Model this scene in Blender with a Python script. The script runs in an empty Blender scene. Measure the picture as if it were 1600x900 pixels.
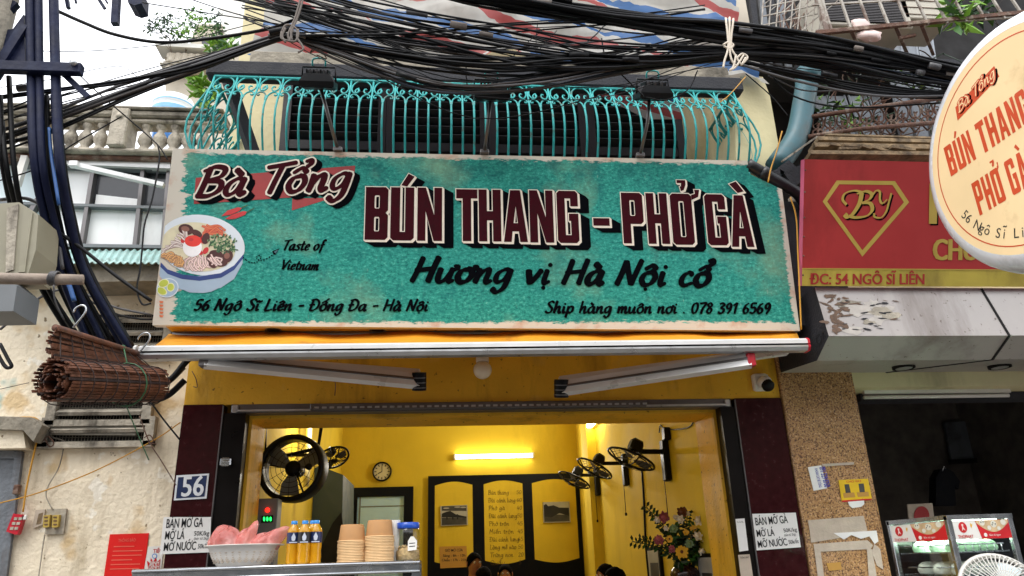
import bpy, bmesh, math, random, unicodedata
from mathutils import Vector as V, Matrix, geometry
R_=math.radians; PI=math.pi
rnd=random.Random(7)
scene=bpy.context.scene; COL=scene.collection
# ------------------------------------------------------------------ camera, sky, sun, exposure
FPX=1155.; TH,RO,PS=R_(20.380),R_(1.957),R_(-6.224)
CAM=V((0,-5.1,1.5))
FW=V((-math.sin(PS)*math.cos(TH),math.cos(PS)*math.cos(TH),math.sin(TH)))
_r=V((math.cos(PS),math.sin(PS),0)); _u=_r.cross(FW)
RT=_r*math.cos(RO)-_u*math.sin(RO); UP=_u*math.cos(RO)+_r*math.sin(RO)
cd=bpy.data.cameras.new('camera'); cam=bpy.data.objects.new('camera',cd); COL.objects.link(cam)
cam.matrix_world=Matrix(((RT.x,UP.x,-FW.x,CAM.x),(RT.y,UP.y,-FW.y,CAM.y),(RT.z,UP.z,-FW.z,CAM.z),(0,0,0,1)))
cd.sensor_width=36; cd.lens=FPX/1600*36; cd.clip_start=.05; cd.clip_end=2000
scene.camera=cam
w=bpy.data.worlds.new('World'); scene.world=w; w.use_nodes=True
nt=w.node_tree; nt.nodes.clear()
out=nt.nodes.new('ShaderNodeOutputWorld'); bg=nt.nodes.new('ShaderNodeBackground')
sky=nt.nodes.new('ShaderNodeTexSky'); sky.sky_type='NISHITA'; sky.sun_disc=False
SUN_EL,SUN_AZ=58,215            # azimuth clockwise from +Y
sky.sun_elevation=R_(SUN_EL); sky.sun_rotation=R_(SUN_AZ); sky.air_density=1.0; sky.dust_density=6; sky.ozone_density=1
hs=nt.nodes.new('ShaderNodeHueSaturation'); hs.inputs['Saturation'].default_value=.45
nt.links.new(sky.outputs[0],hs.inputs['Color']); bg.inputs[1].default_value=.15
# bright broken overcast: white cloud over most of the sky
_tc=nt.nodes.new('ShaderNodeTexCoord'); _n=nt.nodes.new('ShaderNodeTexNoise'); _n.inputs['Scale'].default_value=2.2; _n.inputs['Detail'].default_value=7
nt.links.new(_tc.outputs['Generated'],_n.inputs[0]); _mr=nt.nodes.new('ShaderNodeMapRange'); _mr.inputs[1].default_value=.3; _mr.inputs[2].default_value=.6; _mr.inputs[3].default_value=.62; _mr.inputs[4].default_value=1
nt.links.new(_n.outputs[0],_mr.inputs[0]); _mx=nt.nodes.new('ShaderNodeMix'); _mx.data_type='RGBA'; nt.links.new(_mr.outputs[0],_mx.inputs[0]); nt.links.new(hs.outputs[0],_mx.inputs[6]); _mx.inputs[7].default_value=(8.0,8.15,8.5,1)
nt.links.new(_mx.outputs[2],bg.inputs[0])
nt.links.new(bg.outputs[0],out.inputs[0])
sd=bpy.data.lights.new('sun','SUN'); sd.energy=.8; sd.angle=R_(25); sd.color=(1,.96,.9)
so=bpy.data.objects.new('sun',sd); COL.objects.link(so)
sdir=V((math.sin(R_(SUN_AZ))*math.cos(R_(SUN_EL)),math.cos(R_(SUN_AZ))*math.cos(R_(SUN_EL)),math.sin(R_(SUN_EL))))
so.rotation_euler=sdir.to_track_quat('Z','Y').to_euler(); so.location=sdir*30
vs=scene.view_settings; vs.view_transform='Standard'; vs.look='None'; vs.gamma=1; vs.use_curve_mapping=False
vs.exposure=1.12

# ------------------------------------------------------------------ pixel rays -> points in the place
def ray(px,py): return FW*FPX+RT*(px-800)-UP*(py-450)
def at(px,py,Y):
    d=ray(px,py); return CAM+d*((Y-CAM.y)/d.y)
def atx(px,py,X):
    d=ray(px,py); return CAM+d*((X-CAM.x)/d.x)
def atz(px,py,Z):
    d=ray(px,py); return CAM+d*((Z-CAM.z)/d.z)

# ------------------------------------------------------------------ materials
def lin(h):
    if isinstance(h,str):
        c=[int(h[i:i+2],16)/255 for i in (0,2,4)]
        return [x/12.92 if x<=.04045 else ((x+.055)/1.055)**2.4 for x in c]
    return list(h)
MATS={}
def M(name,col,rough=.6,metal=0,var=.14,scale=7,bump=0,bs=60,stain=None,samt=.6,sscale=1.5,sedge=(.52,.68),streak=1,emit=None,es=1,trans=0,spec=.5,alpha=None,speck=None):
    m=bpy.data.materials.new(name); m.use_nodes=True; t=m.node_tree; N=t.nodes; L=t.links
    b=N['Principled BSDF']; c=lin(col)
    tc=N.new('ShaderNodeTexCoord')
    n1=N.new('ShaderNodeTexNoise'); n1.inputs['Scale'].default_value=scale; n1.inputs['Detail'].default_value=6
    L.new(tc.outputs['Object'],n1.inputs['Vector'])
    def mix(a,bb,f):
        x=N.new('ShaderNodeMix'); x.data_type='RGBA'
        for i,v in ((6,a),(7,bb)):
            if isinstance(v,(list,tuple)): x.inputs[i].default_value=(*v[:3],1)
            else: L.new(v,x.inputs[i])
        if isinstance(f,(int,float)): x.inputs[0].default_value=f
        else: L.new(f,x.inputs[0])
        return x.outputs[2]
    def rng(s,a,bb,c0=0,c1=1):
        x=N.new('ShaderNodeMapRange'); L.new(s,x.inputs[0])
        for i,v in enumerate((a,bb,c0,c1)): x.inputs[i+1].default_value=v
        return x.outputs[0]
    o=mix([k*(1-var) for k in c],[min(1,k*(1+var)) for k in c],rng(n1.outputs[0],.3,.7))
    if speck:
        for (sc,colr,lo,hi) in speck:
            vn=N.new('ShaderNodeTexNoise'); vn.inputs['Scale'].default_value=sc; vn.inputs['Detail'].default_value=3
            L.new(tc.outputs['Object'],vn.inputs['Vector'])
            o=mix(o,lin(colr),rng(vn.outputs[0],lo,hi))
    if stain:
        mp=N.new('ShaderNodeMapping'); mp.inputs['Scale'].default_value=(1,1,1/streak); mp.inputs['Location'].default_value=(3.1,1.7,.4)
        L.new(tc.outputs['Object'],mp.inputs[0])
        n2=N.new('ShaderNodeTexNoise'); n2.inputs['Scale'].default_value=sscale; n2.inputs['Detail'].default_value=9; n2.inputs['Roughness'].default_value=.65
        L.new(mp.outputs[0],n2.inputs['Vector'])
        o=mix(o,lin(stain),rng(n2.outputs[0],sedge[0],sedge[1],0,samt))
    L.new(o,b.inputs['Base Color'])
    b.inputs['Roughness'].default_value=rough; b.inputs['Metallic'].default_value=metal
    b.inputs['Specular IOR Level'].default_value=spec
    if rough>.15 and not trans: L.new(rng(n1.outputs[0],.25,.75,max(.05,rough-.12),min(1,rough+.12)),b.inputs['Roughness'])
    if trans: b.inputs['Transmission Weight'].default_value=trans
    if alpha is not None: b.inputs['Alpha'].default_value=alpha
    if emit: b.inputs['Emission Color'].default_value=(*lin(emit),1); b.inputs['Emission Strength'].default_value=es
    if bump:
        n3=N.new('ShaderNodeTexNoise'); n3.inputs['Scale'].default_value=bs; n3.inputs['Detail'].default_value=5
        L.new(tc.outputs['Object'],n3.inputs['Vector'])
        bp=N.new('ShaderNodeBump'); bp.inputs['Strength'].default_value=bump; bp.inputs['Distance'].default_value=.02
        L.new(n3.outputs[0],bp.inputs['Height']); L.new(bp.outputs[0],b.inputs['Normal'])
    MATS[name]=m; return m
def glass_mat(name,tint=(.9,.95,.95),refl=.12):
    m=bpy.data.materials.new(name); m.use_nodes=True; t=m.node_tree; N=t.nodes; L=t.links; N.clear()
    o=N.new('ShaderNodeOutputMaterial'); tr=N.new('ShaderNodeBsdfTransparent'); tr.inputs[0].default_value=(*tint,1)
    g=N.new('ShaderNodeBsdfGlossy'); g.inputs['Roughness'].default_value=.03; g.inputs[0].default_value=(1,1,1,1)
    fr=N.new('ShaderNodeLayerWeight'); fr.inputs[0].default_value=.5
    pw=N.new('ShaderNodeMath'); pw.operation='POWER'; pw.inputs[1].default_value=4; L.new(fr.outputs['Facing'],pw.inputs[0])
    ad=N.new('ShaderNodeMath'); ad.operation='ADD'; ad.use_clamp=True; ad.inputs[1].default_value=.035+refl; L.new(pw.outputs[0],ad.inputs[0])
    mx=N.new('ShaderNodeMixShader'); L.new(ad.outputs[0],mx.inputs[0]); L.new(tr.outputs[0],mx.inputs[1]); L.new(g.outputs[0],mx.inputs[2])
    L.new(mx.outputs[0],o.inputs[0]); MATS[name]=m; return m

# ------------------------------------------------------------------ mesh builder
def cr(pts,n=6):
    P=[V(p) for p in pts]
    if len(P)<3: 
        return [P[0].lerp(P[-1],i/n) for i in range(n+1)]
    Q=[P[0]*2-P[1]]+P+[P[-1]*2-P[-2]]; o=[]
    for i in range(1,len(Q)-2):
        a,b,c,d=Q[i-1:i+3]
        for k in range(n):
            t=k/n; o.append(.5*((2*b)+(c-a)*t+(2*a-5*b+4*c-d)*t*t+(3*b-a-3*c+d)*t**3))
    o.append(P[-1]); return o
class Fr:
    "a flat frame in the place: origin, right, up, normal"
    def __init__(s,o,u,v):
        s.o=V(o); s.u=V(u).normalized(); s.v=V(v).normalized(); s.n=s.u.cross(s.v).normalized()
    def P(s,a,b,c=0): return s.o+s.u*a+s.v*b+s.n*c
    def L(s,px,py):
        d=ray(px,py); t=(s.o-CAM).dot(s.n)/d.dot(s.n); q=CAM+d*t-s.o
        return q.dot(s.u),q.dot(s.v)
    def sub(s,p0,p1):
        a,b=s.L(*p0); c,d=s.L(*p1)
        o=s.P(a,b); u=s.P(c,d)-o
        f=Fr(o,u,s.n.cross(u)); f.len=u.length; return f
def front(Y,px,py): return Fr(at(px,py,Y),(1,0,0),(0,0,1))
class MB:
    def __init__(s): s.v=[]; s.f=[]; s.m=[]; s.s=[]; s.mats=[]
    def mi(s,m):
        m=MATS[m] if isinstance(m,str) else m
        if m not in s.mats: s.mats.append(m)
        return s.mats.index(m)
    def add(s,vs,fs,m,smooth=False):
        b=len(s.v); s.v+= [V(x) for x in vs]; k=s.mi(m)
        for f in fs: s.f.append([b+i for i in f]); s.m.append(k); s.s.append(smooth)
        return s
    def box(s,c,size,m,ax=None,bev=0):
        X,Y,Z=ax or (V((1,0,0)),V((0,1,0)),V((0,0,1))); c=V(c); a,b,d=[q/2 for q in size]
        if bev and min(a,b,d)>bev:
            pts=[]
            for z,ins in ((-d,bev),(-d+bev,0),(d-bev,0),(d,bev)):
                aa,bb=a-ins,b-ins; k=bev
                ring=[(-aa+k,-bb),(aa-k,-bb),(aa,-bb+k),(aa,bb-k),(aa-k,bb),(-aa+k,bb),(-aa,bb-k),(-aa,-bb+k)]
                pts+=[c+X*x+Y*y+Z*z for x,y in ring]
            fs=[list(range(7,-1,-1)),list(range(24,32))]
            for r in range(3):
                for i in range(8): j=(i+1)%8; fs.append([r*8+i,r*8+j,r*8+8+j,r*8+8+i])
            return s.add(pts,fs,m)
        vs=[c+X*(a*i)+Y*(b*j)+Z*(d*k) for k in(-1,1) for j in(-1,1) for i in(-1,1)]
        return s.add(vs,[(0,2,3,1),(4,5,7,6),(0,1,5,4),(1,3,7,5),(3,2,6,7),(2,0,4,6)],m)
    def bx(s,x0,x1,y0,y1,z0,z1,m,bev=0):
        return s.box(((x0+x1)/2,(y0+y1)/2,(z0+z1)/2),(abs(x1-x0),abs(y1-y0),abs(z1-z0)),m,None,bev)
    def beam(s,p0,p1,w,h,m,up=(0,0,1)):
        p0,p1=V(p0),V(p1); d=(p1-p0); X=d.normalized(); Y=V(up).cross(X)
        if Y.length<1e-4: Y=V((1,0,0)).cross(X)
        Y.normalize(); Z=X.cross(Y)
        return s.box((p0+p1)/2,(d.length,w,h),m,(X,Y,Z))
    def tube(s,pts,r,m,seg=6,n=0,closed=False,cap=True):
        P=cr(pts,n) if n else [V(p) for p in pts]
        if len(P)<2: return s
        k=len(P); rs=r if isinstance(r,(list,tuple)) else None
        T=[]
        for i in range(k):
            a=P[(i-1)%k] if (closed or i) else P[0]; b=P[(i+1)%k] if (closed or i<k-1) else P[-1]
            t=(b-a); T.append(t.normalized() if t.length>1e-9 else V((0,0,1)))
        nrm=T[0].orthogonal().normalized(); vs=[]
        for i in range(k):
            nrm=(nrm-T[i]*nrm.dot(T[i]))
            nrm=nrm.normalized() if nrm.length>1e-6 else T[i].orthogonal().normalized()
            bn=T[i].cross(nrm)
            rr=r if rs is None else (rs[0]+(rs[-1]-rs[0])*i/(k-1) if len(rs)==2 else rs[min(i*len(rs)//k,len(rs)-1)])
            for j in range(seg):
                a=2*PI*j/seg; vs.append(P[i]+(nrm*math.cos(a)+bn*math.sin(a))*rr)
        fs=[]
        for i in range(k if closed else k-1):
            for j in range(seg):
                a=i*seg+j; b=i*seg+(j+1)%seg; c=((i+1)%k)*seg
                fs.append((a,b,c+(j+1)%seg,c+j))
        if cap and not closed: fs+= [list(range(seg-1,-1,-1)),[(k-1)*seg+j for j in range(seg)]]
        return s.add(vs,fs,m,seg>4)
    def lathe(s,prof,o,m,axis=(0,0,1),seg=20,smooth=True,caps=True):
        A=V(axis).normalized(); X=A.orthogonal().normalized(); Y=A.cross(X); o=V(o); vs=[];fs=[]
        for r,z in prof:
            for j in range(seg):
                a=2*PI*j/seg; vs.append(o+A*z+(X*math.cos(a)+Y*math.sin(a))*r)
        for i in range(len(prof)-1):
            for j in range(seg):
                k=(j+1)%seg; fs.append((i*seg+j,i*seg+k,(i+1)*seg+k,(i+1)*seg+j))
        s.add(vs,fs,m,smooth)
        if caps:
            for i in (0,len(prof)-1):
                if prof[i][0]>1e-4: s.add(vs[i*seg:(i+1)*seg],[list(range(seg))],m)
        return s
    def ball(s,c,r,m,seg=12,rings=8,sc=(1,1,1),jit=0):
        vs=[];c=V(c)
        for i in range(rings+1):
            ph=PI*i/rings
            for j in range(seg):
                a=2*PI*j/seg; k=1+(rnd.uniform(-jit,jit) if jit else 0)
                vs.append(c+V((math.sin(ph)*math.cos(a)*sc[0],math.sin(ph)*math.sin(a)*sc[1],math.cos(ph)*sc[2]))*r*k)
        fs=[]
        for i in range(rings):
            for j in range(seg): k=(j+1)%seg; fs.append((i*seg+j,(i+1)*seg+j,(i+1)*seg+k,i*seg+k))
        return s.add(vs,fs,m,True)
    def poly(s,fr,pts,c,m,holes=()):
        loops=[[V((a,b,0)) for a,b in pts]]+[[V((a,b,0)) for a,b in h] for h in holes]
        tr=geometry.tessellate_polygon(loops); fl=[p for l in loops for p in l]
        vs=[fr.P(p.x,p.y,c) for p in fl]; out=[]
        for t in tr:
            a,b,d=[fl[i] for i in t]
            out.append(t if (b-a).cross(d-a).z>0 else t[::-1])
        return s.add(vs,out,m)
    def prism(s,fr,pts,c0,c1,m):
        "solid with this outline between depths c0 (front) and c1 (back)"
        a=sum(pts[i][0]*pts[(i+1)%len(pts)][1]-pts[(i+1)%len(pts)][0]*pts[i][1] for i in range(len(pts)))
        if a<0: pts=pts[::-1]
        s.poly(fr,pts,c0,m); n=len(pts)
        b=MB(); b.poly(fr,pts,c1,m); s.add(b.v,[f[::-1] for f in b.f],m)
        vs=[fr.P(x,y,c0) for x,y in pts]+[fr.P(x,y,c1) for x,y in pts]
        return s.add(vs,[(i,n+i,n+(i+1)%n,(i+1)%n) for i in range(n)],m)
    def pxprism(s,pxs,Y,depth,m):
        f=front(Y,*pxs[0]); return s.prism(f,[f.L(*p) for p in pxs],0,-depth,m)
    def text(s,fr,t,a,b,h,m,c=.002,w=None,bold=0,al='l',shear=0):
        vs,fs,W=accented(t,min(bold,.008)); sx=(w/W) if w else h
        off={'l':0,'c':-W*sx/2,'r':-W*sx}[al]
        s.add([fr.P(a+off+(x)*sx+shear*y*h,b+y*h,c) for x,y in vs],fs,m)
        nb_=int(bold/.011)
        for k in range(1,1+nb_): s.add([fr.P(a+off+(x+(bold-.008)*2.2*k/nb_)*sx+shear*y*h,b+y*h,c+.0002*k) for x,y in vs],fs,m)
        return s
    def build_words(s,name,parent,fr,gap):
        "one mesh per word: faces split where the lettering leaves a gap along fr's right axis"
        iv=sorted((min((s.v[i]-fr.o).dot(fr.u) for i in f),max((s.v[i]-fr.o).dot(fr.u) for i in f),k) for k,f in enumerate(s.f))
        cl=[];end=-1e9
        for a,b,k in iv:
            if a>end+gap: cl.append([])
            cl[-1].append(k); end=max(end,b)
        for c in cl:
            m=MB()
            for k in c: m.add([s.v[i] for i in s.f[k]],[list(range(len(s.f[k])))],s.mats[s.m[k]],s.s[k])
            m.build(name,parent)
    def build(s,name,parent=None,smooth=None,origin=None):
        me=bpy.data.meshes.new(name)
        o=bpy.data.objects.new(name,me); COL.objects.link(o)
        if parent is not None:
            off=wloc(parent); o.parent=parent
        else:
            if origin is None:
                xs=[p.x for p in s.v]; ys=[p.y for p in s.v]; zs=[p.z for p in s.v]
                origin=((min(xs)+max(xs))/2,(min(ys)+max(ys))/2,min(zs))
            off=V(origin); o.location=off
        me.from_pydata([tuple(p-off) for p in s.v],[],s.f)
        for m in s.mats: me.materials.append(m)
        me.polygons.foreach_set('material_index',s.m); me.polygons.foreach_set('use_smooth',s.s)
        me.update(); return o
def wloc(o):
    p=V((0,0,0))
    while o is not None: p=p+o.location; o=o.parent
    return p
_gl={}
def glyphs(t,bold=0):
    k=(t,bold)
    if k in _gl: return _gl[k]
    cu=bpy.data.curves.new('t','FONT'); cu.body=t; cu.size=1; cu.resolution_u=3; cu.offset=bold
    o=bpy.data.objects.new('t',cu); COL.objects.link(o)
    dg=bpy.context.evaluated_depsgraph_get(); e=o.evaluated_get(dg); me=e.to_mesh()
    vs=[(v.co.x,v.co.y) for v in me.vertices]; fs=[tuple(p.vertices) for p in me.polygons]
    fl=[]
    for f in fs:
        a,b,c=[V((*vs[i],0)) for i in f[:3]]
        fl.append(f if (b-a).cross(c-a).z>0 else f[::-1])
    e.to_mesh_clear(); bpy.data.objects.remove(o); bpy.data.curves.remove(cu)
    W=max(v[0] for v in vs) if vs else 1; CH=.70
    vs=[(x/CH,y/CH) for x,y in vs]
    _gl[k]=(vs,fl,W/CH); return _gl[k]
def accented(t,bold=0):
    nf=unicodedata.normalize('NFD',t); base=''; acc=[]
    for ch in nf:
        if unicodedata.combining(ch): acc.append((len(base)-1,ch))
        else: base+=ch
    vs,fs,W=glyphs(base,bold)
    if not acc: return vs,fs,W
    vs=list(vs); fs=list(fs); cnt={}
    def bar(pts,w=.055):
        w+=bold*.6
        for a,b in zip(pts,pts[1:]):
            dx,dy=b[0]-a[0],b[1]-a[1]; l=math.hypot(dx,dy); nx,ny=-dy/l*w,dx/l*w; k=len(vs)
            vs.extend([(a[0]-nx,a[1]-ny),(b[0]-nx,b[1]-ny),(b[0]+nx,b[1]+ny),(a[0]+nx,a[1]+ny)]); fs.append((k,k+1,k+2,k+3))
    for i,ch in acc:
        x1=glyphs(base[:i+1],bold)[2]; x0=glyphs(base[:i].rstrip() or 'I',bold)[2] if base[:i].strip() else 0
        if base[:i].endswith(' '): x0+=.3
        c=(x0+x1)/2+.03; up=1.0 if base[i].isupper() else .76
        if base[i]=='i': up=1.0
        n=cnt.get(i,0); y=up+.10+.22*n
        if ch not in '\u031b\u0323': cnt[i]=n+1
        if ch=='\u0301': bar([(c-.1,y),(c+.13,y+.2)])
        elif ch=='\u0300': bar([(c-.15,y+.2),(c+.08,y)])
        elif ch=='\u0302': bar([(c-.2,y),(c,y+.17),(c+.2,y)])
        elif ch=='\u0303': bar([(c-.22,y+.03),(c-.1,y+.14),(c+.08,y+.05),(c+.22,y+.17)])
        elif ch=='\u0309': bar([(c-.08,y+.2),(c+.08,y+.2),(c+.06,y+.1),(c-.02,y)])
        elif ch=='\u031b': bar([(x1-.06,up-.12),(x1+.1,up-.02),(x1+.1,up+.12)])
        elif ch=='\u0323': bar([(c-.06,-.2),(c+.06,-.2)],.07)
    return vs,fs,W
def tag(o,label,cat,group=None,kind=None):
    if label: o['label']=label
    if cat: o['category']=cat
    if group: o['group']=group
    if kind: o['kind']=kind
    return o
def thing(name,loc,label,cat,group=None):
    o=bpy.data.objects.new(name,None); COL.objects.link(o); o.location=V(loc); o.empty_display_size=.1
    return tag(o,label,cat,group)
def dup(root,loc,label=None,group=None,rz=None):
    def cp(o,par):
        c=o.copy(); COL.objects.link(c)
        if par is not None: c.parent=par
        for ch in [x for x in kids.get(o.name,[])]: cp(ch,c)
        return c
    kids={}
    for x in bpy.data.objects:
        if x.parent: kids.setdefault(x.parent.name,[]).append(x)
    r=cp(root,None); r.location=V(loc)
    if rz is not None: r.rotation_euler=(0,0,rz)
    if label: r['label']=label
    if group: r['group']=group
    return r
def struct(mb,name): return tag(mb.build(name),None,None,None,'structure')
# ------------------------------------------------------------------ brush lettering
BR={'a':([[(4,4.4),(2.6,5),(.8,3.5),(.4,1.2),(1.5,.1),(3.2,1.5),(4.1,4.8)],[(4.2,5),(3.8,1.2),(4.5,0),(5.3,.8)]],5.3),
'B':([[(1.3,8.6),(1,4),(.5,0)],[(0,7.8),(2.5,9),(5,8.2),(4.6,6),(1.6,4.7)],[(1.6,4.7),(4.9,4.2),(5.2,1.8),(3,.1),(0,.2)]],6),
'T':([[(0,8),(3,8.5),(6.8,9.2)],[(3.6,8.6),(2.8,4),(2.2,0)]],5.6),
'o':([[(3,4.9),(1.1,4.2),(.4,2),(1.5,.1),(3.3,.5),(4.3,2.6),(3.8,4.5),(2.6,5)]],5),
'n':([[(.7,5),(.6,2),(.3,0)],[(.5,1.8),(1.8,4.2),(3.2,4.9),(3.5,3.5),(3.3,1),(3.9,0),(4.9,.8)]],5.1),
'g':([[(4,4.4),(2.6,5),(.8,3.6),(.5,1.4),(1.5,.3),(3.2,1.6),(4.1,4.8)],[(4.2,5),(4,1),(3.4,-2),(1.8,-3.4),(.2,-2.2)]],5.2),
's':([[(3.6,4.4),(2.2,5.1),(1,4),(2,2.8),(3.1,1.6),(2.2,.1),(.2,.5)]],4),
't':([[(1.7,7.6),(1.2,3),(1.2,.8),(2,.1),(3.1,.9)],[(0,5),(3.4,5.4)]],3.4),
'e':([[(.8,2.3),(3.4,3.1),(3,4.8),(1.8,4.8),(.6,2.8),(.8,.8),(2,.1),(3.9,1)]],4.2),
'f':([[(4.2,8.2),(2.9,9),(2,7.5),(1.6,2),(1,-2.2)],[(.2,4.5),(3.6,5)]],3.8),
'V':([[(0,8.8),(1.2,4),(2,.2),(3.6,4.5),(6,9)]],5.4),
'i':([[(.9,4.9),(.7,1.5),(1.2,.1),(2.3,.8)]],2.5),
'm':([[(.7,5),(.6,2),(.3,0)],[(.5,1.8),(1.8,4.4),(2.8,4.8),(3,3),(2.8,0)],[(2.9,1.8),(4,4.4),(5.2,4.8),(5.4,3),(5.3,.8),(6,0),(6.9,.8)]],7),
'H':([[(1.1,8.9),(.7,4),(.1,0)],[(5.6,9.2),(5,4),(4.7,0)],[(.1,4.1),(5.6,5)]],6.2),
'u':([[(.6,4.9),(.5,1.5),(1.4,.1),(2.8,1),(3.8,3.5)],[(4,5),(3.7,1.4),(4.2,.1),(5.1,.7)]],5.2),
'v':([[(.2,4.8),(1,2),(1.7,.2),(3,2.5),(4,5)]],4.3),
'N':([[(.1,0),(.9,4.5),(1.4,8.8)],[(1.4,8.9),(3,4),(4.4,.2)],[(4.4,.2),(5.1,4.5),(6,9.4)]],6.4),
'c':([[(3.6,4.2),(2.2,4.9),(.8,3.4),(.6,1.2),(1.8,.1),(3.9,1)]],4),
'S':([[(4.8,8),(3,9),(1.2,7.4),(2.4,5.2),(4,3.4),(3.4,.8),(1.4,.1),(-.2,1.2)]],5),
'L':([[(1.3,9),(.8,4),(.3,.2),(2.5,.1),(4.6,.9)]],4.8),
'D':([[(1.1,8.8),(.7,4),(.2,.2)],[(-.2,8.2),(3,8.8),(5.4,6.5),(5,2.5),(2.6,.3),(0,.2)]],6.2),
'h':([[(1.2,9.2),(.7,4),(.3,0)],[(.6,1.8),(1.8,4.2),(3.2,4.9),(3.5,3.5),(3.3,1),(3.9,0),(4.9,.8)]],5.1),
'p':([[(.9,5),(.6,1),(0,-3.4)],[(.7,3),(2,4.8),(3.8,4.6),(4.1,2.4),(2.8,.3),(.7,.7)]],4.9),
'Y':([[(0,8.8),(1.2,6),(2.4,5),(4,6.5)],[(5.4,9),(4,5),(2,1),(.2,-.6)]],5.4),
'0':([[(3,8),(1.2,7),(.4,3.5),(1.4,.2),(3.2,1),(4.2,4.5),(3.8,7.4),(2.6,8.1)]],5),
'1':([[(.4,6.4),(2.6,8.2),(2,4),(1.6,0)]],3.2),
'3':([[(.6,7.4),(2.4,8.1),(3.8,6.6),(1.8,4.5),(3.8,3),(3,.6),(1.2,0),(0,1)]],4.4),
'5':([[(4.4,8.2),(1.4,7.9),(1,4.7),(3.2,4.8),(3.9,2.6),(2.4,.3),(.1,.6)]],4.6),
'6':([[(3.8,8),(1.8,6.4),(.5,2.6),(1.5,.2),(3.4,1),(3.7,3.2),(2.2,4.2),(.8,2.8)]],4.6),
'7':([[(.2,7.8),(4.4,8),(2.4,4),(1.4,-.2)]],4.4),
'8':([[(3.8,7),(2.4,8.2),(1,6.8),(2.2,4.6),(3.8,2.8),(2.6,.2),(.7,1.2),(1.4,3.6),(3.6,6),(3.8,7.2)]],4.7),
'9':([[(4,6.6),(2.6,8),(1,6.4),(1.2,4.2),(3,4.2),(4,6.4),(3.6,3),(1.8,-.2)]],4.7),
'-':([[(.4,3.6),(3.6,4)]],4.2),'.':([[(.8,.2),(1.1,.5)]],2),' ':([],3.0),
'P':([[(1.2,8.8),(.8,4),(.4,0)],[(0,8.2),(3,9),(5,7.4),(4.2,5),(1,4.2)]],5.4),
'M':([[(.2,0),(.8,4.5),(1.4,8.8)],[(1.4,8.8),(2.6,5),(3.4,3)],[(3.4,3),(4.6,6),(5.8,9)],[(5.8,9),(5.8,4),(6,0)]],6.8),
'Q':([[(3.4,8.8),(1.2,7.6),(.4,4),(1.6,.4),(4,.6),(5.6,4),(4.8,8),(3,9)],[(3.4,2.4),(5.8,-.8)]],6.2),
'r':([[(.7,5),(.6,2),(.4,0)],[(.6,2.4),(1.8,4.4),(3,4.6)]],3.2),'l':([[(1.2,9),(.7,3),(1,.2),(1.9,.6)]],2.2),
'y':([[(.4,4.9),(.8,1.6),(1.8,.4),(3.2,2)],[(3.9,5),(3.4,0),(2,-3),(.4,-2.4)]],4.6),'x':([[(.3,4.8),(3.6,.1)],[(3.6,4.9),(.2,0)]],4.2),
'2':([[(.6,6.6),(2,8.1),(3.6,6.8),(2.4,3.4),(.3,.2),(4.2,.4)]],4.6),'4':([[(2.6,8.2),(.3,3),(4.6,3.2)],[(3.4,5.4),(3,0)]],4.8),
'k':([[(1.2,9),(.7,4),(.3,0)],[(3.6,5),(1,2.6),(3.8,0)]],4.4)}
ACC={'\u0300':[[(-1.2,2),(.6,.2)]],'\u0301':[[(-.5,.2),(1.2,2)]],'\u0302':[[(-1.7,.2),(.1,1.5),(1.6,.1)]],
'\u0303':[[(-1.8,.3),(-.7,1.3),(.5,.5),(1.8,1.4)]],'\u0309':[[(-.4,1.9),(.7,2.2),(.9,1.2),(.1,.2)]],
'\u031b':None,'\u0323':None}
def brush_strokes(t):
    x=0; S=[]
    t=t.replace('Đ','\x01'); t=unicodedata.normalize('NFD',t)
    base='a'; px=0
    stack=0
    for ch in t:
        if ch in ACC:
            g,adv=BR[base]; cap=base.isupper(); xh=9.2 if cap else 5.2
            if base=='i': xh=5.6
            cx=px+adv*.45
            if ch=='\u0323': S.append([(cx-.2,-1.7),(cx+.2,-1.5)]); continue
            if ch=='\u031b': S.append([(px+adv*.78,4.4),(px+adv*.98,5),(px+adv*.95,6.2)]); continue
            for st in ACC[ch]: S.append([(cx+a+.3+(1.1 if stack else 0),xh+.6+b+(1.7 if stack else 0)) for a,b in st])
            stack+=1; continue
        stack=0
        dd=ch=='\x01'
        if dd: ch='D'
        g,adv=BR.get(ch,BR[' ']); px=x; base=ch if ch!=' ' else 'a'
        for st in g: S.append([(a+x,b) for a,b in st])
        if dd: S.append([(x-.7,4.4),(x+2.6,4.8)])
        x+=adv+.55
    # dots on i without accents
    return S,x-.55
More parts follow.
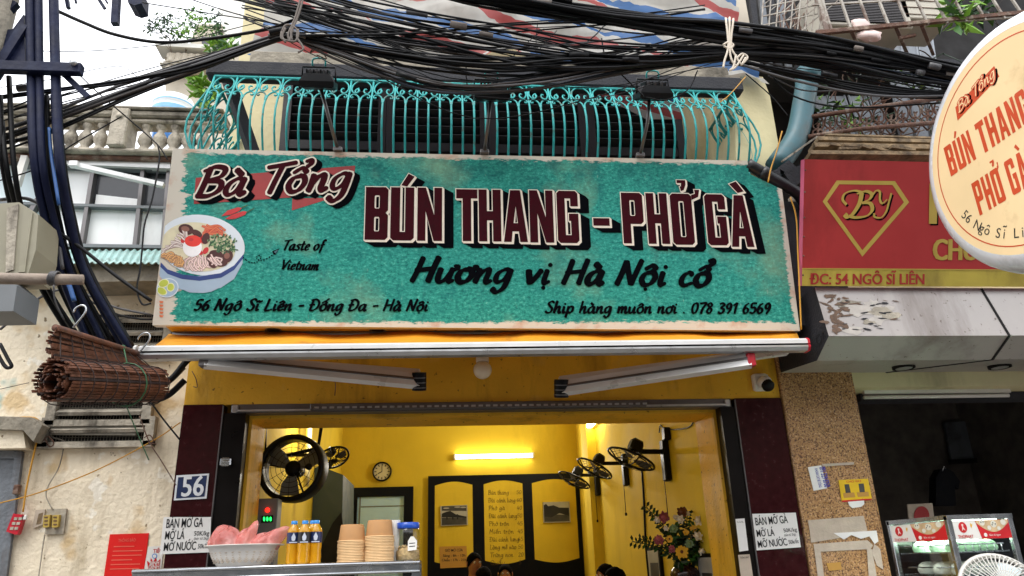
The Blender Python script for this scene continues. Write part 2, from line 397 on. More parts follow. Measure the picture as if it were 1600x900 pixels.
def brush(mb,fr,t,L,h,m,c=.002,wmin=.5,wmax=1.5,e=0,shear=.22,dx=0,dy=0,base=0,dots=True):
    """brush lettering of length L and capital height h along fr's right axis"""
    S,W=brush_strokes(t)
    # dots of plain i
    x=0
    nf=unicodedata.normalize('NFD',t.replace('Đ','D'))
    for k,ch in enumerate(nf):
        if ch in ACC: continue
        if ch=='i' and (k+1>=len(nf) or nf[k+1] not in ACC or nf[k+1]=='\u0323'): S.append([(x+1.1,6.7),(x+1.5,7.2)])
        x+=BR.get(ch,BR[' '])[1]+.55
    sx=L/W; sy=h/9
    rr=random.Random(hash(len(t))+3)
    for k,st in enumerate(S):
        pts=[V((a*sx+shear*b*sy+dx,base+b*sy+dy,0)) for a,b in st]
        pts=cr(pts,6 if len(pts)>2 else 4)
        n=len(pts); ls=[];rs=[]
        wj=rr.uniform(.9,1.1)
        P=[pts[0]-(pts[1]-pts[0]).normalized()*(.45*sy+e)]+pts+[pts[-1]+(pts[-1]-pts[-2]).normalized()*(.4*sy+e)]
        for i,p in enumerate(P):
            t_=(P[min(i+1,len(P)-1)]-P[max(i-1,0)]).normalized()
            ang=math.atan2(t_.y,t_.x)
            wd=(wmin+(wmax-wmin)*abs(math.sin(ang-R_(25)))**.8)*sy*wj/2
            if i in (0,len(P)-1): wd*=.45
            wd+=e
            nn=V((-t_.y,t_.x,0)); ls.append(p+nn*wd); rs.append(p-nn*wd)
        vs=[];fs=[]
        for i in range(len(P)):
            z=c+k*1.2e-5+i*4e-6
            vs+= [fr.P(ls[i].x,ls[i].y,z),fr.P(rs[i].x,rs[i].y,z)]
            if i: fs.append((2*i-2,2*i-1,2*i+1,2*i))
        mb.add(vs,fs,m)
# ------------------------------------------------------------------ condensed block lettering (outline + holes, width 1 x height 1 units in letter box)
def blk(ch):
    s=.30; c=.09
    def O(l,b,r,t,k=.10,kk=.04): return [(l+k,b),(r-k,b),(r,b+kk),(r,t-kk),(r-k,t),(l+k,t),(l,t-kk),(l,b+kk)]
    if ch=='B': return [(0,0),(.88,0),(1,.05),(1,.46),(.9,.51),(1,.56),(1,.95),(.88,1),(0,1)],[O(.4,.16,.62,.43,.03,.02),O(.4,.59,.62,.84,.03,.02)]
    if ch=='U': return [(0,1),(0,.05),(.12,0),(.88,0),(1,.05),(1,1),(.62,1),(.62,.16),(.4,.16),(.4,1)],[]
    if ch=='N': return [(0,0),(.33,0),(.33,.55),(.66,0),(1,0),(1,1),(.68,1),(.68,.48),(.34,1),(0,1)],[]
    if ch=='T': return [(.3,0),(.7,0),(.7,.82),(1,.82),(1,1),(0,1),(0,.82),(.3,.82)],[]
    if ch=='H': return [(0,0),(.37,0),(.37,.4),(.63,.4),(.63,0),(1,0),(1,1),(.63,1),(.63,.58),(.37,.58),(.37,1),(0,1)],[]
    if ch=='A': return [(0,0),(.32,0),(.37,.2),(.63,.2),(.68,0),(1,0),(.72,1),(.3,1)],[[(.42,.36),(.6,.36),(.52,.68)]]
    if ch=='G': return [(.12,0),(.88,0),(1,.05),(1,.56),(.55,.56),(.55,.42),(.64,.42),(.64,.15),(.38,.15),(.38,.85),(.64,.85),(.64,.70),(1,.70),(1,.95),(.88,1),(.12,1),(0,.95),(0,.05)],[]
    if ch=='P': return [(0,0),(.38,0),(.38,.38),(.88,.38),(1,.43),(1,.95),(.88,1),(0,1)],[O(.38,.54,.62,.85,.03,.02)]
    if ch=='O': return O(0,0,1,1,.12,.05),[O(.38,.15,.62,.85,.03,.02)]
    if ch=='horn': return [(0,0),(.8,.3),(1,1),(.4,1),(.45,.6),(0,.5)],[]
    if ch=='acute': return [(0,.0),(.45,-.1),(1,.75),(.55,1)],[]
    if ch=='grave': return [(.55,-.05),(1,.1),(.5,1),(0,.75)],[]
    if ch=='hook': return [(.4,0),(.75,.1),(1,.6),(1,1),(0,1),(0,.72),(.5,.72),(.45,.45),(.3,.4)],[]
    return [(0,0),(1,0),(1,1),(0,1)],[]
def offset_poly(p,d):
    n=len(p); A=sum(p[i][0]*p[(i+1)%n][1]-p[(i+1)%n][0]*p[i][1] for i in range(n)); sg=1 if A>0 else -1
    o=[]
    for i in range(n):
        a,b,c=[V((*p[j%n],0)) for j in (i-1,i,i+1)]
        t1=(b-a).normalized(); t2=(c-b).normalized()
        n1=V((t1.y,-t1.x,0))*sg; n2=V((t2.y,-t2.x,0))*sg
        mm=n1+n2; 
        mm=mm/max(.35,mm.length_squared/2) if mm.length>.1 else n1
        o.append(((b+mm*d).x,(b+mm*d).y))
    return o
def block_letter(face,line,shade,fr,ch,box,c,out,sh,mf,ml,ms):
    "box = (l,b,r,t) in frame units; sh = shadow vector"
    l,b,r,t=box; P,H=blk(ch)
    m=lambda q:[(l+x*(r-l),b+y*(t-b)) for x,y in q]
    P=m(P); H=[m(h) for h in H]
    face.poly(fr,P,c+.003,mf,H)
    Hs=[offset_poly(h,-out*.8) for h in H]
    line.poly(fr,offset_poly(P,out),c+.002,ml,Hs)
    for k in (1,2): line.poly(fr,[(x+out*k*.75,y-out*k*.75) for x,y in offset_poly(P,out)],c+.002-.00015*k,ml,[[(x+out*k*.4,y-out*k*.4) for x,y in h] for h in Hs])
    Q=[(x+out,y-out) for x,y in offset_poly(P,out*1.0)]; n=len(Q); K=7
    for k in range(1,K+1):
        f=k/K
        shade.poly(fr,[(x+sh[0]*f,y+sh[1]*f) for x,y in Q],c+.001-.0001*k,ms)
    for i in range(n):
        a,b2=Q[i],Q[(i+1)%n]
        pts=[a,b2,(b2[0]+sh[0],b2[1]+sh[1]),(a[0]+sh[0],a[1]+sh[1])]
        shade.add([fr.P(x,y,c+.0011+i*1e-5) for x,y in pts],[(0,1,2,3)],ms)
# ------------------------------------------------------------------ materials of the place
M('yellow_paint','e2ae30',.6,var=.10,scale=3,bump=.2,bs=40,stain='5a3e10',samt=.6,sscale=3.2,sedge=(.52,.74),streak=5,spec=.3,speck=[(5,'e0b040',.6,.68),(26,'7a5818',.66,.72)])
M('yellow_room','d9bb38',.75,spec=.12,var=.06,scale=2,bump=.1,bs=30,stain='7a5a14',samt=.22,sscale=2.3,sedge=(.53,.75),streak=3)
M('maroon_tile','341013',.2,var=.2,scale=25,bump=.02,bs=20,spec=.14)
M('dark_steel','0c0706',.35,metal=0,var=.2,spec=.18)
M('cream_wall','ecdfc6',.88,var=.09,scale=3.2,bump=.5,bs=30,stain='8a7650',samt=.8,sscale=1.7,sedge=(.53,.68),streak=4,speck=[(2.1,'b3c4b8',.615,.64),(6,'f6efdf',.60,.63),(17,'8f7d60',.66,.70),(3.3,'d9bf95',.58,.66)])
M('cream_upper','d8cda2',.85,var=.09,scale=2,bump=.25,bs=25,stain='6b6450',samt=.6,sscale=1.2,streak=4)
M('concrete','8d8678',.95,var=.25,scale=9,bump=.6,bs=30,stain='2c2822',samt=.8,sscale=2.2,sedge=(.48,.66),streak=2)
M('old_white','a8a091',.88,var=.25,scale=9,bump=.6,bs=30,stain='3a342c',samt=.85,sscale=4.5,sedge=(.49,.63),streak=3)
M('slab_dark','23242a',.8,var=.25,scale=6,bump=.3)
M('teal_paint','2a9896',.45,var=.2,scale=20,stain='5a4a3a',samt=.7,sscale=11,sedge=(.56,.66),spec=.35)
M('black_wood','15151a',.55,var=.2,scale=5,bump=.1)
M('black_plastic','08080a',.45,var=.15,spec=.22)
M('cable_black','08090d',.5,var=.3,scale=3,spec=.25)
M('cable_grey','4b4a4c',.5,var=.2,scale=3)
M('cable_brown','2a2320',.6,var=.3); M('cable_blue','1d2634',.55,var=.3)
M('cable_yellow','c08a1c',.5,var=.1)
M('rope_white','cfc4b4',.9,var=.12)
M('rope_grey','6e6660',.85,var=.2)
M('alu','b9bbbd',.35,metal=.75,var=.08,scale=14)
M('alu_white','d9d9d8',.35,metal=.15,var=.05)
M('alu_dark','6d6a6a',.4,metal=.7,var=.12)
M('steel','b4b7ba',.24,metal=.95,var=.1,scale=10)
M('awning_cloth','dc9413',.7,var=.08,scale=4,bump=.2,bs=18,stain='6d430a',samt=.6,sscale=3.5,sedge=(.55,.7))
M('red_plastic','b8142a',.35,var=.08)
M('white_plastic','e4e2dc',.35,var=.04)
M('globe_white','e9dcc4',.25,var=.03)
M('sign_maroon','3a0d16',.85,spec=.08,var=.15,scale=30,stain='2a1114',samt=.5,sscale=20)
M('sign_cream','e6dccb',.5,var=.05,scale=20)
M('sign_black','04060b',.9,var=.2,scale=30,spec=.05)
M('ribbon_red','9c2b2b',.5,var=.12,scale=12)
M('chili_red','c32b2e',.4,var=.1)
M('bowl_white','d7dfe6',.5,var=.06,scale=5)
M('bowl_shade','9fb4c8',.5,var=.06)
M('bowl_blue','2a3f7d',.5)
M('broth','d8cfae',.5,var=.1,scale=20)
M('noodle_white','e3d8d0',.5,var=.1); M('noodle_line','8d6a66',.6,var=.2)
M('noodle_yellow','e0ac6c',.5,var=.1); M('noodle_orange','d8754a',.5,var=.1); M('noodle_pink','e8cfc8',.5)
M('herb','2f5a38',.5,var=.35,scale=40); M('herb_light','7f9a6a',.5,var=.2)
M('mushroom','4a1f1c',.5,var=.3,scale=25); M('mushroom_light','8a5a4c',.5)
M('yolk','e0372c',.4); M('egg_white','f1eeee',.4)
M('lime','b9c24a',.5,var=.15); M('lime_rind','e7e6b4',.5)
M('tin_roof','9fc4c0',.45,metal=.2,var=.1,stain='5a4636',samt=.5,sscale=2.5)
M('pane_white','f0f1f0',.5,var=.04,scale=1.2,stain='a5a49f',samt=.5,sscale=1.1,streak=4)
M('pane_blue','d8e8ec',.4,var=.04)
M('pane_dark','2a2c30',.2,var=.2,spec=.6)
M('bamboo','5f3722',.6,var=.45,scale=25,bump=.2,bs=80)
M('bamboo_dark','291610',.7,var=.3)
M('bamboo_pole','8d7f72',.75,var=.2,scale=14,bump=.2)
M('box_beige','8f8a76',.5,var=.08,stain='5b5140',samt=.5)
M('box_grey','6f7376',.5,var=.1)
M('pole_steel','0b1330',.55,metal=.1,spec=.25,stain='2a3550',samt=.5,sscale=6,var=.3,scale=6,bump=.15,bs=30)
M('conduit_blue','1d4d86',.5,var=.15); M('blue_plastic','2f7fd0',.4,var=.1)
M('red_poster','d8201c',.6,spec=.2,var=.04); M('poster_line','e0604c',.6)
M('paper','e4e3e0',.75,var=.03,bump=.1,bs=14); M('ink','14161a',.7)
M('paper_old','bcae9d',.85,var=.12,scale=10,bump=.3,bs=25)
M('plate_blue','1c2f57',.35,var=.1); M('plate_white','e2e6ea',.35)
M('neigh_red','a53232',.55,spec=.25,var=.07,scale=4,stain='4a1210',samt=.6,sscale=1.6,sedge=(.52,.72),streak=6)
M('gold','b59a45',.45,var=.08); M('gold_band','b9a442',.5,var=.08,stain='6d5a26',samt=.6,sscale=2,streak=4)
M('pink_edge','c05a78',.5)
M('canopy_panel','aaa4a0',.45,metal=.2,var=.08,scale=3,stain='5b4a40',samt=.6,sscale=2.6,sedge=(.53,.72),streak=6,bump=.08,bs=5,speck=[(30,'6f655c',.66,.72)])
M('granite','ad8354',.35,var=.1,scale=10,speck=[(90,'5e3c26',.5,.62),(70,'d9b184',.56,.66),(140,'241610',.6,.66)])
M('tape_white','b9b3ab',.7,var=.12,scale=20); M('grime','6a5648',.9,var=.3,scale=30)
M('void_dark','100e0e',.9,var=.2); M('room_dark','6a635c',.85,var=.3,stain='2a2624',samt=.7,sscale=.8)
M('tube_white','d6d3cc',.4,var=.04)
M('lamp_glow','ffffff',.4,emit='fff4dc',es=9); M('lamp_glow_small','ffffff',.4,emit='fff0c0',es=14)
M('cab_glow','ffffff',.4,emit='f4fff2',es=3); M('led_red','600a0a',.3,emit='ff1a10',es=2.5); M('led_green','0a4010',.3,emit='20ff60',es=1.6)
M('cream_disc','f0d3a2',.5,spec=.3,var=.05,scale=3,stain='a98a5c',samt=.5,sscale=2.4,sedge=(.6,.75)); M('orange_ink','c8491f',.5,var=.06)
M('white_gloss','dcdde2',.22,var=.04,stain='8a8782',samt=.5,sscale=3,sedge=(.6,.75))
M('rubber','121214',.8,var=.3,bump=.5,bs=120)
M('wood_old','7d6a50',.9,var=.45,scale=16,bump=.5,bs=40,stain='2d2116',samt=.8,sscale=5)
M('roof_grey','6f747a',.6,metal=.3,var=.2,scale=4,stain='241f1c',samt=.7)
M('rust','5c4033',.85,var=.35,scale=20,bump=.4,bs=60,stain='a89c8c',samt=.7,sscale=7)
M('cage_white','a8a298',.7,var=.2,scale=15,stain='5c4033',samt=.8,sscale=8,sedge=(.5,.62))
M('ac_beige','b8b2a4',.6,var=.08,stain='6f6656',samt=.5)
M('leaf','2e5c1c',.5,var=.4,scale=9); M('leaf_light','6f9a30',.5,var=.3,scale=9); M('leaf_dark','1f3a20',.55,var=.4,scale=9)
M('bark','4a3a2c',.9,var=.3)
M('pvc_teal','355f68',.45,stain='4a4a40',samt=.5,sscale=4,var=.12,scale=4)
M('pvc_black','1a1c20',.4,var=.2)
M('far_wall','b9b0a0',.9,var=.12,scale=1.5,stain='6e665a',samt=.6,sscale=.8,streak=3)
M('far_white','d8d6d0',.9,var=.06)
M('tank_white','d5dade',.4,var=.05); M('tank_blue','79aed0',.4)
M('colander','d6d0c8',.4,var=.04); M('bag_pink','f58f88',.18,var=.12,scale=16,trans=.25,bump=.7,bs=30,alpha=.6,speck=[(9,'fbc4be',.45,.7)])
M('oil','f3b31c',.1,var=.1,trans=.45,spec=.5); M('cap_blue','2585cf',.35); M('label_navy','1a2a55',.4); M('label_black','17181d',.4); M('label_white','c9cfdc',.4)
M('kraft','b48656',.75,var=.06,scale=20); M('kraft_rim','dcb888',.7)
M('jar_glass','dfe5e4',.06,var=.02,trans=.9); M('crisps','c8a878',.8,var=.3,scale=50,bump=.6)
M('lid_blue','1f50b8',.35)
M('green_dark','2b382d',.6,var=.1); M('door_pale','b8defa',.5,var=.04); M('frame_navy','060a14',.5,var=.15,spec=.15)
M('photo_grey','3b3a38',.5,var=.6,scale=9); M('photo_light','a5a39c',.6,var=.2,scale=6)
M('menu_ink','4b3a14',.8); M('card','b98a3c',.7,var=.04)
M('clock_face','cfc6a4',.5)
M('skin','9a6648',.5,var=.08); M('hair','050404',.9,spec=.08,var=.3,scale=30); M('shirt_dark','15161b',.8,var=.2); M('shirt_grey','33363c',.8,var=.2); M('shirt_blue','0a0f1a',.8,var=.2)
M('vase_brown','2c1614',.25,var=.15); M('petal_yellow','e3ad1c',.5,var=.12); M('petal_white','e2d8c4',.5,var=.08); M('petal_pink','9c4a52',.5,var=.3,scale=40); M('petal_brown','6d3a20',.6,var=.25)
M('tile_grey','6c6a67',.4,var=.12); M('asphalt','3f3f40',.9,var=.2,bump=.4,bs=90); M('paving','7c756c',.85,var=.2,bump=.3)
M('bun_green','a9cfa8',.6,var=.05); M('bun_white','d8d6c6',.6,var=.05); M('bun_pink','b9a3a3',.6,var=.06)
M('label_red','c4171f',.45); M('dumpling','c9ad84',.5,var=.2,scale=20)
M('sticker_blue','2a38a8',.5); M('sticker_yellow','e0b800',.5)
M('grey_wood','6f747a',.85,var=.2,scale=6,bump=.5,bs=30,stain='4a3d32',samt=.7,sscale=4,streak=3)
M('flood_black','17181b',.45,metal=.4,var=.2); M('flood_glass','0d0e10',.3,spec=.3)
M('fan_white','c9c7c0',.4,var=.04)
M('mesh_metal','6c675c',.8,var=.25,scale=20,stain='3a352e',samt=.5)
glass_mat('clear_glass',(.9,.93,.93),.0)
def sign_teal():
    m=bpy.data.materials.new('sign_teal'); m.use_nodes=True; t=m.node_tree; N=t.nodes; L=t.links; b=N['Principled BSDF']
    at_=N.new('ShaderNodeAttribute'); at_.attribute_name='uvp'     # (across, up, width) in metres on the board
    sp=N.new('ShaderNodeSeparateXYZ'); L.new(at_.outputs['Vector'],sp.inputs[0])
    def mth(op,a,bb,cl=False):
        x=N.new('ShaderNodeMath'); x.operation=op; x.use_clamp=cl
        for i,v in enumerate((a,bb)):
            if isinstance(v,(int,float)): x.inputs[i].default_value=v
            else: L.new(v,x.inputs[i])
        return x.outputs[0]
    def noise(sc,det,sx=1,sy=1,ro=.6):
        mp=N.new('ShaderNodeMapping'); mp.inputs['Scale'].default_value=(sx,sy,0); L.new(at_.outputs['Vector'],mp.inputs[0])
        n=N.new('ShaderNodeTexNoise'); n.inputs['Scale'].default_value=sc; n.inputs['Detail'].default_value=det; n.inputs['Roughness'].default_value=ro
        L.new(mp.outputs[0],n.inputs['Vector']); return n.outputs[0]
    def mix(a,bb,f):
        x=N.new('ShaderNodeMix'); x.data_type='RGBA'
        for i,v in ((6,a),(7,bb)):
            if isinstance(v,list): x.inputs[i].default_value=(*v,1)
            else: L.new(v,x.inputs[i])
        if isinstance(f,(int,float)): x.inputs[0].default_value=f
        else: L.new(f,x.inputs[0])
        return x.outputs[2]
    def rng(s,a,bb):
        x=N.new('ShaderNodeMapRange'); L.new(s,x.inputs[0]); x.inputs[1].default_value=a; x.inputs[2].default_value=bb; return x.outputs[0]
    fine=noise(46,7,.8,1.15,.8); mid=noise(7,5); big=noise(1.3,4)
    c=mix(lin('126660'),lin('3dab9b'),rng(fine,.37,.61))
    c=mix(c,lin('9ad8c4'),mth('MULTIPLY',rng(fine,.57,.74),.8))
    c=mix(c,lin('0c5f63'),mth('MULTIPLY',rng(mid,.52,.75),.5))
    c=mix(c,lin('9ab08a'),mth('MULTIPLY',rng(big,.52,.72),.55))
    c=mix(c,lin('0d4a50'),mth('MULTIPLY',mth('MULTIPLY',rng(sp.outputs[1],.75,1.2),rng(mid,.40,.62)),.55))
    c=mix(c,lin('c8d8c4'),mth('MULTIPLY',rng(noise(20,5,3,.5,.7),.64,.74),.5))
    c=mix(c,lin('16505a'),mth('MULTIPLY',rng(noise(1.6,6,7,.35,.6),.58,.72),.3))
    # distance to the printed edge, torn by noise
    x,y=sp.outputs[0],sp.outputs[1]
    tear=mth('MULTIPLY',mth('SUBTRACT',noise(9,7,.5,1.6,.7),.5),.30)
    tear2=mth('MULTIPLY',mth('SUBTRACT',noise(45,4,.5,1.5),.5),.07)
    W=SIGN_W; H=SIGN_H
    dl=mth('SUBTRACT',x,.11); dr=mth('SUBTRACT',W-.028,x); dt=mth('SUBTRACT',H-.018,y); db=mth('SUBTRACT',y,.010)
    d1=mth('ADD',dl,tear)
    d2=mth('ADD',mth('MINIMUM',mth('MINIMUM',dr,dt),db),mth('MULTIPLY',tear,.22))
    d=mth('ADD',mth('MINIMUM',d1,d2),tear2)
    edge=mix(lin('cfc8ba'),lin('b5682f'),mth('MULTIPLY',rng(noise(5,6),.52,.68),.6))
    c=mix(edge,c,rng(d,0,.012))
    L.new(c,b.inputs['Base Color']); b.inputs['Roughness'].default_value=.75; b.inputs['Specular IOR Level'].default_value=.15
    MATS['sign_teal']=m
def tarp_mat():
    m=bpy.data.materials.new('tarp'); m.use_nodes=True; t=m.node_tree; N=t.nodes; L=t.links; b=N['Principled BSDF']
    tc=N.new('ShaderNodeTexCoord'); mp=N.new('ShaderNodeMapping'); mp.inputs['Rotation'].default_value=(0,R_(-18),0); L.new(tc.outputs['Object'],mp.inputs[0])
    wv=N.new('ShaderNodeTexWave'); wv.bands_direction='Z'; wv.wave_profile='SAW'; wv.inputs['Scale'].default_value=.75; wv.inputs['Distortion'].default_value=1.3; wv.inputs['Detail'].default_value=1; wv.inputs['Detail Scale'].default_value=.6
    L.new(mp.outputs[0],wv.inputs[0])
    r=N.new('ShaderNodeValToRGB'); r.color_ramp.interpolation='CONSTANT'; e=r.color_ramp.elements
    e[0].color=(*lin('dedcd6'),1); e[1].position=.28; e[1].color=(*lin('cc6462'),1)
    for p,cc in ((.46,'dedcd6'),(.66,'4f80c0'),(.88,'dedcd6')):
        x=e.new(p); x.color=(*lin(cc),1)
    L.new(wv.outputs[1],r.inputs[0])
    n=N.new('ShaderNodeTexNoise'); n.inputs['Scale'].default_value=4; n.inputs['Detail'].default_value=6; L.new(tc.outputs['Object'],n.inputs[0])
    mx=N.new('ShaderNodeMix'); mx.data_type='RGBA'; mx.blend_type='MULTIPLY'; mx.inputs[0].default_value=.5; L.new(r.outputs[0],mx.inputs[6]); L.new(n.outputs[0],mx.inputs[7])
    L.new(mx.outputs[2],b.inputs['Base Color']); b.inputs['Roughness'].default_value=.45
    tl=N.new('ShaderNodeBsdfTranslucent'); L.new(mx.outputs[2],tl.inputs[0]); ms=N.new('ShaderNodeMixShader'); ms.inputs[0].default_value=.5
    o=[x for x in N if x.type=='OUTPUT_MATERIAL'][0]
    L.new(b.outputs[0],ms.inputs[1]); L.new(tl.outputs[0],ms.inputs[2]); L.new(ms.outputs[0],o.inputs[0])
    MATS['tarp']=m
tarp_mat()
# ------------------------------------------------------------------ ground
XL,XR=-1.68,2.49; OL,OR_=-1.27,2.03; ZL=2.56; ZLI=2.50
g=MB(); g.bx(-80,80,-80,80,-.3,-.02,'asphalt'); struct(g,'street')
g=MB(); g.bx(-30,30,-2.6,0,-.02,.12,'paving',.01); struct(g,'pavement')
# the other side of the street, behind the photographer
ob=thing('opposite_building',(0,-13,0),'weathered grey row of shophouses across the street behind the photographer','building')
m=MB(); m.bx(-18,18,-17,-13,.1,7.5,'far_wall'); m.build('wall',ob)
for k in range(12):
    x=-16.5+k*3; m=MB(); m.bx(x,x+2.2,-12.99,-12.9,.12,2.7,'roof_grey'); m.build('shutter',ob); m=MB(); m.bx(x+.4,x+1.8,-12.99,-12.9,4,5.8,'pane_dark'); m.build('window',ob); m=MB(); m.bx(x-.2,x+2.4,-12.985,-11.9,2.95,3.05,'rust'); m.build('awning',ob)
# ------------------------------------------------------------------ the shop building
shop=thing('shop_building',(.4,0,0),'narrow shop building with yellow fascia, maroon tiled pillars and open yellow dining room','building')
m=MB(); m.bx(XL,XR,0,.35,ZL,3.9,'yellow_paint'); m.build('fascia',shop)
m=MB(); m.bx(OL-.15,OR_+.11,.10,.5,ZLI-.02,ZL,'yellow_paint')
m.build('lintel',shop)
for x0,x1,x2 in ((XL,-1.42,OL),(XR,2.14,OR_)):
    m=MB(); m.bx(x0,x1,-.012,.35,.1,ZL,'maroon_tile',.004); m.build('pillar',shop)
    m=MB(); m.bx(x1+(.006 if x2>x1 else -.006),x2,-.004,.10,.1,ZLI,'dark_steel'); 
    m.bx(x1-.004,x1+.004,-.016,0.0,.1,ZL-.01,'alu_dark')
    m.build('shutter_track',shop)
    s=1 if x2>x1 else -1
    m=MB(); m.bx(x2-.02*s-.001*s,x2+.02*s,.102,.5,.1,ZLI-.02,'yellow_paint'); m.build('door_jamb',shop)
# roller shutter slot under the fascia
sh=MB(); sh.bx(OL-.1,OR_+.08,-.006,.09,ZLI,ZL-.002,'alu_dark'); o_sh=sh.build('roller_shutter',shop)
b=MB(); xa=at(485,628,-.03).x; xb=at(1010,628,-.03).x
b.bx(xa,xb,-.035,-.007,ZLI+.008,ZL-.008,'alu_dark',.004)
n=46
for i in range(n):
    x=xa+.03+(xb-xa-.06)*i/(n-1); b.bx(x,x+.03,-.042,-.034,ZLI+.018,ZLI+.03,'alu')
b.build('bottom_rail',o_sh)
b=MB(); b.beam((OL-.06,-.02,ZLI+.012),(xa,-.02,ZLI+.012),.02,.012,'alu'); b.beam((xb,-.02,ZLI+.012),(OR_+.03,-.02,ZLI+.012),.02,.012,'alu')
b.bx(OL-.09,OL-.05,-.03,-.006,ZLI,ZL-.01,'alu',.004); b.bx(OR_+.03,OR_+.065,-.03,-.006,ZLI,ZL-.01,'alu',.004); b.build('guide_rail',o_sh)
# dining room
ZC=3.85; YF=6.0; RL=-1.36; RR=2.10
m=MB(); m.bx(RL-.3,RR+.2,YF,YF+.15,.2,ZC,'yellow_room'); m.build('back_wall',shop)
m=MB(); m.bx(RL-.15,RL,.5,YF,.2,ZC,'yellow_room'); m.build('side_wall',shop)
m=MB(); m.bx(RR,RR+.15,.5,YF,.2,ZC,'yellow_room'); px=at(945,700,4.6).x; m.bx(RR-.12,RR+.001,4.6,5.0,.25,ZC,'yellow_room'); m.build('side_wall',shop)
m=MB(); m.bx(RL-.3,RR+.2,.35,YF,.1,.25,'tile_grey'); m.build('floor',shop)
m=MB(); m.bx(RL-.3,RR+.2,.5,YF+.15,ZC,ZC+.12,'cream_upper'); m.build('ceiling',shop)
m=MB(); m.bx(RL-.15,RR+.15,.36,.499,ZL,ZC,'yellow_room'); m.build('inner_wall',shop)
# upper floor with dark balcony doors
BY=.30; ZB=4.0
p=lambda x,y,Y=BY: at(x,y,Y)
xw0=p(385,200).x; xd0=p(440,200).x; xd1=p(1066,200).x; xw1=p(1160,200).x
m=MB(); m.bx(XL,xd0,BY,BY+.3,3.91,6.4,'cream_upper'); m.bx(xd1,XR,BY,BY+.3,3.91,6.4,'cream_upper'); m.bx(xd0,xd1,BY,BY+.3,5.62,6.4,'cream_upper'); m.bx(xd0,xd1,BY,BY+.3,3.91,3.95,'cream_upper'); m.build('upper_wall',shop)
m=MB(); m.bx(xd0,xd1,BY+.25,BY+.32,3.9,5.7,'void_dark'); m.build('balcony_room',shop)
nd=4; dwid=(xd1-xd0)/nd
for i in range(nd):
    a=xd0+dwid*i; fr=MB(); t=.07
    fr.bx(a,a+t,BY-.03,BY+.06,3.95,5.62,'black_wood'); fr.bx(a+dwid-t,a+dwid-.004,BY-.03,BY+.06,3.95,5.62,'black_wood')
    fr.bx(a+t,a+dwid-t,BY-.02,BY+.05,5.52,5.62,'black_wood'); fr.bx(a+t,a+dwid-t,BY-.02,BY+.05,4.72,4.80,'black_wood')
    d=fr.build('balcony_door',shop)
    lv=MB()
    for k in range(8): 
        z=4.86+k*.08; lv.box((a+dwid/2,BY+.02,z),(dwid-2*t,.09,.012),'black_wood',(V((1,0,0)),V((0,.8,-.6)),V((0,.6,.8))))
    lv.build('louvre',d)
    pn=MB(); pn.bx(a+t,a+dwid-t,BY+.02,BY+.03,3.97,4.72,'pane_dark')
    if i==0: pn.bx(a+t+.02,a+dwid-t-.2,BY+.005,BY+.018,4.3,4.62,'pane_blue')
    pn.build('pane',d)
# balcony floor (its edge hides behind the sign) and eave slab above
m=MB(); m.bx(XL-.02,XR-.05,-.55,BY,3.92,4.04,'concrete',.01); m.build('balcony_slab',shop)
zs0=at(640,118,-.5).z; 
m=MB(); m.bx(at(322,100,-.5).x,at(1160,120,-.5).x,-.5,-.38,zs0-.04,zs0+.09,'slab_dark',.015)
m.bx(at(390,90,-.47).x,at(1140,120,-.47).x,-.47,-.40,zs0+.091,zs0+.2,'concrete',.01)
m.build('eave_slab',shop)
# cream corner column on the right
f=front(-.32,1150,118)
pts=[f.L(*q) for q in ((1150,260),(1147,128),(1160,117),(1192,120),(1203,150),(1212,200),(1222,262))]
m=MB(); m.prism(f,pts,0,-.8,'cream_upper'); m.build('corner_column',shop)
m=MB(); a=at(352,112,-.3); bq=at(396,240,-.2); m.beam(a,bq,.10,.07,'slab_dark'); m.build('brace',shop)
# yellow soffit behind the sign
zsof=at(750,514,-.5).z
m=MB(); m.bx(XL+.02,XR-.06,-.56,-.001,zsof,zsof+.1,'yellow_paint'); so_=m.build('soffit',shop)
for x,y in ((427,515),(590,515),(751,517),(905,516),(1060,515)):
    q=atz(x,y,zsof); q.y=max(min(q.y,-.2),-.5)
    m=MB(); m.lathe([(.052,-.004),(.052,.0),(.04,.001)],(q.x,q.y,zsof-.004),'alu_dark',seg=16,caps=False); m.lathe([(.04,0),(.04,.03),(0,.03)],(q.x,q.y,zsof-.003),'void_dark',seg=16,caps=False)
    m.lathe([(0.04,-.0015),(0,-.0015)],(q.x,q.y,zsof-.002),'void_dark',seg=16,caps=False); m.build('downlight',so_)
# hooks and cracks on the fascia: wire hooks
for (x,y) in ((305,590),(524,600),(1000,620)):
    pass
hk=[((300,580),(306,592),(308,605),(302,604)),((520,585),(524,600),(523,618))]
for h in hk:
    m=MB(); m.tube([at(x,y,-.012) for x,y in h],.003,'rust',5,4); m.build('wall_hook',shop)
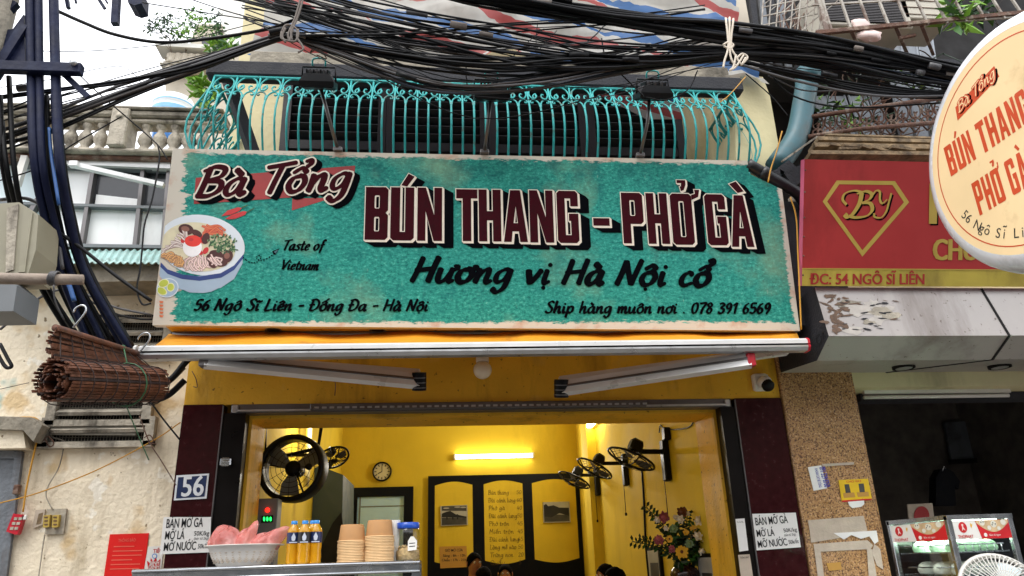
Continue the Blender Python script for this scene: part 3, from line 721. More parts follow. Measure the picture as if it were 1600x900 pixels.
# ------------------------------------------------------------------ the big sign
sO=at(238,508,-.6); sE=at(1250,517,-.6); tl=at(269,233,-.715)
SF=Fr(sO,(sE.x-sO.x,0,0),(0,-.115,tl.z-sO.z))
SIGN_W=(SF.L(1250,517)[0]); SIGN_H=SF.L(269,233)[1]
sign_teal()
sign=thing('shop_sign',SF.P(SIGN_W/2,0),'wide weathered teal signboard with maroon block lettering and a noodle bowl above the yellow awning','sign')
def uvattr(o,fr):
    me=o.data; a=me.attributes.new('uvp','FLOAT_VECTOR','POINT'); off=wloc(o)
    for i,v in enumerate(me.vertices):
        q=V(v.co)+off-fr.o; a.data[i].vector=(q.dot(fr.u),q.dot(fr.v),0)
bl=SF.L(238,508); br=SF.L(1250,517); r2=SF.L(1222,296); r1=SF.L(1170,271); r0=SF.L(1168,251); t0=SF.L(270,232)
m=MB(); m.poly(SF,[(bl[0],bl[1]),(br[0],br[1]),r2,r1,r0,(t0[0],t0[1])],0,'sign_teal'); face=m.build('board_face',sign); uvattr(face,SF)
m=MB(); m.prism(SF,[bl,br,r2,r1,r0,t0],-.002,-.07,'alu_white'); 
m.build('board_frame',sign)
ft=MB();fl=MB();fs_=MB()
dl_=SF.L(700,340); dl2=SF.L(715,348); SHV=(dl2[0]-dl_[0],dl2[1]-dl_[1])
LT=[('B',569.6,605.5,293,375),('U',609.5,646.5,293.5,376),('N',651.7,690.6,294,376.6),('T',713,746.5,296.5,377),('H',748.5,783.5,297,377.5),('A',787.4,824.8,298,378.3),('N',828.6,866,298.3,379.3),('G',872,905.5,299,380),('dash',927,952.5,341.5,353),
('P',974.5,1008,302,380.6),('H',1013.5,1047,302.7,381.3),('O',1052,1086,303.4,382.7),('G',1106.5,1138.7,304.4,383.5),('A',1143.4,1178.4,306,386)]
ou=.006
for ch,x0,x1,y0,y1 in LT:
    l,b_=SF.L(x0,y1); r,_=SF.L(x1,y1); _,t_=SF.L(x1,y0); block_letter(ft,fl,fs_,SF,ch,(l,b_,r,t_),.003,ou,SHV,'sign_maroon','sign_cream','sign_black')
for ch,x0,x1,y0,y1 in (('acute',627,648,272,290),('hook',1058,1070,282,299),('horn',1080,1092,297,313),('grave',1140,1160,284,301)):
    l,b_=SF.L(x0,y1); r,t_=SF.L(x1,y0); block_letter(ft,fl,fs_,SF,ch,(l,b_,r,t_),.003,ou*.9,(SHV[0]*.9,SHV[1]*.9),'sign_maroon','sign_cream','sign_black')
fs_.build('letter_shadow',sign); fl.build('letter_outline',sign); ft.build('block_lettering',sign)
# red ribbon and script name
def sp(pxs): return [SF.L(*q) for q in pxs]
m=MB(); m.poly(SF,sp([(306,278),(555,259),(552,302),(303,319)]),.0022,'ribbon_red'); m.poly(SF,sp([(457,310),(520,309),(456,329)]),.0016,'ribbon_red'); m.build('ribbon_banner',sign)
def script(name,t,p0,p1,pcap,mat,c=.0045,**k):
    f=SF.sub(p0,p1); h=abs(f.L(*pcap)[1]); mb=MB()
    brush(mb,f,t,f.len,h,mat,c,**k); return f,h,mb
f,h,mb=script('name','Bà Tổng',(307,308),(546,296),(322,262),'sign_maroon',.0075,wmin=1.0,wmax=1.9,shear=.3)
so1=MB()
for k in range(5): brush(so1,f,'Bà Tổng',f.len,h,'sign_black',.0032+.0001*k,wmin=1.0,wmax=1.9,shear=.3,e=.011,dx=.008*k+.004,dy=-.006*k-.003)
so1.build('script_shadow',sign)
ol=MB(); brush(ol,f,'Bà Tổng',f.len,h,'sign_cream',.0055,wmin=1.0,wmax=1.9,shear=.3,e=.011); ol.build('script_outline',sign)
mb.build_words('name_script',sign,SF,.03)
_,_,mb=script('','Hương vị Hà Nội cổ',(643,440),(1108,447),(652,402),'sign_black',wmin=1.15,wmax=2.5,shear=.3); mb.build_words('tagline_script',sign,SF,.03)
_,_,mb=script('','56 Ngô Sĩ Liên - Đống Đa - Hà Nội',(303,485),(668,486),(306,467),'sign_black',wmin=1.1,wmax=2.2,shear=.22); mb.build_words('address_script',sign,SF,.03)
_,_,mb=script('','Ship hàng muôn nơi . 078 391 6569',(852,489),(1203,490),(856,471),'sign_black',wmin=1.1,wmax=2.2,shear=.22); mb.build_words('phone_script',sign,SF,.03)
mb=MB()
for t,p0,p1,pc in (('Taste of',(441,391),(505,391),(443,375)),('Vietnam',(439,421),(497,422),(441,406))):
    f=SF.sub(p0,p1); h=abs(f.L(*pc)[1]); brush(mb,f,t,f.len,h,'sign_black',.003,wmin=.9,wmax=2.0,shear=.25)
# dotted swirl with paper plane
sw=[(379,401),(388,409),(397,411),(404,408),(408,402),(404,399),(401,403),(407,407),(416,405),(424,400),(430,395)]
swp=cr([V((*SF.L(*q),0)) for q in sw],4)
for i in range(0,len(swp)-1,2):
    a,b_=swp[i],swp[i+1]; d=(b_-a).normalized(); nn=V((-d.y,d.x,0))*.004
    mb.poly(SF,[(a-nn)[:2],(b_-nn)[:2],(b_+nn)[:2],(a+nn)[:2]],.003,'sign_black')
mb.poly(SF,sp([(425,393),(437,388),(430,399)]),.003,'sign_black'); mb.poly(SF,sp([(428,393.5),(435,390),(431,396.5)]),.0036,'pvc_teal')
mb.build('slogan_script',sign)
# chillies
m=MB()
for q in ([(346,338),(356,329),(372,324),(378,325),(374,330),(360,336)],[(352,342),(364,335),(380,330),(386,331),(383,336),(368,342),(358,343)]):
    m.poly(SF,sp(q),.003,'chili_red')
m.poly(SF,sp([(377,324),(387,320),(388,321),(378,326)]),.0032,'herb'); m.poly(SF,sp([(385,331),(397,325),(398,326),(386,333)]),.0032,'herb')
m.build('chilli_picture',sign)
# the noodle bowl picture
def ell(cx,cy,a,b_,rot=0,n=40,t0=0,t1=2*PI):
    return [(cx+a*math.cos(t)*math.cos(rot)-b_*math.sin(t)*math.sin(rot),cy+a*math.cos(t)*math.sin(rot)+b_*math.sin(t)*math.cos(rot)) for t in [t0+(t1-t0)*i/n for i in range(n if t1-t0>6.2 else n+1)]]
def clipx(pts):  # keep inside the board's left edge
    o=[]
    for x,y in pts:
        xm=238+(508-y)*31/276+2.5; o.append((max(x,xm),y))
    return o
bp=MB(); rot=R_(8)
body=clipx([(246,410),(262,424),(300,433),(350,424),(380,398),(379,412),(366,436),(345,450),(318,455),(285,453),(258,444),(244,430)])
bp.poly(SF,sp(clipx(ell(315,383,68,47,rot))),.0030,'bowl_white')
bp.poly(SF,sp(body),.0028,'bowl_shade')
bp.poly(SF,sp([(284,452),(345,449),(330,456),(318,458),(296,457)]),.0026,'bowl_shade')
bp.poly(SF,sp(clipx([(246,410),(262,421),(285,429),(312,432),(345,427),(366,415),(381,397),(380,404),(366,422),(346,434),(312,439),(284,436),(262,428),(246,417)])),.0034,'bowl_blue')
bp.poly(SF,sp(clipx(ell(310,386,58,38,rot))),.0036,'broth')
rb=random.Random(3)
def strand(pts,w,mat,c):
    P=cr([V((*SF.L(*clipx([q])[0]),0)) for q in pts],4); ww=w/230
    for i in range(len(P)-1):
        a,b_=P[i],P[i+1]
        if (b_-a).length<1e-6: continue
        d=(b_-a).normalized(); nn=V((-d.y,d.x,0))*ww/2; a2=a-d*ww*.15; b2=b_+d*ww*.15
        bp.poly(SF,[(a2-nn)[:2],(b2-nn)[:2],(b2+nn)[:2],(a2+nn)[:2]],c+i*3e-6,mat)
def noodles(gen,n,w,mat,edge,c):
    for k in range(n):
        q=gen(k); strand(q,w+1.1,edge,c+k*7e-5); strand(q,w,mat,c+k*7e-5+3e-5)
noodles(lambda k:[(251+k*1.9+rb.uniform(-2,2),396-k*1.9+rb.uniform(-4,4)),(272+k*1.0,384-k*.6+rb.uniform(-4,4)),(296+rb.uniform(-3,3),388+rb.uniform(-12,8))],22,1.9,'noodle_white','noodle_line',.0042)
noodles(lambda k:[(250+k*1.5,398+k*.9+rb.uniform(-3,3)),(257+k*1.3,402+rb.uniform(-6,6)+k*.3),(268+k*.8,398+rb.uniform(-4,10)+k*.3),(280+rb.uniform(-4,6),406+rb.uniform(-6,12))],24,2.0,'noodle_yellow','mushroom_light',.0042)
noodles(lambda k:[(298+k*1.6+rb.uniform(-3,3),400+rb.uniform(-3,5)),(286+k*2.7+rb.uniform(-5,5),411+rb.uniform(-4,4)),(290+k*2.6+rb.uniform(-5,5),422-max(0,k-10)*.8+rb.uniform(-4,2)),(294+k*2.5+rb.uniform(-4,4),410+rb.uniform(-5,3)),(300+k*1.7+rb.uniform(-4,4),402+rb.uniform(-3,6))],22,1.8,'noodle_pink','noodle_line',.0044)
noodles(lambda k:[(316+rb.uniform(-3,3)+k*.6,352+rb.uniform(-1,20)),(330+k*.9,356+rb.uniform(-5,12)),(338+k*1.2,360+rb.uniform(-2,12))],14,2.2,'noodle_orange','chili_red',.0042)
for k in range(150):
    a=rb.uniform(0,6.28); r=rb.uniform(0,1)**.5; x=349+r*24*math.cos(a); y=381+r*15*math.sin(a)+ (x-349)*.12
    bp.poly(SF,sp(ell(x,y,rb.uniform(1.4,3.4),rb.uniform(.8,1.8),rb.uniform(0,3),6)),.0052+k*6e-6,rb.choice(['herb','herb','herb_light']))
for k,(x,y,a,b_,r) in enumerate(((291,359,12,8.5,.2),(308,365,9,5,.5),(322,373,6,9,.3),(338,398,11,7,.2),(344,410,12,7,.1),(330,404,8,7,.6),(356,401,8,10,.4),(333,414,7,5,.4))):
    bp.poly(SF,sp(ell(x,y,a,b_,r,18)),.0054+k*3e-5,'mushroom')
    if k in(0,6): bp.poly(SF,sp(ell(x-1,y-1,a*.55,b_*.5,r,14)),.0058+k*1e-5,'mushroom_light')
for x,y in ((258,372),(288,375),(316,376),(314,394),(307,396),(320,392)): bp.poly(SF,sp(ell(x+rb.uniform(-2,2) if x>260 else 318,y,6,4,rb.uniform(0,3),10)),.0053,'chili_red')
bp.poly(SF,sp(ell(301,387,15,15,0,24)),.0062,'egg_white'); bp.poly(SF,sp(ell(302,377,13,9,0,24)),.0066,'yolk'); bp.poly(SF,sp(ell(299,375,4,2.4,0,12)),.007,'chili_red')
bp.build('bowl_picture',sign)
m=MB(); m.poly(SF,sp(ell(262,450,17.5,15,-.3,28)),.0034,'bowl_white'); m.poly(SF,sp(ell(262,450,16,13.5,-.3,28)),.0038,'bowl_shade')
for x,y,a,b_,r in ((256,443,9,6.5,-.4),(253,455,9,6,.5),(267,449,6,7,.2)):
    m.poly(SF,sp(clipx(ell(x,y,a,b_,r,18))),.0042,'lime_rind'); m.poly(SF,sp(clipx(ell(x,y,a*.82,b_*.8,r,18))),.0046,'lime')
m.build('lime_picture',sign)
# red flourish on the lower left edge
m=MB()
for k in range(5): m.poly(SF,sp([(249,470+k*5.5),(256,471+k*5.5),(254,474+k*5.5),(250,473.5+k*5.5)]),.003,'noodle_orange')
m.build('stamp_mark',sign)
# ------------------------------------------------------------------ awning
a0=at(219,553,-1.0); a1=at(1262,540,-1.0)
aw=thing('awning',((a0.x+a1.x)/2,0,a0.z),'yellow retractable awning with white front bar below the teal signboard','awning')
d=(a1-a0).normalized(); fz=Fr(a0,d,V((0,0,1)))
m=MB(); prof=[(-.035,-.035),(.02,-.035),(.035,-.015),(.035,-.005),(.028,0),(.035,.006),(.035,.028),(.015,.042),(-.03,.042)]
n=len(prof); W_=(a1-a0).length
vs_=[]
for a in (0,W_): vs_+=[fz.P(a,z,c) for c,z in prof]
for i in range(n):
    j=(i+1)%n; z=(prof[i][1]+prof[j][1])/2
    m.add([vs_[i],vs_[j],vs_[n+j],vs_[n+i]],[(0,1,2,3)],'alu_white' if z>.004 else ('black_plastic' if -.006<z<.004 else 'alu'))
bar=m.build('front_bar',aw)
for e,s in ((0,-1),(W_,1)):
    m=MB(); m.prism(Fr(fz.P(e+(0 if s>0 else -.014),0,0),fz.n,fz.v),[(c*1.06,z*1.06) for c,z in prof],.014,0,'red_plastic' if s>0 else 'white_plastic'); m.build('end_cap',bar)
b0=at(264,522,-.46); b1=at(1243,516,-.46); m=MB(); K=40; vs_=[];fs=[]
rows=6
for j in range(rows+1):
    for i in range(K+1):
        s=i/K; t=j/rows; q0=fz.P(W_*s*.995,.036,-.02); q1=b0.lerp(b1,s); q=q0.lerp(q1,t)
        q.z+= -.03*math.sin(PI*t)+.012*math.sin(s*31+t*3)*t+.008*math.sin(s*71)*t*(1-t)*3
        vs_.append(q)
for j in range(rows):
    for i in range(K): a=j*(K+1)+i; fs.append((a,a+1,a+K+2,a+K+1))
m.add(vs_,fs,'awning_cloth',True); o=m.build('fabric',aw); md=o.modifiers.new('s','SOLIDIFY'); md.thickness=.004
m=MB(); m.tube([b0+V((.02,.03,0)),b1+V((-.02,.03,0))],.035,'alu_dark',10); m.bx(b0.x+.0,b0.x+.10,-.44,-.3,b0.z-.02,b0.z+.09,'black_plastic',.008); m.bx(b1.x-.1,b1.x,-.44,-.3,b1.z-.02,b1.z+.09,'black_plastic',.008); m.build('roller_tube',aw)
def arm(p0,el,p2,red):
    m=MB(); m.beam(p0,el,.045,.088,'alu_white',(0,.35,1)); m.beam(p0+(el-p0)*.02+V((0,-.026,.01)),p0+(el-p0)*.98+V((0,-.026,.01)),.008,.012,'alu_dark',(0,.35,1)); m.beam(p0+(el-p0)*.02+V((0,-.02,-.02)),p0+(el-p0)*.98+V((0,-.02,-.02)),.008,.008,'alu_dark',(0,.35,1)); a=m.build('folding_arm',aw)
    k=MB(); k.lathe([(.045,-.055),(.045,.055)],el,'black_plastic',(0,-.3,1),12)
    for q in range(3): k.lathe([(.047,-.04+q*.03),(.047,-.034+q*.03)],el,'alu_dark',(0,-.3,1),12,caps=False)
    k.build('elbow_joint',a)
    k=MB(); k.box(p0,(.05,.06,.08),'red_plastic' if red else 'alu_dark',None,.006); k.build('arm_bracket',a)
    m=MB(); m.beam(el+V((0,.03,.05)),p2,.04,.06,'alu_white',(0,.2,1)); m.build('folding_arm',aw)
arm(at(320,563,-.96),at(655,596,-.62),at(338,562,-.42),False)
arm(at(1172,563,-.96),at(877,607,-.62),at(1228,548,-.42),True)
# things on the fascia
q=at(754,578,-.12); gl=thing('globe_lamp',q,'unlit white glass globe lamp under the middle of the awning','lamp')
m=MB(); m.ball(q,.064,'globe_white',18,12); m.build('lamp_shade',gl)
m=MB(); m.lathe([(.045,.0),(.045,.03),(.03,.04)],q+V((0,0,.055)),'white_plastic',seg=16); m.build('lamp_base',gl); m=MB(); m.bx(q.x-.03,q.x+.03,-.12,.0,q.z+.07,q.z+.1,'white_plastic',.006); m.build('bracket',gl)
q=at(1188,600,-.02); cc=thing('security_camera',q,'white dome security camera at the right end of the yellow fascia','camera')
m=MB(); m.box(q+V((0,-.005,.01)),(.115,.05,.125),'white_plastic',None,.01); m.build('mount_box',cc)
m=MB(); m.ball(q+V((.005,-.07,-.005)),.05,'white_plastic',16,10); m.lathe([(.046,0),(.046,.05)],q+V((.005,-.035,-.005)),'white_plastic',(0,-1,-.2),16); hd=m.build('camera_head',cc)
m=MB(); m.lathe([(.043,0),(.045,.03),(.035,.045),(0,.048)],q+V((.008,-.085,-.02)),'black_plastic',(.1,-.7,-.7),16); m.build('lens',hd)
# number plate, notices on the pillars
Fp=Fr((0,-.016,0),(1,0,0),(0,0,1))
def quad_on(mb,fr,pxs,c,mat,th=.002): mb.prism(fr,[fr.L(*q) for q in pxs],c,c-th,mat)
pl=[(276,743),(327,740),(323,779),(272,782)]
m=MB(); quad_on(m,Fp,pl,.006,'plate_white',.005); o=m
f=Fp.sub((280,775),(318,773))
inn=[(279,746),(324,743),(320,776),(275.5,779)]
quad_on(m,Fp,inn,.008,'plate_blue',.002)
plt=tag(None or m.build('number_plate'),'blue enamel house number plate reading 56 on the left maroon pillar','number plate')
m=MB(); 
f=Fp.sub((282,776),(318,774)); m.text(f,'56',.0,.0,.125,'plate_white',.0105,w=f.len*.98,bold=.03); m.build('digits',plt)
def notice(name,pxs,lines,label,cat,mat='paper',inkm='ink',fr=Fp,c=.004,group=None):
    mb=MB(); quad_on(mb,fr,pxs,c,mat,.0025); o=mb.build(name); tag(o,label,cat,group)
    if lines:
        tm=MB()
        for t,p0,p1,h,bd in lines:
            f=fr.sub(p0,p1); hh=h/220.; tm.text(f,t,0,0,hh,inkm,c+.0015,w=f.len,bold=bd)
        tm.build('printed_text',o)
    return o
notice('paper_notice',[(256,808),(330,808),(328,863),(250,866)],[('BÁN MỠ GÀ',(259,825),(317,823),12,.02),('MỠ LÁ',(257,843),(288,842),11,.02),('50K/kg',(303,837),(327,836.5),6,.01),('(bán từ 2kg)',(303,843.5),(326,843),3.5,0),('MỠ NƯỚC',(255,861),(306,859),11,.02),('50k/lít',(309,857),(326,856.5),6,.01)],'white paper price notice on the left maroon pillar below the number plate','notice')
notice('paper_notice',[(1175,803),(1243,801),(1251,855),(1182,860)],[('BÁN MỠ GÀ',(1180,821),(1231,817),11,.02),('MỠ LÁ',(1182,839),(1210,837),10,.02),('50K/kg',(1224,832),(1245,830),5.5,.01),('(bán từ 2kg)',(1225,838),(1243,836.5),3.5,0),('MỠ NƯỚC',(1184,856),(1230,852),10,.02),('50k/lít',(1232,850),(1248,848.5),5.5,.01)],'white paper price notice on the right maroon pillar beside the granite','notice')
notice('payment_card',[(1149,811),(1163,810),(1169,860),(1155,862)],[('Tên Cửa Hàng',(1151,817),(1161,816.5),2.4,0)],'narrow white card taped upright on the right doorway edge, upper of two','card',fr=Fr((0,-.005,0),(1,0,0),(0,0,1)))
notice('payment_card',[(1153,867),(1171,866),(1177,905),(1158,907)],[('THÔNG BÁO',(1156,873),(1170,872),2.6,0)],'cream printed sheet on the right doorway edge, lower of two','card','paper_old',fr=Fr((0,-.005,0),(1,0,0),(0,0,1)))
q=at(353,722,-.03); m=MB(); m.box(q,(.07,.04,.055),'steel',None,.008); m.box(q+V((.005,-.02,0)),(.05,.02,.02),'steel',None,.005)
tag(m.build('door_latch'),'shiny steel latch on the dark shutter track above the left notice','latch')
# ------------------------------------------------------------------ balcony railing
RY=-.50
ra=at(336,117,RY); rbx=at(1146,147,RY); zt=(ra.z+rbx.z)/2; zb=4.06; x0=ra.x; x1=rbx.x
rail=thing('balcony_railing',((x0+x1)/2,RY,zb),'turquoise wrought iron balcony railing with bellied bars and scrolls above the teal signboard','railing')
def belly(t): return -.16*math.sin(PI*min(1,(1-t)*1.02))**1.3*(.55+.45*(1-t))*1.3 if t<1 else 0
H_=zt-zb
def railrun(P0,D,L,N,outw):
    "P0 start at the base, D direction, N bars unit count, outw outward normal"
    def pt(s,t,o=0): return P0+D*s+V((0,0,1))*(H_*t)+outw*(-belly(t)+o)
    m=MB(); m.tube([pt(0,1),pt(L,1)],.012,'teal_paint',6); m.build('top_rail',rail)
    m=MB(); m.tube([pt(0,0),pt(L,0)],.013,'teal_paint',6); m.build('bottom_rail',rail)
    u=L/N
    for i in range(N+1):
        s=i*u
        m=MB(); m.tube([pt(s,t) for t in (0,.1,.2,.3,.42,.54,.66,.78,.9,1)],.0078,'teal_paint',6); m.build('bar',rail)
        if i==N: break
        h=s+u/2
        m=MB(); m.tube([pt(h,t) for t in (0,.1,.2,.3,.42,.54,.66,.70)],.0078,'teal_paint',6)
        for sg in (-1,1):   # arching heads that curl towards the taller bars
            m.tube([pt(h+sg*u*a,t) for a,t in ((.02,.64),(.06,.72),(.2,.765),(.36,.765),(.43,.735),(.37,.71),(.31,.725))],.0062,'teal_paint',5,4)
        m.build('bar',rail)
        m=MB()              # omega scroll under the top rail
        m.tube([pt(h+u*a,t) for a,t in ((-.12,.885),(-.2,.87),(-.27,.83),(-.2,.80),(-.12,.82),(-.09,.85),(-.14,.87))] ,.006,'teal_paint',5,3)
        m.tube([pt(h+u*a,t) for a,t in ((-.34,.80),(-.43,.86),(-.38,.94),(-.2,.985),(0,.99),(.2,.985),(.38,.94),(.43,.86),(.34,.80),(.22,.79),(.12,.83),(.16,.87),(.24,.86))],.0062,'teal_paint',5,4)
        m.tube([pt(h+u*a,t) for a,t in ((-.34,.80),(-.22,.79),(-.12,.83),(-.16,.87),(-.24,.86))],.0062,'teal_paint',5,4)
        m.build('scroll',rail)
railrun(V((x0,RY,zb)),V((1,0,0)),x1-x0,24,V((0,-1,0)))
railrun(V((x0,RY+.02,zb)),V((0,1,0)),.95,5,V((-1,0,0)))
railrun(V((x1,RY+.02,zb)),V((0,1,0)),.5,3,V((1,0,0)))
for o in [x for x in rail.children if x.name.startswith('bar') and x.name.split('.')[0]=='bar']: o.name='baluster'
# ------------------------------------------------------------------ floodlights on stalks over the sign
def flood(px,py,wpx,stalk,label):
    c=at(px,py,-1.0); wd=wpx/232
    t=thing('floodlight',c,label,'floodlight','floodlights over the signboard')
    ax=(V((1,0,0)),V((0,.86,.5)),V((0,-.5,.86)))
    X,Y,Z=ax
    m=MB(); vs=[]
    for z,k in ((-.035,1),(.0,1),(.05,.72)):
        for i,j in ((-1,-1),(1,-1),(1,1),(-1,1)): vs.append(c+X*(i*wd/2*k)+Y*(j*.10*k)+Z*z)
    fs=[(3,2,1,0),(8,9,10,11)]
    for r in (0,1):
        for i in range(4): a=r*4+i; b_=r*4+(i+1)%4; fs.append((a,b_,b_+4,a+4))
    m.add(vs,fs,'flood_black')
    for i in range(7): 
        x=-wd*.3+wd*.6*i/6; m.box(c+X*x+Z*.06,(.008,.13,.03),'alu_dark' if i%2 else 'flood_black',ax)
    m.build('housing',t)
    m=MB(); m.box(c-Z*.037,(wd*.9,.17,.006),'flood_glass',ax); m.build('lens',t)
    m=MB(); m.tube([c+X*(wd*.5)+Z*.0,c+X*(wd*.48)+Z*.10+Y*.03,c-X*(wd*.48)+Z*.10+Y*.03,c-X*(wd*.5)],.008,'flood_black',6); m.tube([c+X*.04+Z*.1+Y*.03,c+X*.035+Z*.15+Y*.03,c-X*.035+Z*.15+Y*.03,c-X*.04+Z*.1+Y*.03],.006,'teal_paint',5,3); m.build('bracket',t)
    f=at(stalk[0],stalk[1],-.72); m=MB(); m.tube([c+Z*-.03+Y*.08,c.lerp(f,.5)+V((0,-.03,0)),f],.012,'alu_dark',8); m.box(f,(.06,.04,.03),'alu_dark',None,.004); m.build('stalk',t)
flood(498,129,50,(528,234),'black floodlight on a stalk over the left of the signboard')
flood(768,148,54,(757,238),'black ribbed floodlight on a stalk over the middle of the signboard')
flood(1020,147,52,(1000,243),'black floodlight on a stalk over the right of the signboard')
# ------------------------------------------------------------------ tarpaulin above the eave slab
tp=MB(); NX,NY=60,22; vs=[];fs=[]
xa=at(388,90,-.38).x; xb=at(1172,110,-.2).x; z0=zs0+.16
rt=random.Random(5)
for j in range(NY+1):
    for i in range(NX+1):
        s=i/NX; t=j/NY
        x=xa+(xb-xa)*s+.05*math.sin(t*5+s*3); z=z0+t*1.5+ (1-t)*(.06*math.sin(s*17)+.04*math.sin(s*41+1)); y=-.43+t*.30
        y+=.05*math.sin(s*23+t*6)+.04*math.sin(s*9-t*14)+.025*math.sin(s*57+t*19)+.03*math.sin(t*31+s*12)+rt.uniform(-.02,.02)
        vs.append((x,y,z))
for j in range(NY):
    for i in range(NX): a=j*(NX+1)+i; fs.append((a,a+1,a+NX+2,a+NX+1))
tp.add(vs,fs,'tarp',True); o=tag(tp.build('tarpaulin'),'crumpled red, white and blue striped tarpaulin hung above the balcony behind the cables','tarpaulin')
def flap(pxs,Y,label):
    m=MB(); f=front(Y,*pxs[0]); P=[f.L(*q) for q in pxs]; m.prism(f,P,0,-.006,'tarp'); tag(m.build('tarpaulin'),label,'tarpaulin')
flap([(400,108),(470,116),(560,126),(470,124),(440,131),(402,128)],-.2,'small striped tarpaulin strip hanging under the left end of the eave slab')
flap([(900,132),(1000,138),(1062,150),(1066,186),(1010,186),(960,160)],.1,'loose striped tarpaulin flap hanging inside the balcony at right')
# ------------------------------------------------------------------ cable bundles
rc=random.Random(11)
def bundle(label,pts,n,spread,Y,rad=(.006,.013),greys=.12,group='cable bundles over the shop'):
    """pts: pixel path; spread: pixel half-width per path point"""
    P=[at(x,y,Y+(dy[0] if dy else 0)) for x,y,*dy in pts]
    root=thing('cable_bundle',P[len(P)//2],label,'cables',group)
    for k in range(int(n*1.35)):
        o1=rc.gauss(0,.5); o2=rc.gauss(0,.5); ph=rc.uniform(0,6.28); L_=[]
        for i,p in enumerate(P):
            s=spread[i]/245.; q=rc.gauss(0,.26)
            L_.append(p+V((0,(o2)*.11*min(1,s*9),(o1+q+.25*math.sin(ph+i*1.4))*s)))
        m=MB(); m.tube(L_,rc.uniform(rad[0]*.6,rad[1]*.85),rc.choice(['cable_grey','cable_brown','cable_blue']) if rc.random()<greys*1.4 else 'cable_black',6,5); m.build('cable',root)
    for k in range(max(1,n//4)):
        i=rc.randrange(len(P)-1); t=rc.random(); a=P[i].lerp(P[i+1],t); d=(P[i+1]-P[i]).normalized(); a=a+V((0,-.05,rc.uniform(-.6,.6)*spread[i]/245))
        m=MB(); m.tube([a,a+d*rc.uniform(.05,.14)],rc.uniform(.014,.022),rc.choice(['cable_grey','cable_black','rope_grey']),8); m.build('splice_sleeve',root)
    return root
bundle('thick black cable bundle from the pole to the grey tie, lower strand',[(-60,226),(60,192),(200,140),(330,94),(415,64),(455,55)],8,[14,13,10,8,5,3],-1.35,(.008,.014))
bundle('black cable bundle from the pole to the grey tie, upper strand',[(-60,158),(90,140),(180,128),(300,104),(415,66),(455,54)],4,[3,4,6,6,4,3],-1.36,(.007,.013))
bundle('sagging black cables between the grey tie and the white rope tie, lowest in the middle',[(455,57),(540,84),(640,124),(730,138),(850,127),(990,104),(1140,90)],8,[3,10,10,9,11,9,5],-1.34,(.006,.012),.3)
bundle('black cables stretched from the grey tie to the white rope tie along the slab edge',[(455,54),(600,82),(760,99),(900,97),(1020,97),(1140,86)],11,[3,9,12,13,10,5],-1.36,(.007,.014),.1)
bundle('fan of straight black cables sloping across the striped tarpaulin',[(430,-20),(600,28),(800,66),(960,84),(1140,80)],15,[30,32,28,20,8],-1.38,(.006,.012),.08)
bundle('black cables crossing the tarpaulin from upper right towards the grey tie',[(455,56),(640,56),(800,44),(980,36),(1100,30)],4,[3,6,9,14,20],-1.40,(.005,.009),.05)
bundle('thick upper black cable bundle running right to the round sign',[(600,-40),(760,-6),(960,26),(1140,52),(1300,74),(1490,112),(1680,150)],26,[16,18,18,17,16,16,20],-1.42,(.008,.016),.12)
bundle('black cable bundle from the white rope tie to behind the round sign',[(1138,84),(1280,92),(1400,112),(1500,126),(1680,150)],18,[5,14,15,15,20],-1.38,(.008,.015),.1)
bundle('low sagging black cables right of the white rope tie',[(1140,92),(1240,116),(1360,142),(1480,146),(1680,130)],7,[5,10,9,8,10],-1.36,(.007,.014),.2)
bundle('loose web of thin stray wires sagging across the top of the picture',[(380,10),(560,66),(740,112),(940,104),(1140,70),(1320,100),(1520,128)],16,[22,34,40,34,30,34,30],-1.30,(.0035,.006),.1)
bundle('thin stray wires rising left from the grey tie against the sky',[(-40,205),(90,160),(210,128),(330,92),(455,54)],5,[30,20,16,10,4],-1.31,(.003,.006),.1)
def loose(pts,r,mat,label,Y=-1.3,group='loose cables'):
    m=MB(); m.tube([at(x,y,Y+(dy[0] if dy else 0)) for x,y,*dy in pts],r,mat,6,6); return tag(m.build('loose_cable'),label,'cable',group)
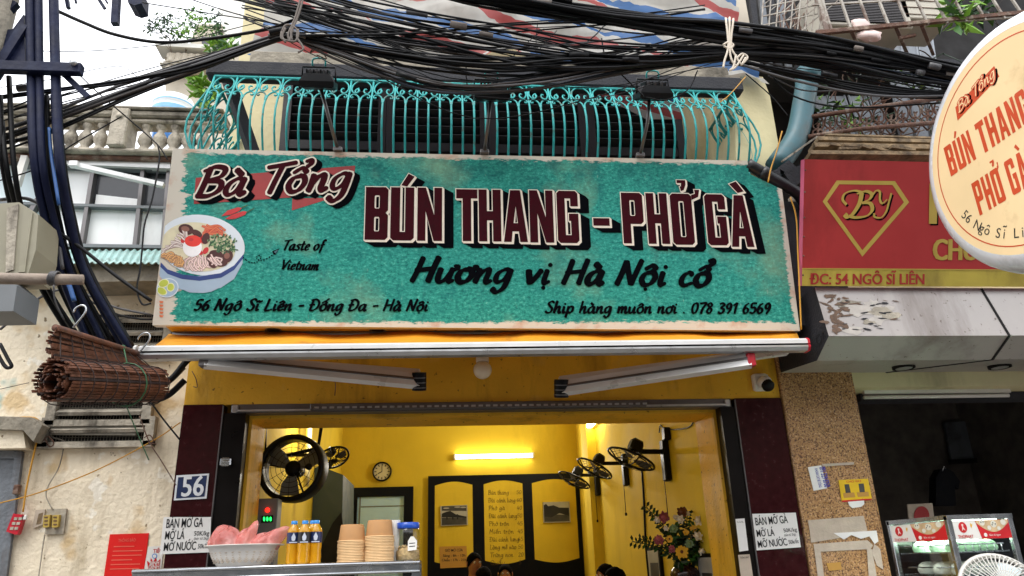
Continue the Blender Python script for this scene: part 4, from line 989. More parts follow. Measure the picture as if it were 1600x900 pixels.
LC=[([(85,15),(130,35),(180,54),(250,66),(330,60),(420,45),(470,28),(560,8)],.011,'cable_black','thick black cable drooping in the sky between the pole and the tarpaulin'),
([(222,4),(310,18),(400,32),(520,50),(640,60)],.004,'cable_black','thin black wire from the lamp top left to the grey tie'),
([(290,-4),(350,16),(410,33)],.004,'cable_black','thin black wire crossing above the small tree'),
([(350,-4),(410,8),(470,20)],.006,'cable_black','short black cable at the top edge over the tarpaulin corner'),
([(0,137),(90,122),(150,108),(190,104),(212,118),(220,130)],.0025,'cable_black','hair thin wire loop against the sky'),
([(0,78),(130,80),(250,70),(310,58),(400,36)],.003,'cable_black','long thin wire crossing the sky near the crossarm'),
([(115,108),(150,142),(200,185),(245,225),(262,250)],.004,'cable_black','thin black wire falling past the balustrade pier'),
([(190,182),(150,205),(110,228),(60,262),(0,282)],.004,'cable_black','thin black wire from the balustrade pier to the beige box'),
([(247,228),(249,250),(238,310),(226,350),(222,390),(219,420),(214,452),(222,475),(236,474)],.005,'cable_black','black cable hanging beside the left edge of the signboard'),
([(60,343),(90,362),(130,390),(180,430),(236,470)],.010,'cable_black','black cable running down from the beige box to the signboard corner'),
([(0,312),(40,310),(70,325),(85,350),(92,380),(98,420)],.010,'cable_grey','grey cable arching over the beige box'),
([(0,515),(40,482),(75,458),(110,452),(140,462),(180,480),(236,492)],.008,'cable_grey','grey cable arching from the left edge under the bamboo pole'),
([(140,470),(180,490),(215,498),(238,499)],.007,'cable_black','black cable tucked under the corner of the signboard'),
([(0,537),(12,560),(18,572),(10,574),(0,560),(-20,520)],.012,'cable_black','thick black cable loop hanging at the left edge of the cream wall'),
([(234,626),(255,655),(281,687)],.006,'cable_black','short black cable from the bamboo blind to the maroon pillar'),
([(218,650),(233,690),(252,720),(275,758)],.004,'rust','thin brown wire from the vent corner to the number plate'),
([(0,608),(45,598)],.002,'cable_black','hair thin wire stretched from the left edge to the bamboo blind')]
for a in LC: loose(*a,Y=-1.25 if a[0][0][1]<420 else -.2)
LC2=[([(940,60),(945,85),(960,105),(985,130),(1005,150)],.005,'cable_black','black wire dropping from the bundle to the right floodlight'),
([(1195,105),(1240,150),(1330,168),(1480,160)],.006,'cable_black','thin black cable sagging below the bundle near the pipe'),
([(1200,118),(1250,140),(1300,142),(1340,135)],.005,'cable_grey','short grey cable looping right of the cream column'),
([(1165,115),(1205,150),(1230,180)],.004,'cable_black','thin black wire slanting across the cream column top'),
([(905,75),(930,55),(945,40),(965,36)],.004,'cable_black','curled black wire tail above the white rope tie'),
([(1090,110),(1075,140),(1040,156),(1010,152)],.004,'cable_black','thin black wire from the bundle to the right floodlight'),
([(850,45),(820,70),(795,95)],.003,'cable_black','thin stray black wire crossing the tarpaulin leftward'),
([(870,48),(845,75),(830,98)],.003,'cable_black','thin stray black wire crossing the tarpaulin beside another'),
([(840,35),(838,70),(850,90)],.003,'cable_black','short black wire hanging in front of the tarpaulin'),
([(730,88),(728,110),(730,135)],.004,'cable_black','short black wire tying the cables above the middle floodlight'),
([(470,58),(490,70),(485,82),(498,76),(510,92),(495,86)],.004,'rust','tangle of brown tie wire right of the grey tie'),
([(1235,308),(1244,340),(1247,400),(1250,470),(1252,515)],.005,'cable_yellow','yellow cable down the right edge of the teal signboard'),
([(1222,205),(1214,235),(1205,262),(1200,285)],.005,'cable_yellow','yellow cable against the teal pipe and cream column'),
([(1165,120),(1140,148),(1125,160)],.004,'cable_yellow','short yellow cable at the top right railing corner')]
for a in LC2: loose(*a,Y=-1.28 if a[2]!='cable_yellow' else -.78)
def tie(label,mat,pts_list,r,Y=-1.45):
    root=thing('cable_tie',at(*pts_list[0][0],Y),label,'tie')
    for p in pts_list:
        m=MB(); m.tube([at(x,y,Y+(d[0] if d else 0)) for x,y,*d in p],r,mat,6,5); m.build('strand',root)
tie('white rope binding the cable bundles above the cream column','rope_white',[[(1134,28),(1138,70),(1132,95),(1130,106)],[(1140,27),(1140,68),(1142,90),(1150,104)],[(1146,29),(1142,70),(1150,88),(1158,100),(1165,90)],[(1130,70),(1138,66),(1146,70),(1140,76),(1131,72)],[(1150,86),(1146,104),(1140,110),(1150,104),(1162,86)],[(1150,92),(1160,84),(1168,90),(1158,102)]],.0065,-1.52)
tie('grey wire tie hanging from above and holding the cables at left','rope_grey',[[(476,-10),(466,24),(457,46),(453,64)],[(472,-10),(462,25),(455,44),(456,64)],[(440,50),(446,40),(456,40),(466,50),(462,64),(452,64),(440,60),(440,50)],[(446,44),(441,56),(446,66)],[(454,44),(450,56),(455,66)],[(466,46),(464,58),(470,68),(474,76),(466,82)]],.0065,-1.5)
# ------------------------------------------------------------------ utility pole and the cables strapped to it, top left
PY=-1.5
pole=thing('utility_pole',(at(60,100,PY).x,PY,0),'dark steel utility pole with a crossarm at the upper left edge','pole')
m=MB(); f=front(PY,50,100)
def pxbar(mb,x0,x1,y0,y1,Y,d,mat): 
    a=at(x0,y1,Y); b_=at(x1,y1,Y); c=at(x0,y0,Y); mb.bx(a.x,b_.x,Y,Y+d,a.z,c.z,mat,.004)
m.tube([(at(-95,300,PY).x,PY,0),(at(-95,300,PY).x,PY,6.5)],.13,'concrete',20); m.build('post',pole)
for pth,r_ in (([(46,-30),(49,120),(54,250),(70,340),(98,435),(142,545)],.026),([(60,-30),(62,120),(66,250),(84,340),(112,430),(166,545)],.022),([(83,-30),(87,120),(93,250),(108,335),(133,425),(202,545)],.027)):
    m=MB(); m.tube([at(x,y,PY+(0 if i<3 else .17*(i-2))) for i,(x,y) in enumerate(pth)],[r_,r_*.7],'pole_steel',10,6); m.build('conduit',pole)
m=MB(); a=at(-95,107,PY-.05); b_=at(127,106,PY-.05); m.bx(a.x,b_.x,PY-.06,PY-.012,a.z,a.z+.062,'pole_steel',.004); m.pxprism([(-95,107),(-95,60),(20,45),(37,22),(40,106)],PY,.02,'pole_steel'); m.build('crossarm',pole)
m=MB(); m.beam(at(40,42,PY),at(-10,120,PY),.05,.05,'pole_steel'); m.beam(at(25,5,PY),at(-20,50,PY),.04,.04,'pole_steel'); m.beam(at(92,108,PY),at(138,152,PY),.02,.03,'pole_steel'); m.build('strut',pole)
m=MB(); m.lathe([(.018,0),(.018,.02),(0,.02)],at(116,99,PY-.06),'alu',(0,-1,0),12); m.build('bolt',pole)
riser=thing('cable_riser',at(110,380,-1.42),'thick dark cables and conduits curving down from the utility pole behind the bamboo blind','cables')
RS=[([(0,150),(3,240),(20,330),(60,440),(120,540)],.022),([(47,180),(52,250),(70,330),(100,430),(150,540)],.024),([(58,150),(62,250),(80,340),(106,430),(160,545)],.024),([(66,150),(70,250),(88,340),(112,420),(172,545)],.022),
([(84,150),(90,240),(102,330),(127,420),(190,540)],.026),([(92,150),(97,240),(112,330),(138,420),(208,545)],.024),([(55,150),(56,250),(66,330),(90,440),(140,540)],.016),([(74,150),(76,250),(92,340),(118,430),(180,540)],.017),([(88,150),(93,250),(108,345),(131,430),(198,545)],.015),([(14,120),(22,260),(40,350),(75,450),(135,545)],.02),([(3,190),(10,260),(30,340),(66,440),(118,520)],.02)]
for p,r in RS:
    m=MB(); m.tube([at(x,y,-1.42 if i<2 else -1.42+.18*(i-1)) for i,(x,y) in enumerate(p)],r*.72,'pole_steel' if r>.025 else 'cable_black',8,6); m.build('cable',riser)
loose([(77,200),(80,240),(92,320)],.009,'conduit_blue','short blue conduit among the dark riser cables',-1.5)
loose([(102,432),(108,445),(116,470)],.012,'conduit_blue','blue conduit piece under the bamboo pole end',-1.5)
loose([(246,606),(270,590),(290,566),(310,548)],.02,'cable_black','thick black conduit bending behind the right end of the bamboo blind',-.2)
loose([(232,628),(262,618),(289,594)],.02,'cable_black','lower black conduit curving up to the yellow fascia edge',-.15)
loose([(250,606),(268,594),(288,574)],.014,'box_grey','grey conduit bending up beside the fascia edge',-.12)
# meter box and bamboo pole end
f=front(-1.5,0,330)
mb_=thing('meter_box',at(20,400,-1.5),'beige metal meter box at the left edge in front of the dark risers','box')
m=MB(); m.prism(f,[f.L(*q) for q in ((-60,322),(30,316),(60,335),(56,390),(44,428),(-60,428))],0,-.22,'box_beige'); m.build('box_body',mb_)
m=MB(); m.prism(f,[f.L(*q) for q in ((12,326),(30,320),(22,422),(10,426))],.008,-.002,'old_white'); m.prism(f,[f.L(*q) for q in ((38,322),(52,333),(40,426),(30,426))],.008,-.002,'box_beige'); m.build('door_panel',mb_)
m=MB(); m.prism(f,[f.L(*q) for q in ((-60,428),(10,430),(30,448),(24,488),(-60,490))],.02,-.2,'box_grey'); tag(m.build('junction_box'),'grey junction box under the bamboo pole at the left edge','box')
bp_=thing('bamboo_pole',at(60,434,-1.75),'weathered bamboo pole end sticking in from the left edge under the meter box','pole')
m=MB(); m.tube([at(-80,434,-1.8),at(60,436,-1.75),at(130,437,-1.72)],[.028,.024],'bamboo_pole',12); m.build('stem',bp_)
m=MB(); 
for k in range(5):
    c=at(80+k*2.4,435,-1.745); m.tube([c+V((.004*math.sin(a),.031*math.cos(a),.031*math.sin(a))) for a in [6.28*i/14 for i in range(14)]],.004,'cable_grey',5,closed=True)
m.tube([at(84,445,-1.78),at(86,470,-1.75),at(100,500,-1.7)],.004,'cable_grey',5,4); m.build('wire_binding',bp_)
# ------------------------------------------------------------------ the old building on the left
LY=.15
old=thing('old_building',(-3.6,LY,0),'old cream plastered building left of the shop with louvred vents and a roof balustrade','building')
zc=at(190,440,LY).z
m=MB(); m.bx(-7.5,XL-.004,LY,LY+.3,0,zc,'cream_wall'); m.build('wall',old)
m=MB(); m.pxprism([(130,417),(262,415),(262,438),(132,441)],LY-.28,.5,'concrete'); m.build('ledge',old)
# concrete ledge over the door at the far left
m=MB(); m.pxprism([(-90,648),(50,652),(66,664),(52,690),(36,672),(-90,668)],LY-.16,.16,'concrete'); m.pxprism([(-90,669),(36,673),(40,700),(-90,702)],LY-.12,.12,'cream_wall'); m.build('ledge',old)
def vent(pxs,label,nsl,Y=LY):
    f=front(Y,*pxs[3]); P=[f.L(*q) for q in pxs]   # tl,tr,br,bl
    x0=min(p[0] for p in P); x1=max(p[0] for p in P); y0=min(p[1] for p in P); y1=max(p[1] for p in P)
    m=MB(); m.prism(f,[(x0,y0),(x1,y0),(x1,y1),(x0,y1)],.004,-.02,'void_dark')
    for a,b_,c,d in ((x0-.03,y0-.04,x0+.03,y1),(x1-.03,y0-.04,x1+.03,y1),(x0-.03,y0-.05,x1+.03,y0-.01)):
        m.prism(f,[(a,b_),(c,b_),(c,d),(a,d)],.06,.001,'old_white')
    v=m.build('vent',old)
    s=MB()
    for i in range(nsl):
        z=y0+(i+.5)*(y1-y0)/nsl; s.box(f.P((x0+x1)/2,z,.03),(x1-x0-.07,.075,.024),'old_white',(V((1,0,0)),V((0,.85,.5)),V((0,-.5,.85))))
    s.build('slat',v)
    g=MB(); 
    for i in range(30):
        x=x0+.04+(x1-x0-.08)*i/29; g.tube([f.P(x,y0,.012),f.P(x,y1,.012)],.0022,'mesh_metal',4)
    for i in range(max(6,int((y1-y0)/.025))):
        z=y0+(y1-y0)*i/max(6,int((y1-y0)/.025)); g.tube([f.P(x0+.03,z,.012),f.P(x1-.03,z,.012)],.0022,'mesh_metal',4)
    g.build('mesh',v)
vent([(140,492),(262,495),(262,552),(140,552)],'',3)
vent([(92,612),(232,618),(232,655),(92,655)],'',2)
vent([(80,655),(232,657),(236,688),(80,688)],'',1)
m=MB(); f=front(LY,90,664); m.prism(f,[f.L(*q) for q in ((86,657),(216,659),(216,682),(84,681))],.05,.022,'mesh_metal'); m.build('mesh_screen',old)
# door shutter far left
dr=MB(); dr.pxprism([(-60,704),(36,706),(10,905),(-60,905)],LY-.02,.02,'grey_wood'); od=dr.build('door',old)
m=MB(); 
f=front(LY-.02,0,706)
m.prism(f,[f.L(*q) for q in ((26,706),(37,706),(12,905),(0,905))],.02,.001,'grey_wood'); m.prism(f,[f.L(*q) for q in ((-60,704),(26,705),(25,717),(-60,716))],.02,.001,'grey_wood'); m.build('door_frame',od)
m=MB(); m.box(at(27,765,LY-.05),(.035,.04,.06),'rust',None,.004); m.build('hinge',od)
# upper storey: windows, tin roof, terrace balustrade
WY=.64
f=front(WY,100,385)
m=MB(); zt_=at(150,246,WY).z; m.bx(-7.5,XL+.15,WY+.06,WY+.4,3.2,at(180,238,.55).z-.04,'old_white'); m.build('upper_wall',old)
def wpane(pxs,mat,dep=-.03):
    m=MB(); m.prism(f,[f.L(*q) for q in pxs],dep,dep-.012,mat); return m
win=MB()
for a,b_,w_ in (((96,255),(20,382),4),((148,262),(128,385),3),((225,266),(212,385),3),((265,268),(255,388),3)):
    win.prism(f,[f.L(a[0]-w_,a[1]),f.L(a[0]+w_,a[1]),f.L(b_[0]+w_,b_[1]),f.L(b_[0]-w_,b_[1])][::-1],.03,-.05,'alu_dark')
for a,b_,w_ in (((96,322),(262,327),2),((-20,318),(96,322),2),((20,384),(262,388),2.5),((30,258),(262,266),3)):
    win.prism(f,[f.L(a[0],a[1]-w_),f.L(b_[0],b_[1]-w_),f.L(b_[0],b_[1]+w_),f.L(a[0],a[1]+w_)],.034,-.045,'box_grey')
wo=win.build('window',old)
for q,mt in (([(-20,255),(96,258),(85,320),(-20,316)],'pane_blue'),([(96,258),(148,262),(140,320),(85,320)],'pane_white'),([(148,262),(225,266),(222,324),(140,320)],'pane_dark'),([(225,266),(266,268),(262,326),(222,324)],'pane_dark'),([(-20,320),(85,322),(70,384),(-20,382)],'pane_blue'),([(85,322),(140,324),(130,385),(70,384)],'pane_white'),([(140,324),(222,327),(212,386),(130,385)],'pane_white'),([(222,327),(262,328),(258,388),(212,386)],'pane_white')):
    wpane(q,mt).build('pane',wo)
wpane([(149,302),(222,310),(222,324),(146,320)],'pane_white',-.02).build('pane',wo)
m=MB(); m.pxprism([(98,246),(266,254),(266,263),(98,256)],WY-.07,.06,'alu_white'); m.beam(at(112,257,WY-.3),at(256,290,WY-.2),.05,.035,'alu_white'); m.box(at(116,257,WY-.32),(.07,.05,.05),'alu_white',None,.006); m.build('window_shade',old)
m=MB(); m.beam(at(40,245,WY-.1),at(26,290,WY-.1),.05,.05,'far_white'); m.build('drain_pipe',old)
# corrugated sheet below the windows
ca=at(56,392,WY-.02); cb=at(262,390,WY-.02); ea=at(58,409,LY-.34); eb=at(252,411,LY-.34)
m=MB(); K=160; vs=[];fs=[]
for j in range(5):
    for i in range(K+1):
        s=i/K; q=V((ca.x-.4,ca.y,ca.z)).lerp(cb,s).lerp(V((ea.x-.4,ea.y,ea.z)).lerp(eb,s),j/4); q.z+=.009*math.sin(s*2*PI*26); vs.append(q)
for j in range(4):
    for i in range(K): a=j*(K+1)+i; fs.append((a,a+K+1,a+K+2,a+1))
m.add(vs,fs,'tin_roof',True); o=m.build('tin_roof',old); o.modifiers.new('s','SOLIDIFY').thickness=.006
# terrace balustrade
BYt=.55
za=at(180,238,BYt).z; zb2=at(180,180,BYt).z; xl=-6.5; xr=at(352,200,BYt).x
m=MB(); m.bx(xl,xr,BYt-.08,BYt+.3,za-.035,za,'old_white',.01); m.bx(xl,xr,BYt-.02,BYt+.1,za-.075,za-.036,'rust',.008); m.build('cornice',old)
m=MB(); m.bx(xl,xr,BYt-.09,BYt+.13,zb2-.06,zb2+.0,'concrete',.015); m.bx(xl,xr,BYt-.06,BYt+.1,zb2-.1,zb2-.061,'old_white',.01); m.bx(xl,xr,BYt-.11,BYt+.15,zb2+.001,zb2+.03,'concrete',.01); m.build('handrail',old)
xp=at(193,210,BYt).x
m=MB(); m.bx(xp-.07,xp+.07,BYt-.12,BYt+.1,za,zb2-.0,'old_white',.01); m.lathe([(.03,0),(.03,.01),(0,.016)],(xp,BYt-.12,zb2-.08),'old_white',(0,-1,0),12); m.build('pier',old)
hb=zb2-.1-za
x=xl+.05
while x<xr-.05:
    if abs(x-xp)>.11:
        m=MB(); m.lathe([(.045,0),(.045,.06*hb/.5),(.03,.1*hb/.5),(.062,.2*hb/.5),(.055,.28*hb/.5),(.026,.38*hb/.5),(.03,.42*hb/.5),(.045,.46*hb/.5),(.045,hb)],(x,BYt,za),'old_white',seg=10); m.build('baluster',old)
    x+=.118
m=MB(); m.box(at(256,212,BYt+.25),(.2,.05,.12),'blue_plastic',None,.02); tag(m.build('blue_cloth'),'bright blue plastic sheet behind the balustrade left of the railing','sheet')
m=MB(); m.ball(at(275,208,BYt+.3),.1,'white_plastic',10,8,(1.6,.8,1),.12); tag(m.build('plastic_bag'),'white plastic bag lying behind the balustrade left of the railing','bag')
# items on the cream wall
so=thing('socket_board',at(90,815,LY-.02),'beige socket board with two brown outlets on the cream wall','socket')
m=MB(); f=front(LY-.004,75,835); m.prism(f,[f.L(*q) for q in ((76,796),(106,795),(101,834),(72,835))],.02,0,'old_white'); m.build('back_board',so)
for x in (79,93):
    m=MB(); m.prism(f,[f.L(*q) for q in ((x-5,806),(x+5,805),(x+3,824),(x-6,825))],.05,.0205,'gold'); 
    for k in range(3): m.box(f.P(*f.L(x-1,809+k*5.5),.051),(.02,.004,.008),'rust')
    m.build('outlet',so)
ps=thing('power_strip',at(28,822,LY-.05),'red power strip hanging from a yellow cable beside the grey door','power strip')
m=MB(); f=front(LY-.03,20,836); m.prism(f,[f.L(*q) for q in ((26,803),(43,805),(33,834),(30,836),(15,831),(16,828))],.04,0,'red_plastic'); m.build('strip_body',ps)
m=MB()
for k in range(3):
    for s in (0,1): m.box(f.P(*f.L(32-k*3+s*7-2,811+k*7.5),.042),(.02,.004,.018),'old_white')
m.box(f.P(*f.L(42,809),.03),(.03,.02,.03),'white_plastic',None,.004); m.build('outlet',ps)
loose([(36,800),(42,760),(55,700),(64,670),(58,655),(40,652),(20,654)],.006,'cable_yellow','thick yellow cable dropping from the left ledge to the red power strip',LY-.06)
loose([(64,668),(72,676),(84,684),(98,688),(100,695),(92,730),(76,758),(72,775),(82,796)],.004,'old_white','thin pale cable from the vent to the socket board',LY-.03)
loose([(0,786),(60,770),(150,735),(240,688),(282,660)],.004,'cable_yellow','yellow cord stretched across the cream wall from the vent corner',LY-.06)
loose([(70,835),(66,860),(60,905)],.004,'old_white','thin pale cable running down the wall below the socket board',LY-.02)
loose([(66,690),(75,682),(84,692),(78,698),(70,686)],.004,'rust','tangle of brown wire at the left end of the vent sill',LY-.06)
loose([(225,684),(234,680),(240,690),(232,692),(244,694)],.004,'rust','tangle of brown wire at the right end of the vent sill',LY-.08)
f=front(LY-.003,172,834)
def wallpost(name,pxs,mat,label,cat,lines=(),inkm='ink'):
    m=MB(); m.prism(f,[f.L(*q) for q in pxs],.004,0,mat); o=m.build(name); tag(o,label,cat)
    t=MB()
    for tx,p0,p1,h,b_,im in lines:
        g=f.sub(p0,p1); t.text(g,tx,0,0,h/215,im,.0055,w=g.len,bold=b_)
    if lines: t.build('printed_text',o)
    return o
o=wallpost('red_poster',[(172,835),(233,833),(224,905),(162,905)],'red_poster','red poster with faint pale lines on the cream wall','poster',[('THÔNG BÁO',(185,847),(212,846),4,.01,'poster_line')])
m=MB()
for k in range(6):
    g=f.sub((178-k*1.2,855+k*7),(224-k*1.2,854+k*7)); L_=g.len*(1 if k%3 else .7); m.prism(g,[(0,0),(L_,0),(L_,.006),(0,.006)],.0052,.0042,'poster_line')
m.build('printed_line',o)
o=wallpost('small_poster',[(232,854),(256,853),(252,890),(225,891)],'white_plastic','small white poster with a red flame mark beside the red poster','poster',[('TIÊU',(239,864),(254,863.5),5,.02,'label_red')])
m=MB(); fl_=[(232,890),(230,876),(235,880),(236,872),(240,877),(244,871),(246,878),(251,873),(250,889)]; m.prism(f,[f.L(*q) for q in fl_],.0055,.0042,'label_red'); m.prism(f,[f.L(*q) for q in ell(242,869,4,4,0,14)],.0055,.0042,'blue_plastic'); m.prism(f,[f.L(*q) for q in ell(242,869,2.8,2.8,0,14)],.0062,.0052,'white_plastic')
g=f.sub((234,883),(249,882)); m.text(g,'BÌNH',0,0,.022,'white_plastic',.0068,w=g.len,bold=.02); g=f.sub((232,889),(249,888)); m.text(g,'ĐỊNH',0,0,.022,'white_plastic',.0068,w=g.len,bold=.02)
m.build('flame_mark',o)
# patches of bare plaster
m=MB(); m.prism(f,[f.L(*q) for q in ((57,797),(72,796),(68,820),(55,825),(52,823))],.012,.0,'paper_old'); m.prism(f,[f.L(*q) for q in ((62,803),(69,801),(66,818),(58,820))],.0135,.0125,'wood_old'); tag(m.build('torn_card'),'torn card scrap on the cream wall just left of the socket board','card')
# ------------------------------------------------------------------ far buildings, tank and plants
FY=4.0
fb=thing('far_building',at(300,150,FY),'pale apartment building rising behind the terrace balustrade','building')
m=MB(); f=front(FY,250,300)
m.prism(f,[f.L(*q) for q in ((262,330),(257,82),(268,78),(300,84),(330,86),(420,86),(420,330))],0,-2,'far_wall'); m.build('wall',fb)
m=MB(); m.prism(f,[f.L(*q) for q in ((268,30),(274,0),(282,-20),(330,-20),(345,40),(352,90),(268,84))],-.8,-2.4,'far_wall'); m.prism(f,[f.L(*q) for q in ((330,-30),(420,-30),(420,82),(360,82),(345,40))],-.2,-2.4,'far_white'); m.build('upper_block',fb)
m=MB(); m.prism(f,[f.L(*q) for q in ((252,82),(340,88),(340,94),(252,89))],.25,-.05,'far_white'); m.prism(f,[f.L(*q) for q in ((256,108),(340,113),(340,117),(256,112))],.2,-.05,'far_white')
m.build('parapet',fb)
for k in range(6):
    q=at(267+k*10.5,110+k*.5,FY-.12); m=MB(); h=at(267,88,FY).z-at(267,110,FY).z; m.lathe([(.09,0),(.05,.06),(.12,.3*h),(.06,.7*h),(.09,h)],q,'far_wall',seg=8); m.build('baluster',fb)
wn=MB()
for q in (((290,2),(306,2),(308,30),(292,30)),((312,2),(322,2),(325,30),(314,30))): wn.prism(f,[f.L(*p) for p in q],-.78,-.83,'pane_dark')
wn.build('window',fb)
m=MB(); q=at(270,181,2.2); m.lathe([(.22,-1.2),(.22,.04),(.205,.05),(.22,.07),(.22,.13),(.19,.19),(.1,.225),(0,.235)],q,'tank_white',seg=28); tk=tag(m.build('water_tank'),'white domed water tank behind the terrace balustrade','water tank')
m=MB(); m.lathe([(.223,-.03),(.223,.03)],q,'tank_blue',seg=28,caps=False); m.lathe([(.222,.09),(.222,.105)],q,'tank_blue',seg=28,caps=False); m.build('blue_band',tk); m=MB(); m.lathe([(.03,0),(.025,.03),(0,.035)],q+V((0,0,.23)),'tank_blue',seg=12); m.build('cap',tk)
rl=random.Random(21)
def leaves(mb,c,rad,n,size,mats,droop=0):
    for k in range(n):
        d=V((rl.gauss(0,1),rl.gauss(0,1),rl.gauss(0,1))); d=d.normalized()*(rl.random()**.45)
        p=V(c)+V((d.x*rad[0],d.y*rad[1],d.z*rad[2])); s=size*rl.uniform(.6,1.4)
        u=V((rl.gauss(0,1),rl.gauss(0,1),rl.gauss(0,.6)-droop)).normalized(); v=u.orthogonal().normalized(); v=(v*math.cos(k)+u.cross(v)*math.sin(k))
        w=s*.36; n_=u.cross(v)*s*.12
        mb.add([p,p+u*s*.45+v*w*.5+n_,p+u*s,p+u*s*.45-v*w*.5+n_],[(0,1,2),(0,2,3)],rl.choice(mats))
def plant(name,label,base,blobs,n,size,mats,cat='plant',stems=True,droop=0,group=None):
    t=thing(name,base,label,cat,group); m=MB()
    for c,rad in blobs: leaves(m,c,rad,n,size,mats,droop)
    m.build('foliage',t)
    if stems:
        m=MB()
        for c,rad in blobs:
            mid=V(base).lerp(V(c),.5)+V((rl.uniform(-.1,.1)*rad[0],0,0)); m.tube([V(base),mid,V(c)],[.02*max(rad),.008*max(rad)],'bark',6,4)
            for k in range(4): m.tube([V(c)-V((0,0,rad[2]*.4)),V(c)+V((rl.uniform(-.8,.8)*rad[0],rl.uniform(-.5,.5)*rad[1],rl.uniform(-.2,.8)*rad[2]))],[.01*max(rad),.004*max(rad)],'bark',5,2)
        m.build('stem',t)
A=lambda x,y,Y=FY: at(x,y,Y)
plant('roof_shrub','loose green shrub growing on the far building roof edge',A(290,82,FY-.2),[(A(300,30,FY-.2),(.20,.2,.18)),(A(310,42,FY-.2),(.2,.2,.16)),(A(288,52,FY-.3),(.18,.2,.12))],95,.075,['leaf','leaf_light'],'shrub')
plant('roof_shrub','sparse dry shrub leaning left against the sky on the far roof',A(268,82,FY-.3),[(A(252,40,FY-.3),(.16,.2,.14)),(A(262,52,FY-.3),(.22,.2,.12)),(A(236,42,FY-.3),(.1,.1,.1)),(A(262,30,FY-.3),(.12,.12,.1))],60,.07,['leaf','leaf_dark'],'shrub')
plant('roof_shrub','dark green shrub at the corner of the far upper block',A(335,80,FY-.4),[(A(336,38,FY-.4),(.16,.2,.26)),(A(345,62,FY-.4),(.12,.2,.16))],90,.08,['leaf_dark','leaf'],'shrub')
plant('roof_shrub','bright green fern by the balcony left of the eave slab',A(345,84,2.2),[(A(350,72,2.2),(.2,.15,.1))],90,.11,['leaf_light','leaf'],'shrub')
plant('potted_plant','spiky light green plant beside the left end of the railing',A(318,160,.9),[(A(317,134,.9),(.09,.1,.09)),(A(320,150,.9),(.07,.1,.1))],40,.13,['leaf_light'],'plant')
# lamp hanging against the sky at the top edge
sl=thing('street_lamp',at(182,20,-1.2),'dark lamp and stays hanging from the top edge against the sky','lamp')
m=MB(); m.beam(at(184,-30,-1.2),at(180,38,-1.2),.04,.04,'pole_steel'); m.build('hanger',sl)
m=MB(); m.beam(at(103,-10,-1.2),at(107,13,-1.2),.025,.02,'pole_steel'); m.beam(at(116,-10,-1.2),at(119,5,-1.2),.012,.012,'pole_steel'); m.beam(at(150,-8,-1.2),at(164,14,-1.2),.012,.02,'pole_steel'); m.beam(at(160,-8,-1.2),at(168,5,-1.2),.012,.012,'pole_steel'); m.build('stay',sl)
m=MB(); m.pxprism([(196,-14),(222,-14),(221,5),(210,8),(200,4)],-1.2,.12,'pole_steel'); m.build('lamp_head',sl)
# ------------------------------------------------------------------ rolled bamboo blind
bd=thing('bamboo_blind',at(150,575,-1.2),'rolled brown bamboo blind tied with green string beside the left end of the awning','blind')
rR=at(243,603,-.98); rL=at(82,596,-1.75); ax=(rL-rR).normalized(); Lr=(rL-rR).length
side=ax.cross(V((0,0,1))).normalized(); upv=side.cross(ax).normalized()
if upv.z<0: upv=-upv
m=MB(); turns=3.4; N=116; r0_,r1_=.028,.098
rr_=random.Random(2)
for i in range(N):
    t=i/(N-1); a=t*turns*2*PI; r=r0_+(r1_-r0_)*t
    d=side*math.cos(a)+upv*math.sin(a); tn=(-side*math.sin(a)+upv*math.cos(a))
    e0=rr_.uniform(-.02,.02); e1=rr_.uniform(-.02,.02)
    p0=rR+d*r-ax*(.0+e0); p1=rL+d*r+ax*e1
    m.beam(p0,p1,.006,.0118,'bamboo' if i%7 else 'bamboo_dark',tn)
rol=m.build('slat_roll',bd)
tL=at(86,512,-1.72); tR=at(216,553,-1.02)
m=MB(); m.tube([tL,tR],.017,'bamboo',10); m.build('top_rod',bd)
# hanging sheet from rod to roll
m=MB(); ns=30; b0_=rL+side*(-r1_*.2)+upv*r1_; b1_=rR+upv*r1_
for i in range(ns):
    t=(i+.5)/ns; p0=tL.lerp(rL+upv*r1_*.9,t)+V((rr_.uniform(-.02,.02),0,0)); p1=tR.lerp(rR+upv*r1_*.9,t); s=side*(.03*math.sin(PI*t)); m.beam(p0+s,p1+s,.005,.0105,'bamboo' if i%6 else 'bamboo_dark',(0,0,1))
m.build('slat_sheet',bd)
m=MB()
for k in range(9):
    t=(k+.5)/9; c=rR.lerp(rL,t); ring=[c+(side*math.cos(a)+upv*math.sin(a))*(r1_+.006) for a in [6.28*i/16 for i in range(16)]]
    m.tube(ring,.0028,'bamboo_dark',4,closed=True); m.tube([tR.lerp(tL,t),c+upv*r1_],.003,'bamboo_dark',4)
m.build('binding_thread',bd)
m=MB(); c=rR.lerp(rL,.33); ring=[c+(side*math.cos(a)+upv*math.sin(a))*(r1_+.012) for a in [6.28*i/16 for i in range(16)]]
m.tube(ring,.004,'herb',5,closed=True); tt=tR.lerp(tL,.22); m.tube([tt+V((0,0,.02)),c+upv*(r1_+.01)],.004,'herb',5); m.ball(tt,.018,'herb',8,6,(1,1,1),.3); m.tube([c-upv*r1_,c-upv*(r1_+.12)+V((.05,0,0)),c-upv*(r1_+.28)+V((.12,0,0))],.003,'herb',5,4); m.build('green_string',bd)
for (x,y) in ((128,482),(228,525)):
    Y_=-1.5 if x<200 else -1.05
    m=MB(); m.tube([at(x-14,y+30,Y_),at(x+4,y+8,Y_),at(x+6,y-2,Y_),at(x-1,y-5,Y_),at(x-10,y,Y_),at(x-13,y+6,Y_)],.005,'steel',6,4); m.build('hook',bd)
